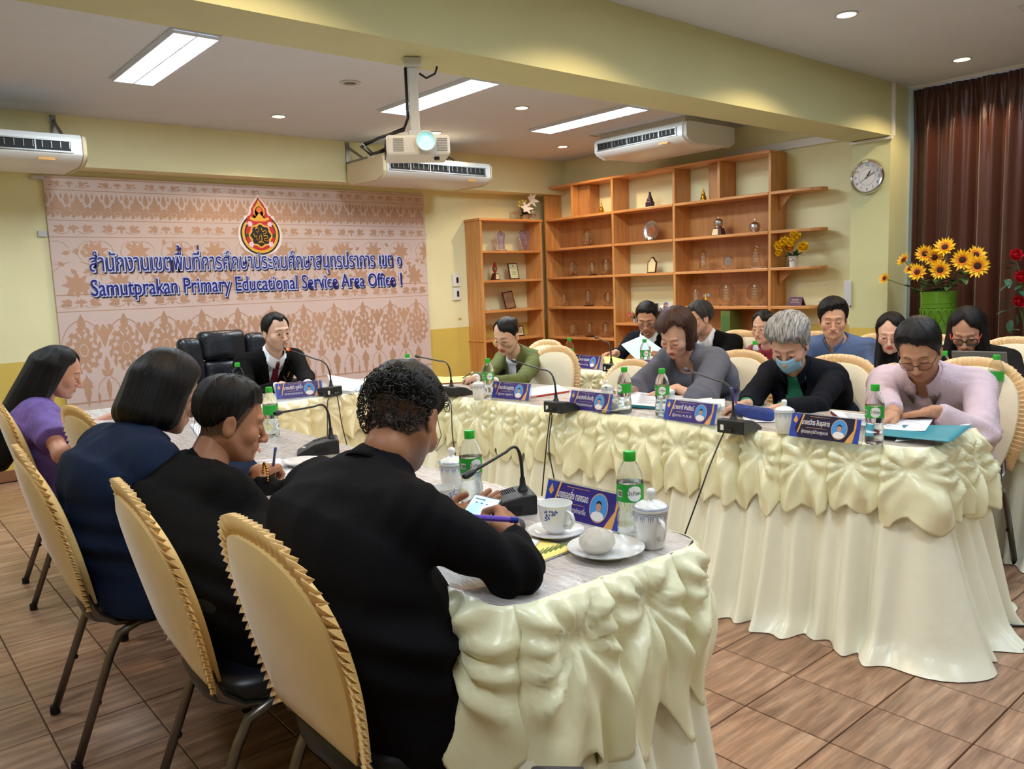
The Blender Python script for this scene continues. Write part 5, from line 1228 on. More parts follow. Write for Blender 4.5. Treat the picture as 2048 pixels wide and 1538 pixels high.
# ------------------------------------------------------------------ things on the tables
PET = mat('clear_bottle', (236, 244, 246), .04, trans=1, ior=1.12, alpha=.75); WATER = mat('water', (240, 248, 250), .0, trans=1, ior=1.33)
LGREEN = mat('label_green', (44, 168, 62), .35); CAPG = mat('cap_green', (46, 176, 52), .35); LWHITE = mat('label_white', (240, 244, 240), .4); INK = mat('ink_black', (18, 18, 20), .5); PORC = mat('porcelain', (236, 236, 234), .12, spec=.6, coat=.5); BLUEP = mat('porcelain_blue', (74, 92, 168), .2); GREYB = mat('porcelain_grey_blue', (150, 160, 184), .2)
def P3(px, z=.75): q = onz(px[0], px[1], z); return Vector((float(q[0]), float(q[1]), z))
def aim(p, off=0): return math.atan2(-p[1], -p[0])+PI/2+off       # local -y faces the camera
bottle0 = None
def bottle(px, lab, turn=0, z=TZ):
    global bottle0
    p = P3(px, z+.002)
    if bottle0: return dup(bottle0, tuple(p), aim(p)+turn, lab, 'green capped water bottles')
    t = thing('water_bottle', lab, 'bottle', tuple(p), aim(p)+turn, 'green capped water bottles'); bottle0 = t
    pr = [(.0, .004), (.024, .0), (.031, .006), (.032, .02), (.0305, .024), (.032, .03), (.0305, .042), (.032, .048), (.0315, .06), (.0285, .068), (.0285, .082), (.032, .092), (.032, .14), (.0315, .15), (.027, .168), (.018, .186), (.0125, .193), (.0125, .204)]
    obj('bottle_body', MB().lathe(pr, 28), PET, t, 60)
    obj('water', MB().lathe([(0, .006)]+[(max(r-.0014, 0), z_) for r, z_ in pr[1:13]]+[(.0, .1395)], 24), WATER, t, 60)
    obj('cap', MB().lathe([(.0142, .192), (.0148, .194), (.0148, .212), (.0135, .215), (0, .2155)], 24), CAPG, t, 50)
    lb = obj('label', MB().lathe([(.0324, .098), (.0324, .14)], 32, caps=False), LGREEN, t, 180)
    R_ = .0329; b = MB().grid(lambda u, v: (R_*math.sin((u*2-1)*.56), -R_*math.cos((u*2-1)*.56), .119+(v*2-1)*.0185*math.sqrt(max(0, 1-(u*2-1)**2))), 17, 3); obj('label_oval', b, LWHITE, lb)
    tx = text_obj('label_text', 'น้ำทิพย์', .0135, INK, Matrix.Translation((0, 0, .115)) @ Matrix.Rotation(PI/2, 4, 'X'), lb, align='CENTER')
    co = np.zeros(len(tx.data.vertices)*3); tx.data.vertices.foreach_get('co', co); co = co.reshape(-1, 3); a = co[:, 0]*1.0/R_; co[:, 0] = (R_+.0006)*np.sin(a); co[:, 1] = -(R_+.0006)*np.cos(a); tx.data.vertices.foreach_set('co', co.ravel())
    b = MB()
    for k in range(9): a = -1.35+k*.045; b.add([((R_+.0001)*math.sin(a+d), -(R_+.0001)*math.cos(a+d), z_) for d, z_ in ((0, .112), (.025, .112), (.025, .124), (0, .124))], [(0, 1, 2, 3)])
    bar = [LWHITE]; obj('label_panel', MB().add([((R_-.0001)*math.sin(a), -(R_-.0001)*math.cos(a), z_) for a in (-1.42, -1.3, -1.18, -1.06, -.94) for z_ in (.11, .126)], [(2*i, 2*i+2, 2*i+3, 2*i+1) for i in range(4)]), LWHITE, lb); obj('barcode', b, INK, lb)['kind'] = 'stuff'
    return t
for px, lab, tr in [((945, 1010), 'water bottle between the balding man and the near microphone', .5), ((1262, 1078), 'water bottle at the near end of the left table behind the lidded mug', .35), ((545, 873), 'water bottle beside the face of the man writing with the blue pen', 2.6),
                    ((480, 798), 'water bottle at the left of the chairman', 2.4), ((978, 795), 'water bottle in front of the woman in the green jacket', .3), ((1250, 826), 'water bottle nearest the writing hand of the brown haired woman', -.9), ((1325, 832), 'water bottle before the grey blouse, right of its twin', 0),
                    ((1748, 888), 'water bottle right of the name plate of the man in pink', .1), ((1140, 735), 'water bottle at the left end of the rear table', 0), ((1290, 742), 'water bottle in front of the man with the green tie', .3), ((1510, 752), 'water bottle in front of the woman in red', .1), ((1990, 803), 'water bottle before the tablet at the right', -1.2), ((1886, 790), 'water bottle behind the shoulder of the man in pink', .6), ((818, 778), 'water bottle beyond the balding head, on the head table', .4)]: bottle(px, lab, tr)
mug0 = None
def mug(px, lab, turn=0, s=1):
    global mug0
    p = P3(px, TZ+.002)
    if mug0: r = dup(mug0, tuple(p), aim(p)+turn, lab, 'white lidded porcelain mugs'); r.scale = (s, s, s); return r
    t = thing('lidded_mug', lab, 'mug', tuple(p), aim(p)+turn, 'white lidded porcelain mugs'); mug0 = t
    obj('mug_body', MB().lathe([(0, 0), (.026, 0), (.03, .004), (.036, .04), (.0385, .075), (.0385, .09), (.0365, .09), (.034, .04), (.026, .006), (0, .005)], 32), PORC, t, 50)
    ld = obj('lid', MB().lathe([(.041, .09), (.0415, .094), (.036, .101), (.022, .109), (.008, .112), (.006, .116), (.010, .122), (.0115, .13), (.009, .137), (0, .14)], 32), PORC, t, 60)
    for z in (.0845, .0805): obj('rim_line', MB().lathe([(.0388, z), (.0388, z+.0022)], 32, caps=False), GREYB, t)
    obj('lid_line', MB().lathe([(.0417, .0955), (.0395, .0985)], 32, caps=False), GREYB, ld)
    b = MB()
    for k in range(12):
        a = 2*PI*k/12; R_ = .0388
        for q in range(3): aa = a+(q-1)*.13; z0 = .079-.004*(q == 1); b.add([(R_*math.cos(aa-.05), R_*math.sin(aa-.05), .079), (R_*math.cos(aa+.05), R_*math.sin(aa+.05), .079), ((R_-.0006)*math.cos(aa), (R_-.0006)*math.sin(aa), .067-.005*(q == 1))], [(0, 1, 2)])
    o = obj('floral_border', b, GREYB, t); o['kind'] = 'stuff'
    obj('handle', MB().tube([(0, -.036, .075), (.0, -.053, .07), (.0, -.06, .052), (0, -.054, .034), (0, -.034, .026)], [.0045, .005, .0052, .005, .0045], 10), PORC, t, 180); return t
mug((1303, 1093), 'large white lidded mug nearest the camera at the end of the left table', .5); mug((907, 985), 'white lidded mug half hidden behind the balding man', 2.2); mug((958, 800), 'white lidded mug by the mic before the woman in green', 2.0, .9); mug((1568, 866), 'white lidded mug by the blue pencil case', 2.2, .95); mug((1335, 818), 'white lidded mug before the brown haired woman, behind the bottle', 2.5, .9); mug((1300, 738), 'white lidded mug beside the papers of the man with the green tie', 1, .8); mug((1215, 803), 'white lidded mug near the green pen', 1.5, .8)
def cup(px, lab, turn=0, s=1, sauc=True):
    p = P3(px, TZ+.002); t = thing('teacup', lab, 'cup', (p.x, p.y, p.z+(.012*s if sauc else 0)), aim(p)+turn, 'white tea cups'); 
    obj('cup_body', MB().lathe([(0, 0), (.02, 0), (.024, .004), (.032, .012), (.038, .03), (.0405, .06), (.0425, .072), (.041, .072), (.037, .03), (.028, .008), (0, .007)], 32), PORC, t, 50)
    obj('handle', MB().tube([(.02, -.034, .058), (.03, -.05, .054), (.033, -.055, .038), (.025, -.046, .022), (.016, -.032, .018)], [.004, .0045, .0046, .0045, .004], 10, flat=1.3), PORC, t, 180)
    b = MB(); r = random.Random(4); R_ = .0408
    for k in range(26):
        a = -2.45+r.uniform(0, .85)**1.2; z = .062-abs(r.uniform(0, 1))*.03*(1-(a+2.45)); rr = .0325+(z-.012)*.15+.0015; n = 5; c_ = []
        for q in range(n): u = 2*PI*q/n; c_.append((a+.07*math.cos(u)*r.uniform(.5, 1.1), z+.0028*math.sin(u)*r.uniform(.6, 1.3)))
        b.add([(np.interp(zz, [.012, .03, .06, .072], [.0325, .0386, .0411, .043])*math.cos(aa), np.interp(zz, [.012, .03, .06, .072], [.0325, .0386, .0411, .043])*math.sin(aa), zz) for aa, zz in c_], [tuple(range(n))])
    o = obj('blue_flower_print', b, BLUEP, t); o['kind'] = 'stuff'; t.scale = (s, s, s)
    if sauc: saucer(px, lab.replace('teacup', 'saucer under the teacup') if 'teacup' in lab else lab+' saucer', 'saucer', .07*s, .016*s)
    return t
def saucer(px, lab, cat, R_, H_, grp='white saucers and plates'):
    p = P3(px, TZ+.001); t = thing(cat, lab, cat, tuple(p), 0, grp)
    obj('dish', MB().lathe([(0, .004), (R_*.5, .004), (R_*.55, .0), (R_*.58, .0), (R_*.62, .005), (R_*.85, H_*.7), (R_, H_), (R_*1.0, H_+.002), (R_*.84, H_*.7+.003), (R_*.6, .0075), (0, .007)], 40), PORC, t, 60)
    obj('rim_line', MB().lathe([(R_*.985, H_+.0012), (R_*.97, H_+.0006)], 40, caps=False), mat('gold_line', (170, 160, 140), .3, metal=.5), t); return t
cup((1112, 1072), 'white teacup with blue flowers before the near name plate', .2); cup((885, 1020), 'white teacup with blue print beside the sleeve of the balding man', 1.5, .9, False); cup((1262, 742), 'small white blue printed cup on the rear table beside the yellow paper', 0, .7)
saucer((1212, 1108), 'white plate holding the wrapped bun at the near end of the left table', 'plate', .088, .018); saucer((1228, 822), 'small plate with a wrapped bun in front of the brown haired woman', 'plate', .085, .016); saucer((2008, 800), 'plate with a bun at the right edge of the rear table', 'plate', .08, .014); saucer((604, 932), 'white dish peeping out beside the shoulder of the balding man', 'plate', .07, .02); saucer((1180, 731), 'small white dish behind the first rear name plate', 'plate', .05, .012)
def bun(px, lab, s=1, seed=1):
    p = P3(px, TZ+.012); t = thing('steamed_bun', lab, 'bun', tuple(p), .4*seed, 'plastic wrapped white buns')
    v, f = sdf_mesh(lambda P: s_ell(P, (0, 0, .02), (.036*s, .033*s, .023*s))-.002*wnoise(P, 90, seed), (-.05, -.05, -.01), (.05, .05, .06), .004); link('dough', np_mesh('dough', [(v, f, 0)], [mat('bun_white', (236, 228, 214), .6)]), t)
    def wr(P): return smin(s_ell(P, (0, 0, .022), (.041*s, .038*s, .0265*s)), s_cone(P, (-.03*s, -.0, .03), (-.05*s, -.012, .05), .01, .014), .02)-.0045*(1-2*np.abs(wnoise(P, 120, seed+2)))
    v, f = sdf_mesh(wr, (-.08, -.07, -.02), (.07, .07, .08), .0032); link('wrapper', np_mesh('wrapper', [(v, f, 0)], [mat('cling_film', (250, 250, 250), .08, trans=.96, ior=1.25, spec=.8)]), t)
bun((1195, 1100), 'plastic wrapped white bun on the near plate', 1, 1); bun((1225, 818), 'plastic wrapped bun before the brown haired woman', .9, 2); bun((2010, 796), 'round white bun on the plate at the right edge', .9, 3)
# ---- gooseneck microphones
MICB = mat('mic_black', (30, 32, 36), .38, bump=.15, bscale=500); MICP = mat('mic_panel', (48, 54, 62), .3)
def along(px, base, L):
    d = Vector(ray(*px).tolist()); o = Vector(CAM.tolist())-Vector(base); A = d.dot(d); B_ = o.dot(d); C_ = o.dot(o)-L*L; q = B_*B_-A*C_
    t = (-B_-math.sqrt(q))/A if q > 0 else -B_/A
    t2 = (-B_+math.sqrt(q))/A if q > 0 else t
    return Vector(CAM.tolist())+d*t, Vector(CAM.tolist())+d*t2
def mic(px, rz, neckpx, headpx, lab, L=.36, far=False, lit=False, cables=(), bend=.10):
    p = P3(px, TZ+.001); t = thing('table_microphone', lab, 'microphone', tuple(p), rz, 'black gooseneck table microphones')
    # local: front (low lip, towards the speaker) at -y, socket side at +y
    prof = [(-.085, 0), (-.085, .008), (-.06, .022), (-.02, .042), (.03, .053), (.066, .056), (.072, .05), (.072, 0)]; n = len(prof); b = MB()
    b.add([(x, y, z) for x in (-.058, .058) for y, z in prof], [tuple(range(n)), tuple(range(2*n-1, n-1, -1))]+[(i, n+i, n+(i+1) % n, (i+1) % n) for i in range(n)])
    bo = obj('mic_base', b, MICB, t, 25, bevel=.005)
    b = MB()
    for k in range(9):
        for j in range(2): yy = -.02+k*.0055; b.box((-.026+j*.0, yy, .0425+(k*.0055)*.22), (.044, .0022, .001))
    o = obj('speaker_slot', b, DRK, t); o['kind'] = 'stuff'
    obj('talk_button', MB().lathe([(.0, .003), (.008, .003), (.009, 0)], 16, c=(.0, -.058, .0235)), mat('button_white', (214, 216, 210), .4), t)
    obj('side_jack', MB().bb(.0575, .0605, -.02, .03, .012, .026), DRK, t); obj('rating_sticker', MB().bb(.028, .042, .0715, .0728, .012, .034), LWHITE, t)
    ng = Vector((0, .045, .056)); obj('neck_socket', MB().lathe([(.016, 0), (.014, .004), (.009, .012), (.007, .035)], 14, c=tuple(ng)), MICB, t, 60)
    Rz = Matrix.Rotation(rz, 3, 'Z'); nb = p+Rz @ ng; h1, h2 = along(headpx, nb, L); hd = h2 if far else h1
    H_ = Rz.transposed() @ (hd-p); a = ng+Vector((0, 0, .03)); c_ = ng+Vector((0, 0, bend+.03)); pts = []
    c2 = c_+(H_-c_)*.12+Vector((0, 0, .01))
    for k in range(15): u = k/14; pts.append(a*(1-u)**3+c_*3*u*(1-u)**2+c2*3*u*u*(1-u)+(c_+(H_-c_)*.3)*u**3)
    pts += [c_+(H_-c_)*.65, H_]
    obj('gooseneck', MB().tube(pts, [.0048]*6+[.004]*11, 8), MICB, t, 180); d = (H_-pts[-2]).normalized()
    obj('mic_head', MB().tube([H_-d*.022, H_-d*.006, H_+d*.012, H_+d*.02], [.006, .0095, .0095, .006], 12), MICB, t, 60)
    if lit: obj('lit_ring', MB().tube([H_-d*.026, H_-d*.012], .0085, 14), mat('red_ring', (255, 60, 30), .3, emit=(255, 70, 30), es=4), t, 60)
    for k, cp in enumerate(cables):
        R_ = Rz.transposed(); q = [Vector((-.01+.02*k, .072, .012)), Vector((-.01+.02*k, .1, .02))]+[R_ @ (Vector(w)-p) for w in cp]; s = []
        for i in range(len(q)-1):
            for u in (0, .25, .5, .75):
                p0, p1, p2, p3 = q[max(i-1, 0)], q[i], q[i+1], q[min(i+2, len(q)-1)]; s.append(.5*((2*p1)+(-p0+p2)*u+(2*p0-5*p1+4*p2-p3)*u*u+(-p0+3*p1-3*p2+p3)*u**3))
        s.append(q[-1]); obj('cable', MB().tube(s, .0032, 6), BLK, t, 180)
    return t
cx_ = lambda x, y, X: tuple(float(q) for q in onx(x, y, X)); cy_ = lambda x, y, Y: tuple(float(q) for q in ony(x, y, Y))
mic((1015, 1022), -PI/2-.5, None, (938, 948), 'black gooseneck microphone nearest the camera, before the balding man', .24, cables=())
mic((640, 905), -PI/2-.45, None, (556, 826), 'black gooseneck microphone before the man with the blue pen', .36)
mic((655, 790), PI+.1, None, (572, 697), 'gooseneck microphone with a glowing red ring at the chairman', .42, far=True, lit=True, cables=([cy_(656, 800, 4.2), cy_(655, 860, 4.14), cy_(652, 905, 4.12)], [cy_(676, 800, 4.2), cy_(684, 850, 4.14), cy_(698, 905, 4.12)]))
mic((915, 790), PI/2+.15, None, (834, 713), 'gooseneck microphone at the corner before the woman in green', .40, far=True, cables=([cx_(902, 808, 2.52), cx_(905, 870, 2.45), cx_(915, 935, 2.42)],))
mic((1125, 822), PI/2+.1, None, (1028, 722), 'gooseneck microphone between two name plates on the right table', .40, far=True, cables=([cx_(1100, 830, 2.58), cx_(1092, 900, 2.5), cx_(1082, 1010, 2.45)], [cx_(1104, 832, 2.58), cx_(1098, 900, 2.5), cx_(1118, 1000, 2.47)]))
mic((1478, 862), PI/2+.1, None, (1374, 740), 'gooseneck microphone beside the blue pencil case', .40, far=True, cables=([cx_(1448, 865, 2.66), cx_(1420, 930, 2.56), cx_(1402, 980, 2.5), cx_(1370, 1068, 2.46)],))
mic((1232, 742), PI/2, None, (1192, 675), 'gooseneck microphone on the rear table before the man in the green tie', .34, far=True)
b = MB(); q = [onx(1870, 1262, 3.2), onz(1900, 1258, .006), onz(1960, 1250, .006), onz(2048, 1252, .006), onz(2200, 1262, .006)]; b.tube([tuple(onz(1850, 1272, .006))]+[tuple(x) for x in q[1:]], .0045, 6); tag(obj('floor_cable', b, BLK, None, 180), 'black cable lying on the tiles right of the right table skirt', 'cable')
# ---- name plates
ACR = mat('acrylic', (240, 246, 248), .03, trans=1, ior=1.15, alpha=.8); PLB = mat('plate_violet', (58, 44, 132), .35, var=.15, vscale=14); PLG = mat('plate_gold', (226, 170, 92), .35); PLBB = mat('plate_bright_blue', (50, 70, 170), .35); PWH = mat('print_white', (240, 236, 240), .5); SKY = mat('portrait_blue', (70, 150, 226), .5); PSK = mat('portrait_skin', (196, 150, 124), .6); PHR = mat('portrait_hair', (24, 20, 20), .6)
def nameplate(pa, pb_, l1, l2, lab, girl=False, bg=None, W=.265):
    a, c = P3(pa), P3(pb_); p = (a+c)/2; p.z = TZ+.002; ang = math.atan2((c-a).y, (c-a).x); t = thing('name_plate', lab, 'name plate', tuple(p), ang, 'violet and gold name plates in acrylic stands'); h = .092; tl_ = .30
    T = Matrix.Translation((0, 0, 0)) @ Matrix.Rotation(-tl_, 4, 'X')                                       # leans back
    Q = lambda u, v, w=0: tuple(T @ Vector((u, -w, v)))
    obj('holder_front', MB().prism([(-W/2-.006, -.001), (W/2+.012, -.001), (W/2+.012, h+.004), (-W/2-.006, h+.004)], lambda u, v, w: Q(u, v, -w-.001), .002), ACR, t)
    dd = 2*(h+.004)*math.sin(tl_); obj('holder_back', MB().prism([(-W/2-.006, 0), (W/2+.012, 0), (W/2+.012, h+.004), (-W/2-.006, h+.004)], lambda u, v, w: (u, dd-v*math.sin(tl_)+w, v*math.cos(tl_)), .002), ACR, t)
    obj('card', MB().prism([(-W/2, .003), (W/2, .003), (W/2, h), (-W/2, h)], lambda u, v, w: Q(u, v, w), .001), bg or PLB, t)
    fl = lambda nm, pts, m_, k: obj(nm, MB().flat(pts, lambda u, v: Q(u, v, .0012+.0003*k)), m_, t)
    fl('card_ribbon', [(-W/2, .003), (-W/2+.035, .003), (-W/2+.018, .035), (-W/2+.04, h), (-W/2, h)], PLBB, 1); fl('card_ribbon', [(-W/2+.028, .02), (-W/2+.033, .02), (-W/2+.052, h), (-W/2+.045, h)], PLG, 2)
    fl('card_ribbon', [(W/2-.03, .003), (W/2, .003), (W/2, h), (W/2-.02, h), (W/2-.012, .05)], PLBB, 1); fl('card_ribbon', [(W/2-.05, .003), (W/2-.022, .003), (W/2-.014, .06), (W/2-.016, h), (W/2-.022, h), (W/2-.022, .05)], PLG, 2)
    fl('card_emblem', [(-W/2+.018, .055), (-W/2+.009, .066), (-W/2+.018, .086), (-W/2+.027, .066)], PLG, 3); fl('card_line', [(-.07, .042), (.01, .0425), (.01, .0435), (-.07, .0435)], PLG, 2); fl('card_line', [(-.06, .084), (.02, .0845), (.02, .0855), (-.06, .0855)], PLG, 2)
    for nm, R_, m_, k in (('portrait_ring', .0375, PLG, 3), ('portrait', .035, SKY, 4)): fl(nm, [(W/2-.075+R_*.82*math.cos(2*PI*i/28), .048+R_*math.sin(2*PI*i/28)) for i in range(28)], m_, k)
    X = W/2-.075; fl('portrait_jacket', [(X-.022, .024), (X-.012, .0165), (X, .0145), (X+.012, .0165), (X+.022, .024), (X+.018, .034), (X+.007, .039), (X-.007, .039), (X-.018, .034)], PWH, 5)
    fl('portrait_face', [(X+.0085*math.cos(2*PI*i/16), .05+.012*math.sin(2*PI*i/16)) for i in range(16)], PSK, 6); fl('portrait_hair', [(X+.0095*math.cos(a_), .054+.0125*math.sin(a_)) for a_ in [PI*i/10 for i in range(11)]]+[(X-.007, .058), (X, .0605), (X+.007, .058)], PHR, 7)
    M_ = T @ Matrix.Translation((0, -.003, 0)) @ Matrix.Rotation(PI/2, 4, 'X')
    text_obj('name_text', l1, .026, PWH, M_ @ Matrix.Translation((-.034, .054, 0)), t, align='CENTER', width=.108, offset=.0004); text_obj('role_text', l2, .017, PWH, M_ @ Matrix.Translation((-.034, .022, 0)), t, align='CENTER', width=.104)
nameplate((1086, 1028), (1237, 1068), 'นายยอดยิ่ง ทองรอด', 'ผู้แทนองค์กรการศึกษาอื่น', 'name plate nearest the camera, portrait in white uniform on blue')
nameplate((555, 800), (645, 792), 'นายปรีดี ภูสีน้ำ', 'ประธานอนุกรรมการ', 'name plate in front of the chairman on the head table')
nameplate((987, 797), (1052, 803), 'นางลดาวัลย์ ราษฎร์เจริญ', 'ผู้แทน คุรุสภา', 'name plate in front of the woman in the green jacket')
nameplate((1135, 818), (1222, 829), 'นางสาวพิมพ์ใจ เลี่ยนเสรีฐ', 'ผู้ทรงคุณวุฒิด้านบริหารงานบุคคล', 'name plate right of the middle microphone with a brown backed portrait')
nameplate((1325, 840), (1430, 854), 'นางอารี พิรชัยน์', 'ผู้แทน ก.ค.ศ.', 'name plate with a woman portrait between the bottle and the right microphone')
nameplate((1576, 874), (1718, 892), 'นายเรวัตร สินธุสอาด', 'ผู้ทรงคุณวุฒิด้านกฎหมาย', 'dark name plate before the man in the pink shirt', bg=mat('plate_dark', (36, 30, 62), .35, var=.2, vscale=12))
nameplate((1145, 735), (1200, 740), 'นางสุดใจ เจริญผลชัย', 'ผู้แทนครู', 'name plate at the left end of the rear table')
nameplate((1255, 745), (1322, 752), 'นายวินัย เมืองนิ่ม', 'ผู้แทนบริหาร', 'name plate before the man with the green tie')
# ---- papers, folders, pens
PAPER = mat('paper_white', (232, 234, 240), .7); PYEL = mat('paper_yellow', (246, 226, 130), .6); PBLUE = mat('paper_pale_blue', (190, 222, 240), .6); TEAL = mat('folder_teal', (32, 132, 150), .45); REDF = mat('binding_red', (206, 60, 40), .5); CRIM = mat('binding_crimson', (120, 24, 44), .5); PINKP = mat('paper_pink', (226, 190, 214), .6)
def quad_sheet(name, pxs, z, th, m_, lab, cat='papers', curl=.0, group=None, edge=None, prnt=False, zs=None):
    P_ = [P3(q, z) for q in pxs]; c0 = sum((Vector(q) for q in P_), Vector())/4; t = thing(name, lab, cat, (c0.x, c0.y, z), 0, group)
    def pt(u, v):
        q = P_[0].lerp(P_[1], u).lerp(P_[3].lerp(P_[2], u), v)-c0; q.z = 0+curl*(abs(u-.5)*2)**2+(zs[0]*(1-u)*(1-v)+zs[1]*u*(1-v)+zs[2]*u*v+zs[3]*(1-u)*v if zs else 0); return q
    b = MB().grid(lambda u, v: tuple(pt(u, v)+Vector((0, 0, th))), 9, 9); o = obj('top_sheet', b, m_, t, 180); s = o.modifiers.new('s', 'SOLIDIFY'); s.thickness = .0008
    if th > .002:
        b = MB().grid(lambda u, v: tuple(pt(.004+.992*u, .004+.992*v)+Vector((0, 0, th*.5-.0006))), 9, 9); o = obj('sheet_stack', b, edge or PAPER, t); s = o.modifiers.new('s', 'SOLIDIFY'); s.thickness = th-.0016; s.offset = 0
    if prnt:
        b = MB(); r = random.Random(len(lab))
        for k in range(16): v = .1+k*.05; u1 = r.uniform(.6, .9); b.add([tuple(pt(u, w)+Vector((0, 0, th+.0012))) for u, w in ((.12, v), (u1, v), (u1, v+.014), (.12, v+.014))], [(0, 1, 2, 3)])
        o = obj('print_line', b, mat('ink_grey', (140, 142, 150), .6), t); o['kind'] = 'stuff'
    return t
Zt = TZ+.002; gp = 'loose papers and booklets on the tables'
quad_sheet('booklet', [(1040, 1072), (1150, 1100), (1045, 1140), (1000, 1110)], Zt, .004, PYEL, 'yellow printed booklet under the hand of the balding man', 'booklet', group=gp)
quad_sheet('paper_sheet', [(1035, 1070), (1080, 1082), (1055, 1112), (1010, 1100)], Zt+.006, .001, PAPER, 'white paper corner beside the yellow booklet', group=gp)
b = MB(); 
for k in range(7): a = onz(1060+k*10, 1117-k*3.4, Zt+.0056); c = onz(1078+k*10, 1100-k*3, Zt+.0056); b.tube([tuple(a), tuple(c)], [.0035, .001], 5, flat=.2)
o = obj('booklet_photo', b, mat('print_olive', (110, 124, 54), .6), None); o.name = 'booklet_picture'; par = bpy.data.objects['booklet']; o.parent = par; o.location = -par.location
quad_sheet('paper_sheet', [(470, 925), (560, 918), (610, 958), (520, 985)], Zt, .003, PAPER, 'white papers under the writing hand with the gold bracelet', prnt=True, group=gp)
quad_sheet('paper_sheet', [(555, 930), (612, 925), (620, 975), (590, 980)], Zt, .002, PAPER, 'white paper touching the shoulder of the balding man, red edge', group=gp, edge=REDF)
quad_sheet('paper_sheet', [(380, 850), (450, 842), (480, 868), (400, 880)], Zt, .002, PAPER, 'white paper in front of the woman in navy', group=gp)
quad_sheet('paper_sheet', [(188, 858), (250, 850), (262, 872), (205, 880)], Zt, .002, PBLUE, 'pale sheet under the hands of the girl in purple', group=gp)
quad_sheet('paper_pile', [(655, 762), (735, 768), (705, 788), (668, 784)], Zt, .015, PAPER, 'thick open pile of white papers right of the chairman', group=gp, zs=(.03, 0, 0, 0))
quad_sheet('folder', [(700, 772), (775, 772), (770, 782), (705, 784)], Zt, .006, PBLUE, 'light blue folder on the head table', 'folder', group=gp)
quad_sheet('paper_sheet', [(845, 766), (935, 778), (900, 792), (858, 792)], Zt, .003, PAPER, 'white sheets under the hands of the woman in green', group=gp, prnt=True)
quad_sheet('folder', [(875, 756), (960, 752), (955, 764), (880, 768)], Zt, .004, PYEL, 'yellow folder with red edge behind the pencil hand', 'folder', group=gp, edge=REDF)
quad_sheet('booklet', [(1055, 780), (1115, 772), (1140, 784), (1060, 796)], Zt, .008, PAPER, 'white booklet with red edge left of the middle microphone', 'booklet', group=gp, edge=REDF)
quad_sheet('booklet', [(1265, 790), (1420, 800), (1440, 824), (1250, 816)], Zt, .012, PAPER, 'open booklet under the arms of the brown haired woman', 'booklet', curl=.008, group=gp, prnt=True, edge=TEAL)
quad_sheet('paper_pile', [(1400, 806), (1450, 806), (1450, 822), (1395, 824)], Zt, .02, PAPER, 'stack of white cards left of the right microphone', group=gp)
quad_sheet('paper_sheet', [(1480, 825), (1600, 828), (1590, 845), (1490, 845)], Zt, .002, PAPER, 'white paper under the writing hand of the masked woman', group=gp, prnt=True)
quad_sheet('paper_sheet', [(1590, 840), (1680, 842), (1660, 856), (1580, 852)], Zt, .002, PAPER, 'white sheet left of the dark name plate', group=gp)
quad_sheet('booklet', [(1660, 832), (1870, 846), (1850, 876), (1690, 856)], Zt, .016, PAPER, 'open booklet being read by the man in the pink shirt', 'booklet', curl=.01, group=gp, prnt=True, edge=CRIM)
quad_sheet('folder', [(1760, 850), (1945, 862), (1900, 892), (1745, 870)], Zt+.012, .001, TEAL, 'teal covered open folder flap at the near corner of the right table', 'folder', group=gp, zs=(0, .02, .012, 0))
quad_sheet('paper_sheet', [(1800, 872), (1943, 858), (1895, 880), (1790, 884)], Zt+.002, .001, PAPER, 'white sheet lying over the teal flap', group=gp, zs=(.01, .02, .012, .0))
quad_sheet('booklet', [(1700, 752), (1795, 756), (1790, 772), (1700, 768)], Zt, .012, PAPER, 'open white booklet in front of the woman in cream', 'booklet', group=gp, edge=CRIM, curl=.006)
quad_sheet('paper_sheet', [(1700, 770), (1775, 772), (1760, 786), (1690, 778)], Zt, .002, PINKP, 'pink paper on the rear table before the cream blouse', group=gp)
quad_sheet('paper_pile', [(1478, 725), (1530, 728), (1530, 752), (1480, 748)], Zt, .05, PAPER, 'tall stack of white and violet papers before the woman in red', group=gp, edge=PINKP)
quad_sheet('paper_sheet', [(1205, 722), (1300, 735), (1300, 748), (1215, 745)], Zt, .006, PYEL, 'yellow paper lying before the man with the green tie', group=gp, edge=REDF, zs=(.05, 0, 0, .01))
pp = thing('paper_pile', 'pale blue page held up by the man with the green tie', 'papers', tuple(onx(1280, 700, 4.45)), 0, gp)
q = [onx(*a, X)-np.array(pp.location) for a, X in (((1243, 690), 4.4), ((1285, 672), 4.6), ((1328, 702), 4.55), ((1275, 722), 4.35))]; o = obj('top_sheet', MB().add([tuple(x) for x in q], [(0, 1, 2, 3)]), PBLUE, pp); s = o.modifiers.new('s', 'SOLIDIFY'); s.thickness = .006
def pen(a, b_, r, m_, lab, tip=None):
    a, b_ = Vector(a), Vector(b_); d = (b_-a); t = thing('pen', lab, 'pen', tuple(a), 0, 'pens held in writing hands'); obj('barrel', MB().tube([(0, 0, 0), tuple(d*.08), tuple(d*.85)], [r*.3, r, r], 8), m_, t, 40); obj('cap', MB().tube([tuple(d*.84), tuple(d)], r*1.15, 8), tip or m_, t, 40)
BPEN = mat('pen_blue', (34, 50, 150), .3); GPEN = mat('pen_green', (30, 130, 80), .3); VPEN = mat('pen_violet', (110, 80, 190), .3)
def heldpen(pb1, z1, pt1, L, r, m_, lab, tip=None):
    a = P3(pb1, z1); h1, h2 = along(pt1, a, L); pen(a, h1, r, m_, lab, tip)
heldpen((546, 936), .80, (551, 897), .13, .0045, BPEN, 'blue pen upright in the hand with the gold bracelet'); heldpen((573, 762), .79, (567, 752), .1, .003, BLK, 'dark pen in the folded hands of the chairman')
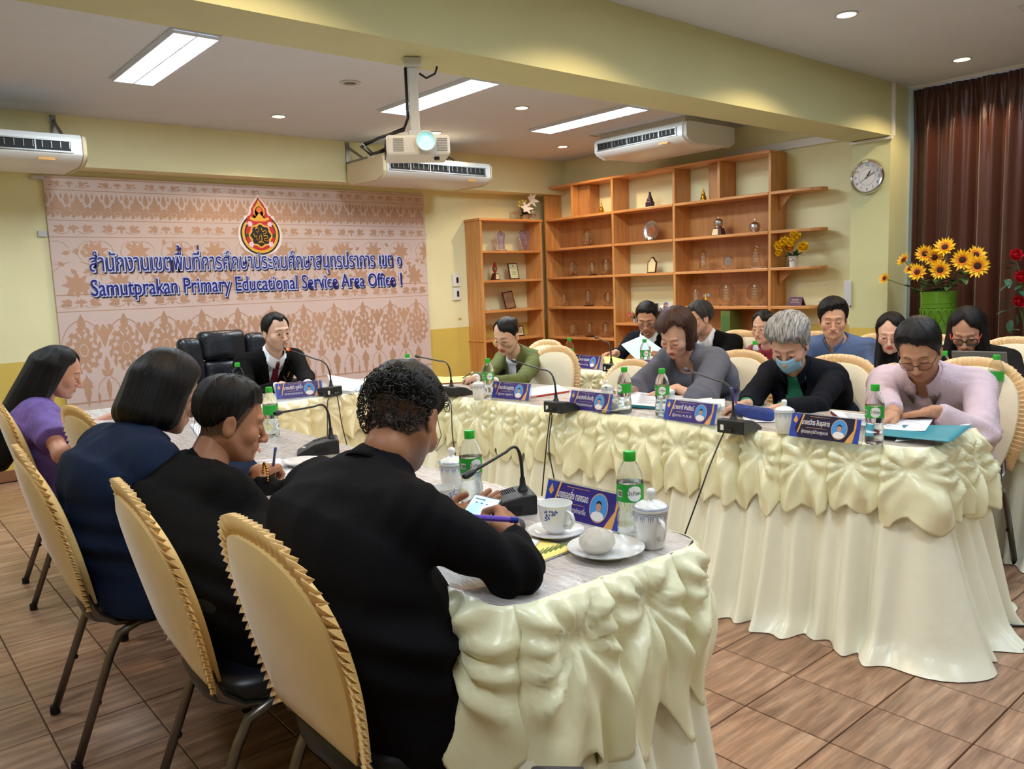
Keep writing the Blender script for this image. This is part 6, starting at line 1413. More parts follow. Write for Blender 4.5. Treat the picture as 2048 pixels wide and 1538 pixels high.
heldpen((924, 757), .785, (946, 744), .12, .0035, BLK, 'black pencil with white eraser held by the woman in green', LWHITE); heldpen((1238, 787), .785, (1211, 774), .12, .0035, GPEN, 'green pen in the hand of the brown haired woman'); heldpen((1474, 812), .79, (1463, 776), .13, .004, VPEN, 'violet pen held by the masked woman')
# phone and pen of the nearest man
ph = [onz(950, 988, .855), onz(1002, 1000, .855), onz(964, 1068, .83), onz(908, 1050, .83)]; pc = sum(ph)/4; t = thing('smartphone', 'smartphone with a lit light blue screen in the hands of the balding man', 'phone', tuple(pc)); q = [Vector((x-pc).tolist()) for x in ph]; nrm = (q[1]-q[0]).cross(q[3]-q[0]).normalized(); nrm = -nrm if nrm.z < 0 else nrm
o = obj('phone_body', MB().add([tuple(x*1.04-nrm*.008) for x in q]+[tuple(x*1.04) for x in q], [(3, 2, 1, 0), (4, 5, 6, 7), (0, 1, 5, 4), (1, 2, 6, 5), (2, 3, 7, 6), (3, 0, 4, 7)]), BLK, t, bevel=.0015)
obj('screen', MB().add([tuple(x*.94+nrm*.0006) for x in q], [(0, 1, 2, 3)]), mat('screen_glow', (150, 205, 235), .2, emit=(150, 210, 240), es=.75), t)
def onph(u0, u1, v0, v1, m_, nm): f = lambda u, v: tuple((q[0].lerp(q[1], u).lerp(q[3].lerp(q[2], u), v))*.94+nrm*.0012); obj(nm, MB().add([f(u0, v0), f(u1, v0), f(u1, v1), f(u0, v1)], [(0, 1, 2, 3)]), m_, t)
for k in range(3): onph(.2+.2*k, .28+.2*k, .2, .24, mat('icon_dark', (60, 80, 110), .4), 'screen_icon')
onph(.1, .45, .6, .78, mat('icon_photo', (90, 90, 120), .4, var=.4, vscale=200), 'screen_picture'); onph(.5, .9, .62, .78, mat('icon_photo2', (150, 130, 180), .4, var=.4, vscale=200), 'screen_picture'); onph(.1, .5, .08, .12, MATS['icon_dark'], 'screen_line')
a = onz(938, 1034, .885); c = onz(1036, 1040, .87); pen(a, c, .0062, VPEN, 'thick violet pen lying across the phone hand of the balding man', BPEN)
b = MB().ball((0, 0, .02), .021, 16, 12); o = obj('camera_knob', b, mat('knob_grey', (70, 72, 78), .6, bump=.5, bscale=300), None, 180, loc=tuple(P3((1035, 1068), TZ))); tag(o, 'round dark grey microphone foam lying beside the phone hand', 'foam ball')
# pencil case
v, f = sdf_mesh(lambda P: s_cone(P, (-.085, 0, .028), (.085, .01, .026), .027, .03)-.002*wnoise(P, 60, 1), (-.14, -.06, -.01), (.14, .06, .07), .005); p = P3((1505, 838)); t = thing('pencil_case', 'blue plaid pencil case beside the right microphone', 'pencil case', (p.x, p.y, TZ+.002), -PI/2-.3)
link('pouch', np_mesh('pouch', [(v, f, 0)], [mat('plaid_blue', (36, 56, 128), .7, var=.4, vscale=30)]), t); obj('zip', MB().tube([(-.08, -.01, .054), (0, 0, .056), (.085, .006, .055)], .0022, 6), METAL, t, 180)
# bracelet on the writing hand
cc = hz(531, 946, .81); b = MB(); M_ = Matrix.Rotation(PI/2, 3, 'Y') @ Matrix.Rotation(.2, 3, 'X')
for k in range(22):
    a = 2*PI*k/22; p = M_ @ Vector((.031*math.cos(a), .031*math.sin(a), 0)); b.ball((p.x, p.y, p.z), .0045, 6, 4)
tag(obj('bracelet', b, mat('gold', (222, 168, 60), .25, metal=1), None, 180, loc=cc), 'gold chain bracelet on the wrist of the man writing with the blue pen', 'bracelet')
# tablet on the rear table
p = P3((1955, 765)); t = thing('tablet', 'grey tablet propped on its stand before the woman with red temples', 'tablet', (p.x+.02, p.y, TZ+.002), PI/2+.15)
obj('tablet_body', MB().box((0, 0, .085), (.26, .008, .18), Matrix.Rotation(-.42, 3, 'X')), mat('tablet_grey', (112, 112, 108), .4), t, bevel=.004); obj('keyboard', MB().box((0, .12, .004), (.26, .17, .008)), MATS['tablet_grey'], t, bevel=.003); obj('camera_bump', MB().box((-.1, .0, .15), (.03, .012, .016), Matrix.Rotation(-.42, 3, 'X')), BLK, t)
# bag under the near table
v, f = sdf_mesh(lambda P: smin(s_ell(P, (0, 0, .27), (.10, .075, .285)), s_ell(P, (.03, -.03, .15), (.08, .06, .13)), .04)-.010*(1-2*np.abs(wnoise(P, 24, 4))), (-.16, -.14, -.06), (.16, .14, .6), .008); v[:, 2] = np.maximum(v[:, 2], .001); p = ony(1118, 1500, .85)
t = thing('bag', 'dark grey soft backpack standing on the floor at the foot of the near skirt', 'bag', (float(p[0]), .85, 0), -.7); t.scale = (1, 1, 1.13); BAG = mat('bag_grey', (52, 50, 54), .6, bump=.4, bscale=60); link('pouch', np_mesh('pouch', [(v, f, 0)], [BAG]), t); obj('strap', MB().tube([(-.05, -.03, .5), (-.04, -.05, .58), (.03, -.06, .58), (.05, -.05, .5)], .01, 8, flat=.4), BAG, t, 180)
# ------------------------------------------------------------------ trophies and ornaments
CRY = mat('crystal', (232, 238, 240), .04, trans=1, ior=1.3); CRYV = mat('crystal_violet', (206, 200, 250), .05, trans=.95, ior=1.3); ETCH = mat('etched', (226, 214, 186), .6, alpha=.55); GOLDM = mat('gold_leaf', (214, 160, 50), .28, metal=.9); SILV = mat('silver', (196, 196, 200), .2, metal=1, bump=.2, bscale=120); WOODD = mat('dark_wood', (76, 30, 22), .4); CREAMP = mat('plaque_cream', (232, 212, 160), .45)
ng = lambda n, r=1, rx=1, ph=0: [(rx*r*math.cos(2*PI*k/n+ph), r*math.sin(2*PI*k/n+ph)) for k in range(n)]
def shelf_at(px, X): q = onx(px[0], px[1], X); return float(q[1]), float(q[2])
def snap(z, zs): return min(zs, key=lambda a: abs(a-z))
def crystal(kind, px, lab, s=1, where='big', m_=None):
    if where == 'big': y, z = shelf_at(px, 6.52); z = snap(z, ZR[1:5] if True else 0); loc = (6.52, y, z+.0012); rz = -PI/2
    else: q = ony(px[0], px[1], 6.98); loc = (float(q[0]), 6.98, snap(float(q[2]), [1.73, 1.41, 1.08, .76])+.0012); rz = 0
    t = thing('crystal_trophy', lab, 'trophy', loc, rz, 'clear crystal award plaques'); m_ = m_ or CRY
    obj('base', MB().bb(-.05*s, .05*s, -.025, .025, 0, .012), BLK if kind in ('pair', 'arch') else m_, t, bevel=.002)
    H_ = .15*s; c = .02+H_*.5
    if kind == 'oval': P_ = ng(28, H_*.52, .74)
    elif kind == 'round': P_ = ng(28, H_*.45)
    elif kind == 'oct': P_ = ng(8, H_*.5, .95, PI/8)
    elif kind == 'hex': P_ = ng(6, H_*.5, .75, PI/2)
    elif kind == 'arch': P_ = [(-.04*s, -H_*.5), (.04*s, -H_*.5), (.045*s, H_*.2), (.02*s, H_*.5), (-.02*s, H_*.5), (-.045*s, H_*.2)]
    elif kind == 'shield': P_ = [(-.04*s, -H_*.5), (.04*s, -H_*.5), (.034*s, -.1*H_), (.05*s, .36*H_), (.028*s, .4*H_), (0, .54*H_), (-.028*s, .4*H_), (-.05*s, .36*H_), (-.034*s, -.1*H_)]
    elif kind == 'heart': P_ = [(-.02*s, -H_*.5), (.025*s, -H_*.5), (.06*s, .1*H_), (.05*s, .42*H_), (.02*s, .5*H_), (0, .4*H_), (-.03*s, .5*H_), (-.055*s, .36*H_), (-.055*s, .05*H_)]
    else: P_ = [(-.035*s, -H_*.5), (.035*s, -H_*.5), (.038*s, H_*.45), (-.02*s, H_*.5), (-.045*s, H_*.3)]
    obj('panel', MB().prism(P_, lambda u, v, w: (u, -.007+w, c+v), .014), m_, t, bevel=.0025)
    b = MB()
    for k in range(7): wv = .022*s*(1-.3*(k % 2)); z = c+.028*s-k*.011*s; b.bb(-wv, wv, -.0088, -.0082, z, z+.003)
    o = obj('etched_text', b, ETCH, t); o['kind'] = 'stuff'; obj('etched_seal', MB().flat(ng(14, .009*s), lambda u, v: (u, -.0088, c+.047*s+v)), GOLDM if kind in ('shield', 'heart', 'oval') else ETCH, t)
    return t
for kind, px, lab, s in [('oval', (1175, 487), 'oval crystal plaque alone on the upper left shelf', 1.15), ('oct', (1145, 545), 'eight sided crystal under the oval plaque', 1.05), ('arch', (1185, 545), 'arched crystal on a black base', .95), ('round', (1213, 540), 'round crystal beside the arched one, left bay', 1.1),
                         ('hex', (1130, 606), 'small hexagonal crystal at the left of its shelf', .85), ('arch', (1177, 606), 'tall rectangular crystal in the left bay', 1.1), ('oct', (1217, 606), 'faceted crystal at the right of the left bay', .95), ('oval', (1147, 665), 'slim crystal on the lowest visible shelf, left', .95), ('arch', (1180, 665), 'arched crystal on the lowest visible shelf, middle', .95), ('hex', (1212, 665), 'pointed crystal on the lowest visible shelf, right', 1),
                         ('shield', (1407, 535), 'waisted crystal plaque with gold seal, left of the silver disc', 1.15), ('shield', (1512, 530), 'waisted crystal plaque with gold seal, nearest the yellow roses', 1.2), ('round', (1392, 608), 'round crystal behind the colourful figurine', 1.05), ('oct', (1453, 608), 'large eight sided crystal in the right bay', 1.3), ('round', (1510, 606), 'large round crystal at the right end of its shelf', 1.3)]: crystal(kind, px, lab, s)
crystal('shield', (1002, 498), 'waisted violet tinted crystal on the top of the narrow shelf', 1.3, 'small', CRYV); crystal('heart', (1050, 498), 'heart shaped violet crystal trophy on the narrow shelf', 1.45, 'small', CRYV)
def sitshelf(px, X=6.52, zs=None): y, z = shelf_at(px, X); return (X, y, snap(z, zs or ZR)+.001)
def stupa(px, lab):
    t = thing('gold_stupa', lab, 'ornament', sitshelf(px), -PI/2, 'gilt spired ornaments'); obj('plinth', MB().lathe([(.036, 0), (.036, .01), (.03, .012), (.032, .03), (.026, .034)], 8), GOLDM, t); obj('spire', MB().lathe([(.026, .034), (.024, .05), (.014, .06), (.018, .07), (.01, .085), (.008, .1), (.004, .12), (.001, .15)], 12), GOLDM, t, 60)
stupa((1203, 424), 'small gilt spire in the upper left cubby'); stupa((1407, 402), 'small gilt spire in the upper cubby left of the divider')
t = thing('statue', 'dark violet seated statue in the open upper cubby', 'statue', sitshelf((1300, 411)), -PI/2); VM = mat('statue_violet', (60, 24, 48), .4)
v, f = sdf_mesh(lambda P: smin(smin(s_box(P, (0, 0, .03), (.04, .03, .03), r=.01), s_ell(P, (0, 0, .075), (.036, .026, .03)), .015), smin(s_ell(P, (0, 0, .11), (.02, .016, .026)), s_ell(P, (0, 0, .145), (.012, .012, .015)), .01), .012), (-.06, -.05, -.005), (.06, .05, .18), .005); link('figure', np_mesh('figure', [(v, f, 0)], [VM]), t)
t = thing('silver_plate', 'round engraved silver plate propped on a stand', 'plate', sitshelf((1303, 478)), -PI/2); R_ = Matrix.Translation((0, 0, .105)) @ Matrix.Rotation(PI/2-.12, 4, 'X')
obj('dish', MB().lathe([(0, .0), (.062, .0), (.066, .006), (.1, .012), (.101, .009), (.066, .002), (0, -.004)], 40, M=R_), SILV, t, 60); obj('centre_print', MB().lathe([(0, .002), (.05, .002)], 30, M=R_), mat('plate_copper', (190, 120, 84), .35, var=.4, vscale=60), t); obj('stand', MB().tube([(-.05, -.01, 0), (-.04, -.03, .02), (-.04, .02, .08)], .003, 6).tube([(.05, -.01, 0), (.04, -.03, .02), (.04, .02, .08)], .003, 6), BLK, t)
t = thing('trophy_bowl', 'silver bowl trophy on a dark wooden plinth with a cream plaque', 'trophy', sitshelf((1437, 466)), -PI/2)
obj('plinth', MB().box((0, 0, .035), (.12, .08, .07), taper=.7), WOODD, t); obj('plaque', MB().add([(-.05, -.0405, .006), (.02, -.0405, .006), (.014, -.031, .062), (-.04, -.031, .062)], [(0, 1, 2, 3)]), CREAMP, t); obj('bowl', MB().lathe([(.03, .07), (.034, .075), (.03, .08), (.042, .095), (.045, .12), (.044, .125), (.046, .128), (.04, .142), (.02, .156), (.006, .16), (.006, .168), (.002, .18)], 28), SILV, t, 60)
t = thing('silver_jar', 'lidded silver jar on the shelf left of the end board', 'jar', sitshelf((1510, 461)), -PI/2); obj('jar', MB().lathe([(.03, 0), (.03, .006), (.044, .025), (.05, .05), (.046, .066)], 28), SILV, t, 60); obj('lid', MB().lathe([(.047, .066), (.048, .07), (.036, .084), (.014, .096), (.006, .1), (.008, .108), (.003, .125)], 28), SILV, t, 60)
t = thing('wall_plaque', 'shield plaque with a cream face standing in the open cubby', 'plaque', sitshelf((1303, 540)), -PI/2); P_ = [(-.055, 0), (.055, 0), (.06, .11), (.03, .135), (.02, .155), (0, .165), (-.02, .155), (-.03, .135), (-.06, .11)]
obj('board', MB().prism(P_, lambda u, v, w: (u, -.006+w+v*.15, v), .014), WOODD, t); obj('face', MB().flat([(u*.82, .01+v*.86) for u, v in P_], lambda u, v: (u, -.0075+v*.15, v)), CREAMP, t)
t = thing('silver_award', 'round silver award disc on a clear stand', 'trophy', sitshelf((1457, 535)), -PI/2, 'round awards'); obj('base', MB().bb(-.055, .055, -.02, .02, 0, .012), CRY, t, bevel=.002); obj('disc', MB().prism(ng(30, .058), lambda u, v, w: (u, -.005+w, .075+v), .01), CRY, t); obj('medal', MB().prism(ng(30, .042, .9), lambda u, v, w: (u-.004, -.008+w, .078+v), .003), SILV, t)
def frame(loc, rz, w_, h_, lab, fm, pm, roll=0):
    t = thing('picture_frame', lab, 'picture frame', loc, rz, 'framed certificates'); M_ = Matrix.Rotation(roll, 3, 'Y') @ Matrix.Rotation(-.2, 3, 'X'); q = lambda u, v, w=0: tuple(M_ @ Vector((u, w, v+.002)))
    obj('frame', MB().prism([(-w_/2, 0), (w_/2, 0), (w_/2, h_), (-w_/2, h_)], lambda u, v, w: q(u, v, w), .012), fm, t); obj('picture', MB().flat([(-w_/2+.012, .012), (w_/2-.012, .012), (w_/2-.012, h_-.012), (-w_/2+.012, h_-.012)], lambda u, v: q(u, v, -.001)), pm, t)
    b = MB()
    for k in range(5): z = h_*.3+k*h_*.09; b.add([q(u, v, -.0018) for u, v in ((-w_*.25, z), (w_*.25, z), (w_*.25, z+.004), (-w_*.25, z+.004))], [(0, 1, 2, 3)])
    o = obj('print_line', b, mat('print_brown', (120, 90, 60), .6), t); o['kind'] = 'stuff'; b = MB(); b.add([q(u, v, -.0019) for u, v in [(x_, h_*.82+z_) for x_, z_ in ng(12, .011)]], [tuple(range(12))]); obj('seal', b, REDF, t)
GC = mat('certificate_green', (206, 214, 170), .5, var=.1, vscale=30); BC = mat('certificate_brown', (142, 110, 82), .5, var=.15, vscale=20)
q = ony(1030, 556, 6.96); frame((float(q[0]), 6.96, 1.411), 0, .14, .185, 'dark framed green certificate on the second level of the narrow shelf', WOODD, GC)
q = ony(1020, 617, 6.98); frame((float(q[0])+.02, 6.98, 1.081), 0, .15, .2, 'brown certificate leaning on the third level of the narrow shelf', WOODD, BC, -.12)
q = ony(1042, 676, 6.98); frame((float(q[0]), 6.98, .761), 0, .11, .12, 'small cream plaque behind the woman in green', BLK, CREAMP)
t = thing('flame_award', 'red and green flame shaped award on a dark stand', 'trophy', (float(ony(990, 556, 6.97)[0]), 6.97, 1.411)); obj('stand', MB().prism([(-.05, 0), (.06, 0), (.035, .075), (-.02, .075)], lambda u, v, w: (u, -.02+w, v), .04), WOODD, t); obj('plaque', MB().flat([(-.005, .01), (.05, .01), (.032, .065), (.0, .065)], lambda u, v: (u, -.0215, v)), CREAMP, t)
obj('flame', MB().prism([(0, .07), (.024, .1), (.03, .13), (.018, .165), (.0, .2), (-.016, .165), (-.03, .13), (-.022, .1)], lambda u, v, w: (u, -.008+w, v), .014), mat('award_red', (140, 40, 30), .35), t); obj('medallion', MB().prism(ng(16, .016), lambda u, v, w: (u, -.011+w, .125+v), .003), mat('award_green', (60, 130, 80), .4), t)
tag(obj('white_tube', MB().tube([(-.014, 0, .008), (.014, 0, .008)], .008, 10), PLW, loc=(float(ony(976, 618, 6.9)[0]), 6.9, 1.081)), 'tiny white tube at the left of the third level of the narrow shelf', 'tube')
frame(sitshelf((1298, 640), 6.55, [.905]), -PI/2, .17, .2, 'grey panel frame standing in the middle bay behind the flowers', BLK, mat('panel_taupe', (120, 92, 74), .3)); frame((6.58,)+sitshelf((1332, 640), 6.55, [.905])[1:], -PI/2, .13, .21, 'white framed ink branch picture in the middle bay', PLW, mat('picture_pale', (200, 178, 160), .5, var=.3, vscale=40))
t = thing('figurine', 'small gold and blue dancing figurine beside the round crystal', 'figurine', sitshelf((1412, 606)), -PI/2); obj('figure', MB().lathe([(.016, 0), (.018, .02), (.008, .05), (.014, .07), (.005, .09), (.009, .1), (.003, .12)], 12), mat('figurine_yellow', (220, 180, 60), .35), t, 60); obj('wing', MB().ball((.03, 0, .1), (.014, .006, .018)).ball((-.022, 0, .095), (.01, .005, .014)), mat('figurine_blue', (120, 160, 220), .3), t, 180)
t = thing('desk_sign', 'small folded violet sign on the lowest end shelf', 'sign', sitshelf((1588, 604), 6.48, [1.08]), -PI/2-.2); SV = mat('sign_violet', (96, 60, 84), .5)
obj('panel', MB().prism([(-.08, 0), (.08, 0), (.07, .075), (-.07, .075)], lambda u, v, w: (u, v*.35+w, v), .003), SV, t); obj('panel_back', MB().prism([(-.08, 0), (.08, 0), (.07, .075), (-.07, .075)], lambda u, v, w: (u, .055-v*.35+w, v), .003), SV, t); obj('print_line', MB().box((0, .016, .05), (.08, .001, .006)).box((0, .009, .03), (.1, .001, .004)), CREAMP, t)
t = thing('document_box', 'green covered box file on the low shelf behind the empty cream chair', 'box', (6.5, float(onx(1463, 650, 6.5)[1]), .736)); obj('box', MB().bb(-.1, .1, -.05, .05, 0, .3), mat('box_green', (96, 112, 52), .5), t); obj('label', MB().bb(-.1015, -.1, -.035, .035, .1, .26), mat('box_label', (70, 110, 60), .5), t)
# ------------------------------------------------------------------ flowers
LEAFG = mat('leaf_green', (52, 84, 40), .5, var=.15, vscale=20); LEAFB = mat('leaf_blue_green', (42, 84, 62), .45); STEM = mat('stem_green', (70, 100, 44), .5)
def petal(b, c, n_, ang, L, wd, cup_, m_=0, seg=4, tip=.9):
    """petal at c, flower facing n_"""
    n_ = Vector(n_).normalized(); u = n_.orthogonal().normalized(); u.rotate(Matrix.Rotation(ang, 3, n_)); s = n_.cross(u); V = []
    for i in range(seg+1):
        t = i/seg; w_ = wd*math.sin(PI*(.12+.86*t)**tip); p = Vector(c)+u*(L*t*math.cos(cup_*t))+n_*(L*t*math.sin(cup_*t)); V += [p-s*w_/2+n_*w_*.12, p-n_*w_*.05, p+s*w_/2+n_*w_*.12]
    b.add(V, [(3*i+j, 3*i+j+1, 3*i+j+4, 3*i+j+3) for i in range(seg) for j in range(2)], m_)
def leaf3(b, c, d, L, wd, m_=0, up=(0, 0, 1)):
    d = Vector(d).normalized(); s = d.cross(Vector(up)); s = s.normalized() if s.length > .01 else Vector((1, 0, 0)); n_ = s.cross(d); V = []
    for i in range(6): t = i/5; w_ = wd*math.sin(PI*(.06+.92*t)**.9); p = Vector(c)+d*L*t-n_*L*.25*t*t; V += [p-s*w_/2+n_*w_*.15, p, p+s*w_/2+n_*w_*.15]
    b.add(V, [(3*i+j, 3*i+j+1, 3*i+j+4, 3*i+j+3) for i in range(5) for j in range(2)], m_)
def rose(b, c, n_, R_, rnd, mi=0):
    for ring, (k, r, cu) in enumerate(((3, .35, 1.5), (5, .6, 1.25), (6, .85, .95), (7, 1.0, .55))):
        for j in range(k): petal(b, c, n_, 2*PI*j/k+ring*.5+rnd.uniform(-.1, .1), R_*(.6+.5*r), R_*1.15*(.5+.5*r), cu, mi, 5, .7)
SUNY = mat('sunflower_yellow', (248, 196, 24), .55, var=.12, vscale=60); SUNC = mat('sunflower_brown', (58, 34, 22), .8, bump=.6, bscale=300); SUNO = mat('sunflower_orange', (236, 130, 30), .6)
VG = mat('vase_green', (92, 140, 34), .25, coat=.4, bump=.0)
vy, vz = 2.40, 1.20; vx = 6.0
t = thing('flower_vase', 'tall green glazed basket weave vase on the window side', 'vase', (vx, vy, .62)); Hv = .58
obj('vase_body', MB().lathe([(.045, 0), (.05, .004), (.062, .1), (.1, .36), (.113, .46), (.115, .56), (.119, .572), (.119, .58), (.108, .58), (.1, .46), (.05, .05), (0, .05)], 40), VG, t, 60)
vr = lambda z: float(np.interp(z, [0, .1, .36, .46, .56], [.05, .062, .1, .113, .115]))
for s in (-1, 1):
    for k in range(16):
        pts = []
        for j in range(30): z = .02+.44*j/29; a = 2*PI*k/16+s*.17*math.sin(z*34); r = vr(z)+.003; pts.append((r*math.cos(a), r*math.sin(a), z))
        obj('weave_strand', MB().tube(pts, .0042, 5), VG, t, 180)
for z in (.47, .5): obj('vase_ring', MB().tube([((vr(z)+.002)*math.cos(2*PI*k/40), (vr(z)+.002)*math.sin(2*PI*k/40), z) for k in range(40)], .003, 5, closed=True), VG, t, 180)
tag(obj('plant_stand', MB().bb(-.16, .16, -.16, .16, 0, .02).bb(-.16, .16, -.16, .16, .6, .619).bb(-.14, -.11, -.14, -.11, .02, .6).bb(.11, .14, -.14, -.11, .02, .6).bb(-.14, -.11, .11, .14, .02, .6).bb(.11, .14, .11, .14, .02, .6), mat('stand_wood', (90, 60, 40), .5), loc=(vx, vy, 0)), 'low stand under the green vase, hidden by the people', 'stand')
sun = [((1835, 545), .0, .055), ((1820, 538), .2, .04), ((1870, 515), .1, .06), ((1850, 508), .1, .055), ((1890, 495), .05, .06), ((1925, 520), -.02, .062), ((1880, 540), -.08, .06), ((1955, 532), -.05, .066), ((1952, 510), .04, .055), ((1808, 520), .12, .05), ((1770, 557), .03, .04)]
rn = random.Random(5)
for i, (px, dx, R_) in enumerate(sun):
    p = onx(px[0], px[1], vx+dx-.08); p = Vector(p.tolist()); mouth = Vector((vx, vy, 1.16)); R_ *= 1.25; out = (p-mouth).normalized(); tocam = (Vector(CAM.tolist())-p).normalized(); n_ = (out*(.75 if i in (1, 4, 8, 9, 10) else .25)+tocam*.75+Vector((rn.uniform(-.25, .25), rn.uniform(-.25, .25), rn.uniform(-.2, .1)))).normalized()
    t = thing('sunflower', 'artificial sunflower, '+['left front', 'left behind', 'upper left of centre', 'upper left, dark hearted', 'topmost', 'right of centre', 'lowest centre', 'largest at right', 'behind the largest at right', 'far upper left', 'small one drooping at the far left'][i]+' of the vase bunch', 'flower', tuple(p), 0, 'sunflowers in the green vase'); b = MB()
    for k in range(20): petal(b, (0, 0, 0), n_, 2*PI*k/20+rn.uniform(-.05, .05), R_*rn.uniform(.9, 1.08), R_*.3, .15+.25*(k % 2), 0)
    obj('petals', b, SUNY, t, 180); b = MB()
    for k in range(12): petal(b, tuple(n_*.003), n_, 2*PI*k/12, R_*.55, R_*.26, .35, 0)
    obj('inner_petals', b, SUNO, t, 180); Q = n_.to_track_quat('Z', 'Y').to_matrix(); obj('flower_heart', MB().ball(tuple(n_*.006), (R_*.3, R_*.3, R_*.14), 12, 7, M=Q), SUNC, t, 180)
    m_ = (mouth-p)+Vector((rn.uniform(-.05, .05), rn.uniform(-.05, .05), 0)); obj('stem', MB().tube([(0, 0, 0), tuple(-n_*.03+m_*.3), tuple(m_*.75), tuple(m_+Vector((0, 0, -.1)))], .003, 6), STEM, t, 180)
    for k in range(3): b = MB(); leaf3(b, tuple(m_*(.35+.2*k)), (rn.uniform(-1, 1), rn.uniform(-1, 1), rn.uniform(-.2, .5)), .1, .05); obj('leaf', b, LEAFG, t, 180)
REDR = mat('rose_red', (190, 14, 34), .6, var=.1, vscale=50)
for i, px in enumerate([(2030, 512), (2040, 556), (2036, 605)]):
    p = Vector(onx(px[0], px[1], 5.55).tolist()); t = thing('red_rose', 'large red cloth rose at the right edge, '+['topmost', 'middle', 'lowest'][i], 'flower', tuple(p), 0, 'red roses at the right edge'); b = MB(); rose(b, (0, 0, 0), (-.6, -.5, .35), .045, rn); obj('petals', b, REDR, t, 180)
    obj('stem', MB().tube([(0, 0, 0), (.03, -.02, -.1), tuple(Vector((5.62, float(p.y)-.06, .8))-p)], .003, 6), STEM, t, 180)
    for k in range(5): b = MB(); leaf3(b, (rn.uniform(-.03, .03), rn.uniform(-.05, .05), -.05-.03*k), (rn.uniform(-1, .4), rn.uniform(-.6, 1), rn.uniform(-.5, .3)), .08, .045); obj('leaf', b, LEAFB, t, 180)
p = onx(2036, 690, 5.6); t = thing('rose_pot', 'pale pot holding the red roses, mostly outside the picture', 'pot', (5.62, float(p[1])-.06, .752)); obj('pot', MB().lathe([(.05, 0), (.07, .1), (.075, .12), (.068, .12), (.05, .02), (0, .02)], 24), PLW, t, 60)
y_ = float(onx(2030, 690, 5.6)[1]); make_table('small side table with a pleated ivory cloth at the right edge behind the tablet', [(5.35, y_+.15), (5.4, y_-.6), (5.9, y_-.6), (5.9, y_+.15)], TOPW, 0, 1.3, seed=31, mod=.2)
# yellow roses in a printed pot on the end shelf
yr = sitshelf((1582, 530), 6.42, [1.42]); yr = (6.46, yr[1], 1.421); t = thing('flower_pot', 'white printed pot of yellow roses on the end shelf', 'flower pot', yr); obj('pot', MB().lathe([(.032, 0), (.04, .09), (.043, .094), (.039, .094), (.03, .01), (0, .01)], 24), PLW, t, 60)
b = MB(); 
for k in range(5): a = PI+.4+.5*(k-2); b.ball((-.036*math.cos(.3*(k-2)), .036*math.sin(.3*(k-2)), .05+.01*(k % 2)), (.003, .006, .006), 8, 5)
obj('flower_print', b, CRIM, t, 180); YR = mat('rose_yellow', (250, 206, 24), .55, var=.08, vscale=50); YO = mat('rose_orange', (250, 166, 24), .55)
for k, (dy, dz, sc_) in enumerate([(.09, .17, .04), (.05, .2, .038), (0, .19, .04), (-.03, .23, .036), (.03, .15, .036), (-.075, .15, .042), (.11, .12, .03), (-.01, .25, .03)]): b = MB(); rose(b, (-.03+rn.uniform(-.03, .02), dy*1.25-.01, .1+(dz-.1)*1.15), (-.8, -.3, .4), sc_*1.3, rn); obj('rose_bloom', b, YO if k == 4 else YR, t, 180)
b = MB()
for k in range(34): leaf3(b, (rn.uniform(-.03, .03), rn.uniform(-.04, .05), .095), (rn.uniform(-1, 1), rn.uniform(-1.2, 1.2), rn.uniform(-.1, 1)), rn.uniform(.06, .11), .022)
o = obj('foliage', b, LEAFG, t, 180); o['kind'] = 'stuff'
# lilies on the narrow shelf
t = thing('flower_basket', 'pot of white lilies and small pink flowers on top of the narrow shelf', 'flower pot', (float(ony(1050, 436, 6.95)[0]), 6.95, 2.078)); obj('pot', MB().lathe([(.05, 0), (.06, .05), (.062, .055), (.052, .055), (.045, .01), (0, .01)], 20), mat('basket_tan', (170, 140, 104), .7), t, 60); LIL = mat('lily_white', (240, 226, 220), .5); PNK = mat('small_pink', (206, 72, 104), .5); YL = mat('small_yellow', (222, 206, 50), .5)
for c_, n_, R_ in (((.06, -.05, .22), (.1, -1, .2), .1), ((-.04, -.07, .12), (-.3, -1, .4), .085), ((.03, -.06, .1), (.5, -.8, .6), .06)):
    b = MB(); 
    for k in range(6): petal(b, c_, n_, k*PI/3, R_, R_*.42, .35, seg=5)
    obj('lily_bloom', b, LIL, t, 180)
for mi_, m_ in enumerate((PNK, YL)):
    for k in range(9):
        c_ = (rn.uniform(-.14, .14), rn.uniform(-.06, .02), rn.uniform(.03, .12)) if mi_ == 0 else (rn.uniform(-.1, -.0), rn.uniform(-.04, .02), rn.uniform(.12, .24)); b = MB()
        for j in range(5): petal(b, c_, (0, -1, .3), j*1.257, .018, .012, .3, seg=3)
        obj('small_bloom', b, m_, t, 180)
b = MB()
for k in range(40): leaf3(b, (rn.uniform(-.04, .04), 0, .05), (rn.uniform(-1.2, 1.2), rn.uniform(-.8, .3), rn.uniform(0, 1)), rn.uniform(.06, .16), .02)
o = obj('foliage', b, LEAFG, t, 180); o['kind'] = 'stuff'
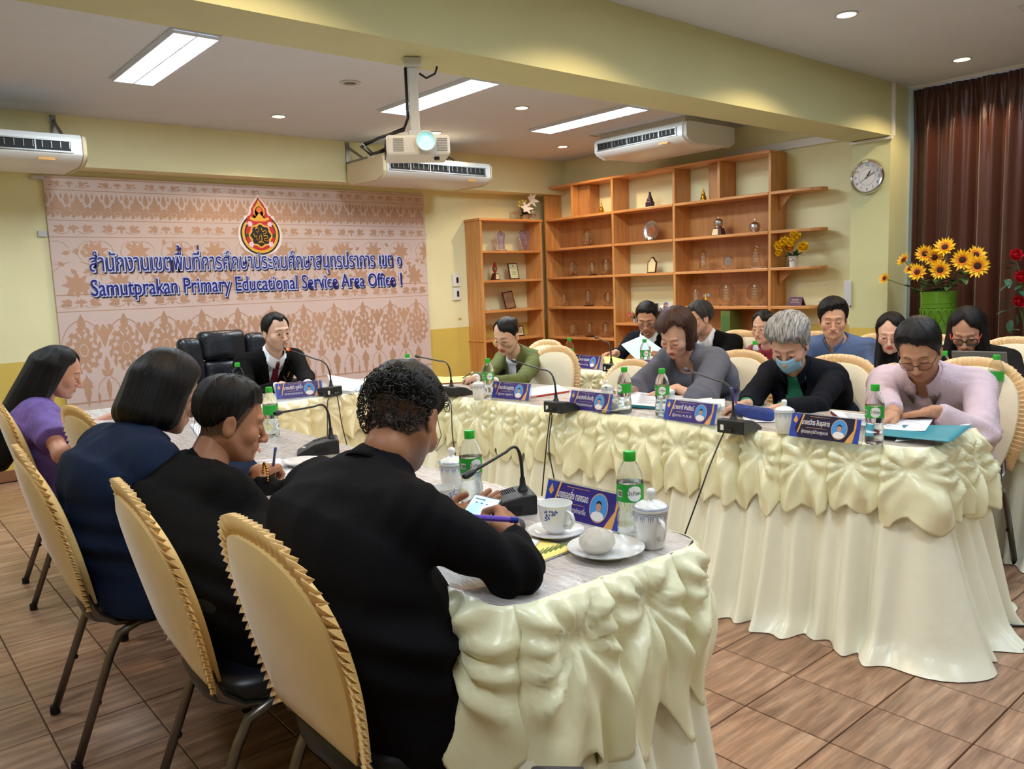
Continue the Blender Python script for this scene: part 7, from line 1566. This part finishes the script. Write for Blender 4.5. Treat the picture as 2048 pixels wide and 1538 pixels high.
def posy(loc, lab, cols, s, n=10, pot=True, sp=.07):
    t = thing('flower_arrangement', lab, 'flowers', loc, 0, 'small artificial flower arrangements')
    if pot: obj('pot', MB().lathe([(.02*s, 0), (.03*s, .05*s), (.026*s, .05*s), (0, .01)], 16), mat('pot_striped', (190, 186, 190), .5), t, 60)
    for k in range(n):
        c_ = (rn.uniform(-sp, sp)*s, rn.uniform(-sp, sp)*s, (.06+rn.uniform(0, .09))*s); b = MB()
        for j in range(6): petal(b, c_, (-.6, -.6, .4), j*1.047, .022*s, .016*s, .5, seg=3)
        obj('small_bloom', b, cols[k % len(cols)], t, 180)
    b = MB()
    for k in range(26): leaf3(b, (0, 0, .04*s), (rn.uniform(-1, 1), rn.uniform(-1, 1), rn.uniform(.1, 1.4)), rn.uniform(.06, .12)*s, .014*s)
    o = obj('foliage', b, LEAFG, t, 180); o['kind'] = 'stuff'
MV = mat('small_mauve', (150, 110, 176), .5)
posy(sitshelf((1270, 640), 6.5, [.905]), 'pink rose in a striped pot left of the man with the green tie', [PNK], .9, 4); posy(sitshelf((1328, 635), 6.48, [.905]), 'mauve and white flowers between the two seated men on the shelf', [MV, LIL, YL], 1.3, 14)
posy(tuple(onz(812, 778, .752)), 'tiny yellow and violet flowers on the head table beyond the balding head', [YL, MV], .9, 8)
# ------------------------------------------------------------------ the fifteen people
fab = lambda n, c, r=.8, b=.35, **k: mat(n, c, r, bump=b, spec=.12, bscale=k.pop('bs', 420), sheen=k.pop('sh', .0), **k)
SUIT = fab('suit_black', (11, 11, 13)); SUITN = fab('suit_midnight', (16, 19, 28)); WHITEC = fab('shirt_white', (226, 230, 238), .6, .1); NAVY = fab('jacket_navy', (30, 42, 68), .85)
TIEM = fab('tie_maroon', (104, 26, 40), .45, var=.35, vscale=60)
SK1, SK2, SK3 = (214, 170, 146), (188, 138, 108), (164, 112, 82)
def hand(w, k, zw, zk, pose='rest', **kw): a = np.array(hz(w[0], w[1], zw)); b_ = np.array(hz(k[0], k[1], zk)); return dict(at=tuple(a), dir=tuple(b_-a), pose=pose, **kw)
cm = seated('man in black suit, white shirt and maroon tie speaking at the head table', dict(
    face=-86, hip=(2.2, 5.22, 0), head=hy(553, 664, 5.0), look=(.12, -1, -.13), roll=3, hunch=.6, shoulder=.43, eye=.62, gaze=(.1, 1, -.1), skin=SK1, stub=(150, 120, 100),
    handR=hand((558, 773), (578, 764), .79, .80, 'pen', back=(0, -.4, .9)), handL=hand((616, 769), (596, 763), .79, .80, 'fist', back=(0, -.5, .9)),
    top=SUIT, under=WHITEC, collar=WHITEC, lapel=SUIT, vneck=.24, vwide=.062, tie=TIEM, hair=dict(kind='short', recede=.04, line=.078, vol=.01, side=-.03, freq=80), hairmat=H_BLACK, seed=2, hole=.012, legs=True, ))
cg = seated('woman in green and rust striped jacket with gold glasses writing at the corner', dict(
    fem=1, face=188, hip=(3.68, 4.28, 0), head=hx(1012, 672, 3.48), look=(-.92, -.32, -.42), hunch=.5, skin=(216, 172, 148), eye=.1, lip=(180, 40, 56), jaw=1.05,
    handR=hand((950, 757), (928, 757), .79, .78, 'pen'), handL=hand((985, 764), (950, 768), .79, .775, 'flat'),
    top=mat('jacket_green_rust', (96, 106, 52), .8, bump=.4, bscale=300, var=.15, vscale=10), under=WHITEC, vneck=.24, vwide=.05, under_open=1, lapel=mat('lapel_dark_olive', (50, 44, 34), .7), thick=.014,
    hair=dict(kind='bun', partx=.03, curtain=.06, line=.07, vol=.008, flow='back', side=-.01), hairmat=H_BLACK, glasses=dict(frame=mat('gold_wire', (214, 180, 120), .2, metal=1), size=(.026, .024), r=.001, drop=.004), seed=3))
cb = seated('woman with short brown hair in grey wide sleeved blouse, writing, head bowed', dict(
    fem=1, face=186, hip=(3.72, 2.66, 0), head=hx(1352, 668, 3.46), look=(-.88, -.12, -.62), roll=-6, hunch=.7, skin=(212, 164, 140), eye=.06, lip=(172, 44, 54),
    handR=hand((1254, 776), (1226, 783), .80, .785, 'pen'), handL=hand((1352, 776), (1316, 785), .795, .78, 'flat', ep=hx(1404, 800, 3.3)),
    top=mat('blouse_grey', (96, 98, 112), .85, bump=.5, bscale=200, var=.12, vscale=12), topname='blouse', cut=.3, sleeve=.014, cuffw=.03, scoop=.075, skirted=0, thick=.016, fold=.008,
    hair=dict(kind='bobvol', partx=-.03, curtain=.06, vol=.019, top=.012, line=.07, len=.10, wide=.036, freq=70, amp=.003, sgn=1, side=-.05, temple=.0, burn=-.05), hairmat=H_BROWN, seed=4))
MASK = mat('surgical_mask', (150, 196, 224), .8, bump=.2, bscale=150)
c = seated('grey haired woman in face mask and dark jacket over green shirt, writing', dict(
    fem=1, face=184, hip=(3.74, 2.05, 0), head=hx(1578, 690, 3.47), look=(-.86, -.22, -.6), hunch=.6, skin=(206, 158, 134), eye=.06, shoulder=.39,
    handR=hand((1492, 808), (1468, 814), .80, .785, 'pen'), handL=hand((1560, 816), (1526, 820), .79, .775, 'flat', ep=hx(1634, 812, 3.36)),
    top=SUITN, under=mat('shirt_green', (42, 128, 100), .6), vneck=.25, vwide=.06, thick=.016, collar=SUITN, collarname='jacket_collar', collar_args=dict(jacket=False, r=.07, open_=.9), 
    hair=dict(kind='swept', vol=.02, top=.024, line=.076, side=-.03, burn=-.02, nape=-.075, freq=90, amp=.0028, flow='back'), hairmat=H_GREY, seed=5, girth=1.03))
def mask(c):
    b = MB(); H = lambda p: tuple(c['H2L'](np.array([p], f32))[0]); nu, nv = 17, 11; V = []
    for i in range(nu):
        u = i/(nu-1)*2-1
        for j in range(nv):
            v_ = j/(nv-1); z = -.012-.088*v_; x = u*.062*(1-.12*v_); y = .117-.055*abs(u)**1.7-.03*abs(v_-.4)**1.5-.0016*math.cos(v_*PI*7); V.append(H((x, y-.012*v_, z)))
    b.add(V, [(i*nv+j, i*nv+j+1, (i+1)*nv+j+1, (i+1)*nv+j) for i in range(nu-1) for j in range(nv-1)]); o = obj('face_mask', b, MASK, c['root'], 180); q = o.modifiers.new('s', 'SOLIDIFY'); q.thickness = .002
    for s in (-1, 1): obj('mask_loop', MB().tube([H((s*.06, .06, -.02)), H((s*.075, .02, .0)), H((s*.083, -.02, .008)), H((s*.082, -.028, -.02)), H((s*.058, .045, -.08))], .0011, 5), WHITEC, c['root'], 180)
mask(c)
seated('man in pale pink shirt and glasses reading at the near end of the right table', dict(
    face=186, hip=(3.80, 1.48, 0), head=hx(1838, 700, 3.5), look=(-.86, -.22, -.6), roll=4, hunch=.5, skin=SK2, eye=.06, shoulder=.45, armr=1.05, g=1.05, stub=(120, 80, 60),
    handR=hand((1788, 826), (1770, 836), .80, .785, 'flat', ep=hx(1766, 798, 3.42)), handL=hand((1868, 822), (1812, 830), .81, .785, 'flat', ep=hx(1962, 870, 3.38)),
    top=mat('shirt_pink', (206, 184, 196), .75, bump=.5, bscale=260, var=.05, vscale=30, stretch=(1, 1, .1)), topname='shirt', thick=.014, fold=.010, collar=MATS['shirt_pink'], collar_args=dict(open_=.7, r=.064), vneck=.09, vwide=.03, cut=.9,
    hair=dict(kind='short', vol=.014, line=.084, top=.008, side=-.0, slant=.3), hairmat=H_BLACK, glasses=dict(frame=mat('brown_wire', (60, 42, 36), .3, metal=.6), size=(.027, .018), drop=.008), seed=6))
TIEG = mat('tie_green', (28, 104, 84), .45, var=.2, vscale=40)
seated('man in dark suit and green tie reading papers at the rear table', dict(
    face=190, hip=(5.02, 4.08, 0), head=hx(1294, 636, 4.82), look=(-.78, -.5, -.45), hunch=.4, skin=SK2, eye=.08, shoulder=.44,
    handR=dict(at=hx(1232, 706, 4.5), pose='hold', dir=(-.9, .3, 0), back=(0, .2, 1)), handL=dict(at=hx(1330, 712, 4.42), pose='hold', dir=(-.8, .5, .1), back=(0, 0, -1)),
    top=SUITN, under=WHITEC, collar=WHITEC, lapel=SUITN, vneck=.28, vwide=.06, tie=TIEG, hair=dict(kind='short', vol=.011, line=.082), hairmat=H_BLACK, glasses=dict(frame=METAL, size=(.026, .017), drop=.006), seed=7))
seated('man in black suit and glasses, face half hidden behind the brown haired woman', dict(
    face=180, hip=(5.06, 3.58, 0), head=hx(1398, 636, 4.84), look=(-.95, .45, -.2), hunch=.3, skin=(206, 160, 136), eye=.3, shoulder=.45,
    handR=dict(at=(4.45, 3.75, .79), pose='rest'), handL=dict(at=(4.45, 3.35, .79), pose='rest'),
    top=SUIT, under=WHITEC, collar=WHITEC, lapel=SUIT, vneck=.3, vwide=.07, hair=dict(kind='short', vol=.012, line=.076), hairmat=H_SALT, glasses=dict(frame=BLK, size=(.027, .018)), seed=8))
seated('woman with short dark hair in patterned dark red blouse at the rear table', dict(
    fem=1, face=178, hip=(5.1, 3.0, 0), head=hx(1527, 655, 4.9), look=(-.95, -.05, -.12), hunch=.2, skin=(206, 160, 134), eye=.5, hs=.9, gaze=(.2, 1, -.05),
    handR=dict(at=(4.5, 3.15, .79), pose='rest'), handL=dict(at=(4.5, 2.85, .79), pose='rest'),
    top=mat('blouse_red', (136, 34, 48), .7, bump=.3, bscale=200, var=.5, vscale=70), topname='blouse', thick=.012, stand=1, skirted=0,
    hair=dict(kind='bob', vol=.014, line=.07, len=.1, wide=.026, fill=1, side=-.05, open=.004), hairmat=H_BLACK, seed=9))
seated('young man in blue mandarin collar shirt sitting before the column', dict(
    face=186, hip=(5.04, 2.5, 0), head=hx(1666, 638, 4.84), look=(-.8, -.45, -.2), hunch=.1, skin=(204, 156, 128), eye=.25, shoulder=.44, gaze=(0, 1, -.6),
    handR=dict(at=(4.6, 2.7, .79), pose='rest'), handL=dict(at=(4.6, 2.35, .79), pose='rest'),
    top=mat('shirt_blue', (86, 108, 152), .8, bump=.35, bscale=380, var=.05, vscale=30), topname='shirt', thick=.014, fold=.008, collar=MATS['shirt_blue'], collar_args=dict(jacket=True, r=.058, hgt=.026, open_=.35),
    hair=dict(kind='short', vol=.015, line=.08, top=.01, side=.01, slant=-.3), hairmat=H_BLACK, seed=10))
cw = seated('woman in cream blouse with black trimmed collar and glasses, ponytail over her shoulder', dict(
    fem=1, face=184, hip=(5.06, 2.14, 0), head=hx(1782, 666, 4.86), look=(-.88, -.3, -.3), hunch=.2, skin=(222, 178, 156), eye=.1, hs=.96, lip=(190, 50, 70),
    handR=dict(at=(4.6, 2.3, .79), pose='rest'), handL=dict(at=(4.6, 1.98, .79), pose='rest'),
    top=mat('blouse_cream', (232, 226, 208), .6, bump=.2, bscale=200), topname='blouse', thick=.014, vneck=.12, vwide=.05, skirted=0, fold=.008,
    hair=dict(kind='long', vol=.012, line=.078, len=.34, wide=.024, fwd=.06, drift=(0, .05, 0), oneside=1, fill=1, tip=.9, open=.004), hairmat=H_BLACK, glasses=dict(frame=mat('rose_wire', (200, 170, 150), .2, metal=1), size=(.025, .021), r=.001), seed=11))
strip(cw, cw['topfn'], [[(s*(.05+.0*k), -.0-.02*k) for s in (0,)]+[(.0+.012, -.02*k)] for k in range(2)], .01, BLK, 'collar_trim') if False else None
for s in (-1, 1):
    pts = [surf(cw, cw['topfn'], s*x_, w_)+cw['chest'][1]*.004 for x_, w_ in ((.05, .0), (.085, -.03), (.09, -.09), (.05, -.125), (.02, -.14))]
    obj('collar_trim', MB().tube(pts, .003, 5), BLK, cw['root'], 180)
seated('woman with long black hair, black and red glasses and dark blazer behind a tablet', dict(
    fem=1, face=182, hip=(5.02, 1.7, 0), head=hx(1934, 662, 4.78), look=(-.86, -.2, -.5), hunch=.5, skin=(190, 142, 118), eye=.06, lip=(150, 70, 66), shoulder=.4, girth=1.05,
    handR=dict(at=(4.5, 1.85, .79), pose='rest'), handL=dict(at=(4.5, 1.5, .79), pose='rest'),
    top=fab('blazer_charcoal', (30, 28, 26)), under=mat('top_black', (20, 20, 20), .7), vneck=.2, vwide=.05, lapel=MATS['blazer_charcoal'], thick=.015,
    hair=dict(kind='long', vol=.016, line=.07, len=.30, wide=.042, fwd=.02, spread=.05, tip=.95, drift=(0, .0, 0), fill=1, open=.002, part=-.01), hairmat=H_BLACK, glasses=dict(frame=BLK, frame2=mat('red_plastic', (200, 36, 34), .3), temple=1, size=(.027, .019), r=.003, square=3, drop=.006), seed=12))
# ---- left row, seen from behind
PURP = mat('dress_purple', (110, 84, 158), .7, bump=.3, bscale=240, var=.22, vscale=24)
seated('girl with waist length black hair in purple dress at the far left', dict(
    fem=1, face=2, hip=(.78, 4.2, 0), head=hx(118, 745, .80), look=(.95, -.25, -.42), hunch=.35, skin=(206, 150, 124), eye=.08, shoulder=.35, hs=.97,
    handR=dict(at=hz(205, 872, .79), pose='flat', dir=(1, .1, -.1)), handL=dict(at=(1.12, 4.45, .79), pose='rest', dir=(1, 0, -.1)),
    top=PURP, topname='dress', cut=-.35, sleeve=.02, cuffw=.02, thick=.012, skirt=1, bottom=PURP, skirted=0, fold=.006,
    hair=dict(kind='long', vol=.012, line=.07, len=.44, wide=.04, drift=(0, -.24, 0), tip=1.0, spread=.0, open=.008, fill=1), hairmat=H_BLACK, seed=13))
seated('woman with black bob in navy jacket, seen from behind', dict(
    fem=1, face=6, hip=(.68, 2.66, 0), head=hx(336, 786, .80), look=(.9, .35, -.5), hunch=.75, skin=(196, 146, 120), eye=.06, shoulder=.44, girth=1.28, armr=1.35, thick=.016,
    handR=dict(at=(1.02, 2.66, .79), pose='rest'), handL=dict(at=(1.02, 2.92, .79), pose='rest'),
    top=NAVY, fold=.009, hem=.42, collar=NAVY, collarname='jacket_collar', collar_args=dict(jacket=True, r=.07, hgt=.02, open_=1.2), legs=True, bottom=mat('trouser_black', (18, 18, 22), .7),
    hair=dict(kind='bob', vol=.016, top=.004, line=.07, len=.10, wide=.040, tip=1.1, stiff=.5, open=.0, side=-.05, nape=-.1), hairmat=H_BLACK, seed=14, hs=1.02, vox=.009))
seated('man with short black hair in plain black suit writing, gold bracelet', dict(
    face=4, hip=(.80, 2.0, 0), head=hx(462, 842, .88), look=(.96, -.25, -.32), roll=0, hunch=.5, skin=SK3, eye=.2, shoulder=.44, girth=1.14, armr=1.12, gaze=(0, 1, -.6),
    handR=hand((516, 945), (556, 930), .80, .80, 'pen', elbow=(.8, -.3, -.6)), handL=dict(at=(1.14, 2.22, .79), pose='rest', dir=(1, -.5, 0)),
    top=SUIT, collar=SUIT, collarname='jacket_collar', collar_args=dict(jacket=True, r=.066, hgt=.034, open_=1.0), hem=.40, fold=.008, cut=.8, legs=True, thick=.016,
    hair=dict(kind='short', vol=.010, top=.010, amp=.003, flyaway=160, line=.072, side=.012, burn=-.01, nape=-.055, temple=.045, taper=.06), hairmat=H_BLACK, seed=15, vox=.009, hvox=.003))
bald = seated('balding curly haired man in black suit and glasses holding a phone, nearest the camera', dict(
    face=2, hip=(.85, 1.45, 0), head=hx(808, 838, 1.0), look=(.72, .42, -.72), roll=0, hunch=.85, skin=SK3, eye=.06, shoulder=.47, girth=1.14, armr=.9, cuff=.16, scale=.88, stub=(150, 146, 142), fat=.003,
    handR=hand((1030, 1074), (1012, 1030), .815, .845, 'fist', back=(.5, -.5, .7), ep=(1.0, 1.2, .795)), handL=hand((880, 1046), (925, 1026), .785, .80, 'flat', back=(.1, .1, -1), elbow=(-.6, -.2, -.8)),
    top=fab('suit_ink', (12, 11, 15)), collar=fab('suit_ink', (12, 11, 15)), collarname='jacket_collar', collar_args=dict(jacket=True, r=.072, hgt=.03, open_=1.1), hem=.36, fold=.009, cut=.78, under=mat('shirt_lilac', (206, 186, 214), .6), thick=.018,
    hair=dict(kind='curly', vol=.018, line=.1, patch=1, temple=.05, side=-.015, burn=-.015, nape=-.11, freq=40), hairmat=H_BLACK, glasses=dict(frame=METAL, size=(.026, .021), r=.0011, drop=.01), seed=16, vox=.008, hvox=.003))

RUST = mat('stripe_rust', (152, 62, 44), .8, bump=.3, bscale=300)
for s in (-1, 1):
    strip(cg, cg['topfn'], [[(s*(.095+.028*q), -.0-.026*k) for q in (0, .5, 1)] for k in range(11)], .004, RUST, 'jacket_stripe', .002)
p = surf(cg, cg['topfn'], -.1, -.1)+cg['chest'][1]*.008; b = MB()
for k in range(5): a = k*1.257; b.ball(tuple(p+cg['chest'][0]*.012*math.cos(a)+cg['chest'][2]*.012*math.sin(a)), .006, 8, 5)
obj('brooch', b, GOLDM, cg['root'], 180)
p = surf(cm, cm['topfn'], -.1, -.085)+cm['chest'][1]*.008; b = MB().ball(tuple(p), (.008, .005, .012), 8, 6).ball(tuple(p+cm['chest'][2]*.017), (.004, .004, .009), 8, 6); obj('lapel_pin', b, GOLDM, cm['root'], 180); obj('lapel_pin', MB().ball(tuple(p-cm['chest'][2]*.022), (.008, .004, .008), 10, 6), PLW, cm['root'], 180)
p = surf(c, c['topfn'], -.1, -.13)+c['chest'][1]*.006; obj('lapel_pin', MB().ball(tuple(p), (.012, .005, .012), 12, 6), GOLDM, c['root'], 180)
pts = []
for k in range(15):
    u = k/14*2-1; pts.append(surf(cb, lambda P: np.minimum(cb['topfn'](P), cb['torso'](P, -.008)), u*.06, .0-.16*(1-u*u)-.01)+cb['chest'][1]*.004)
obj('necklace', MB().tube(pts, .0017, 5), mat('bead_brown', (110, 84, 70), .4, metal=.4), cb['root'], 180)
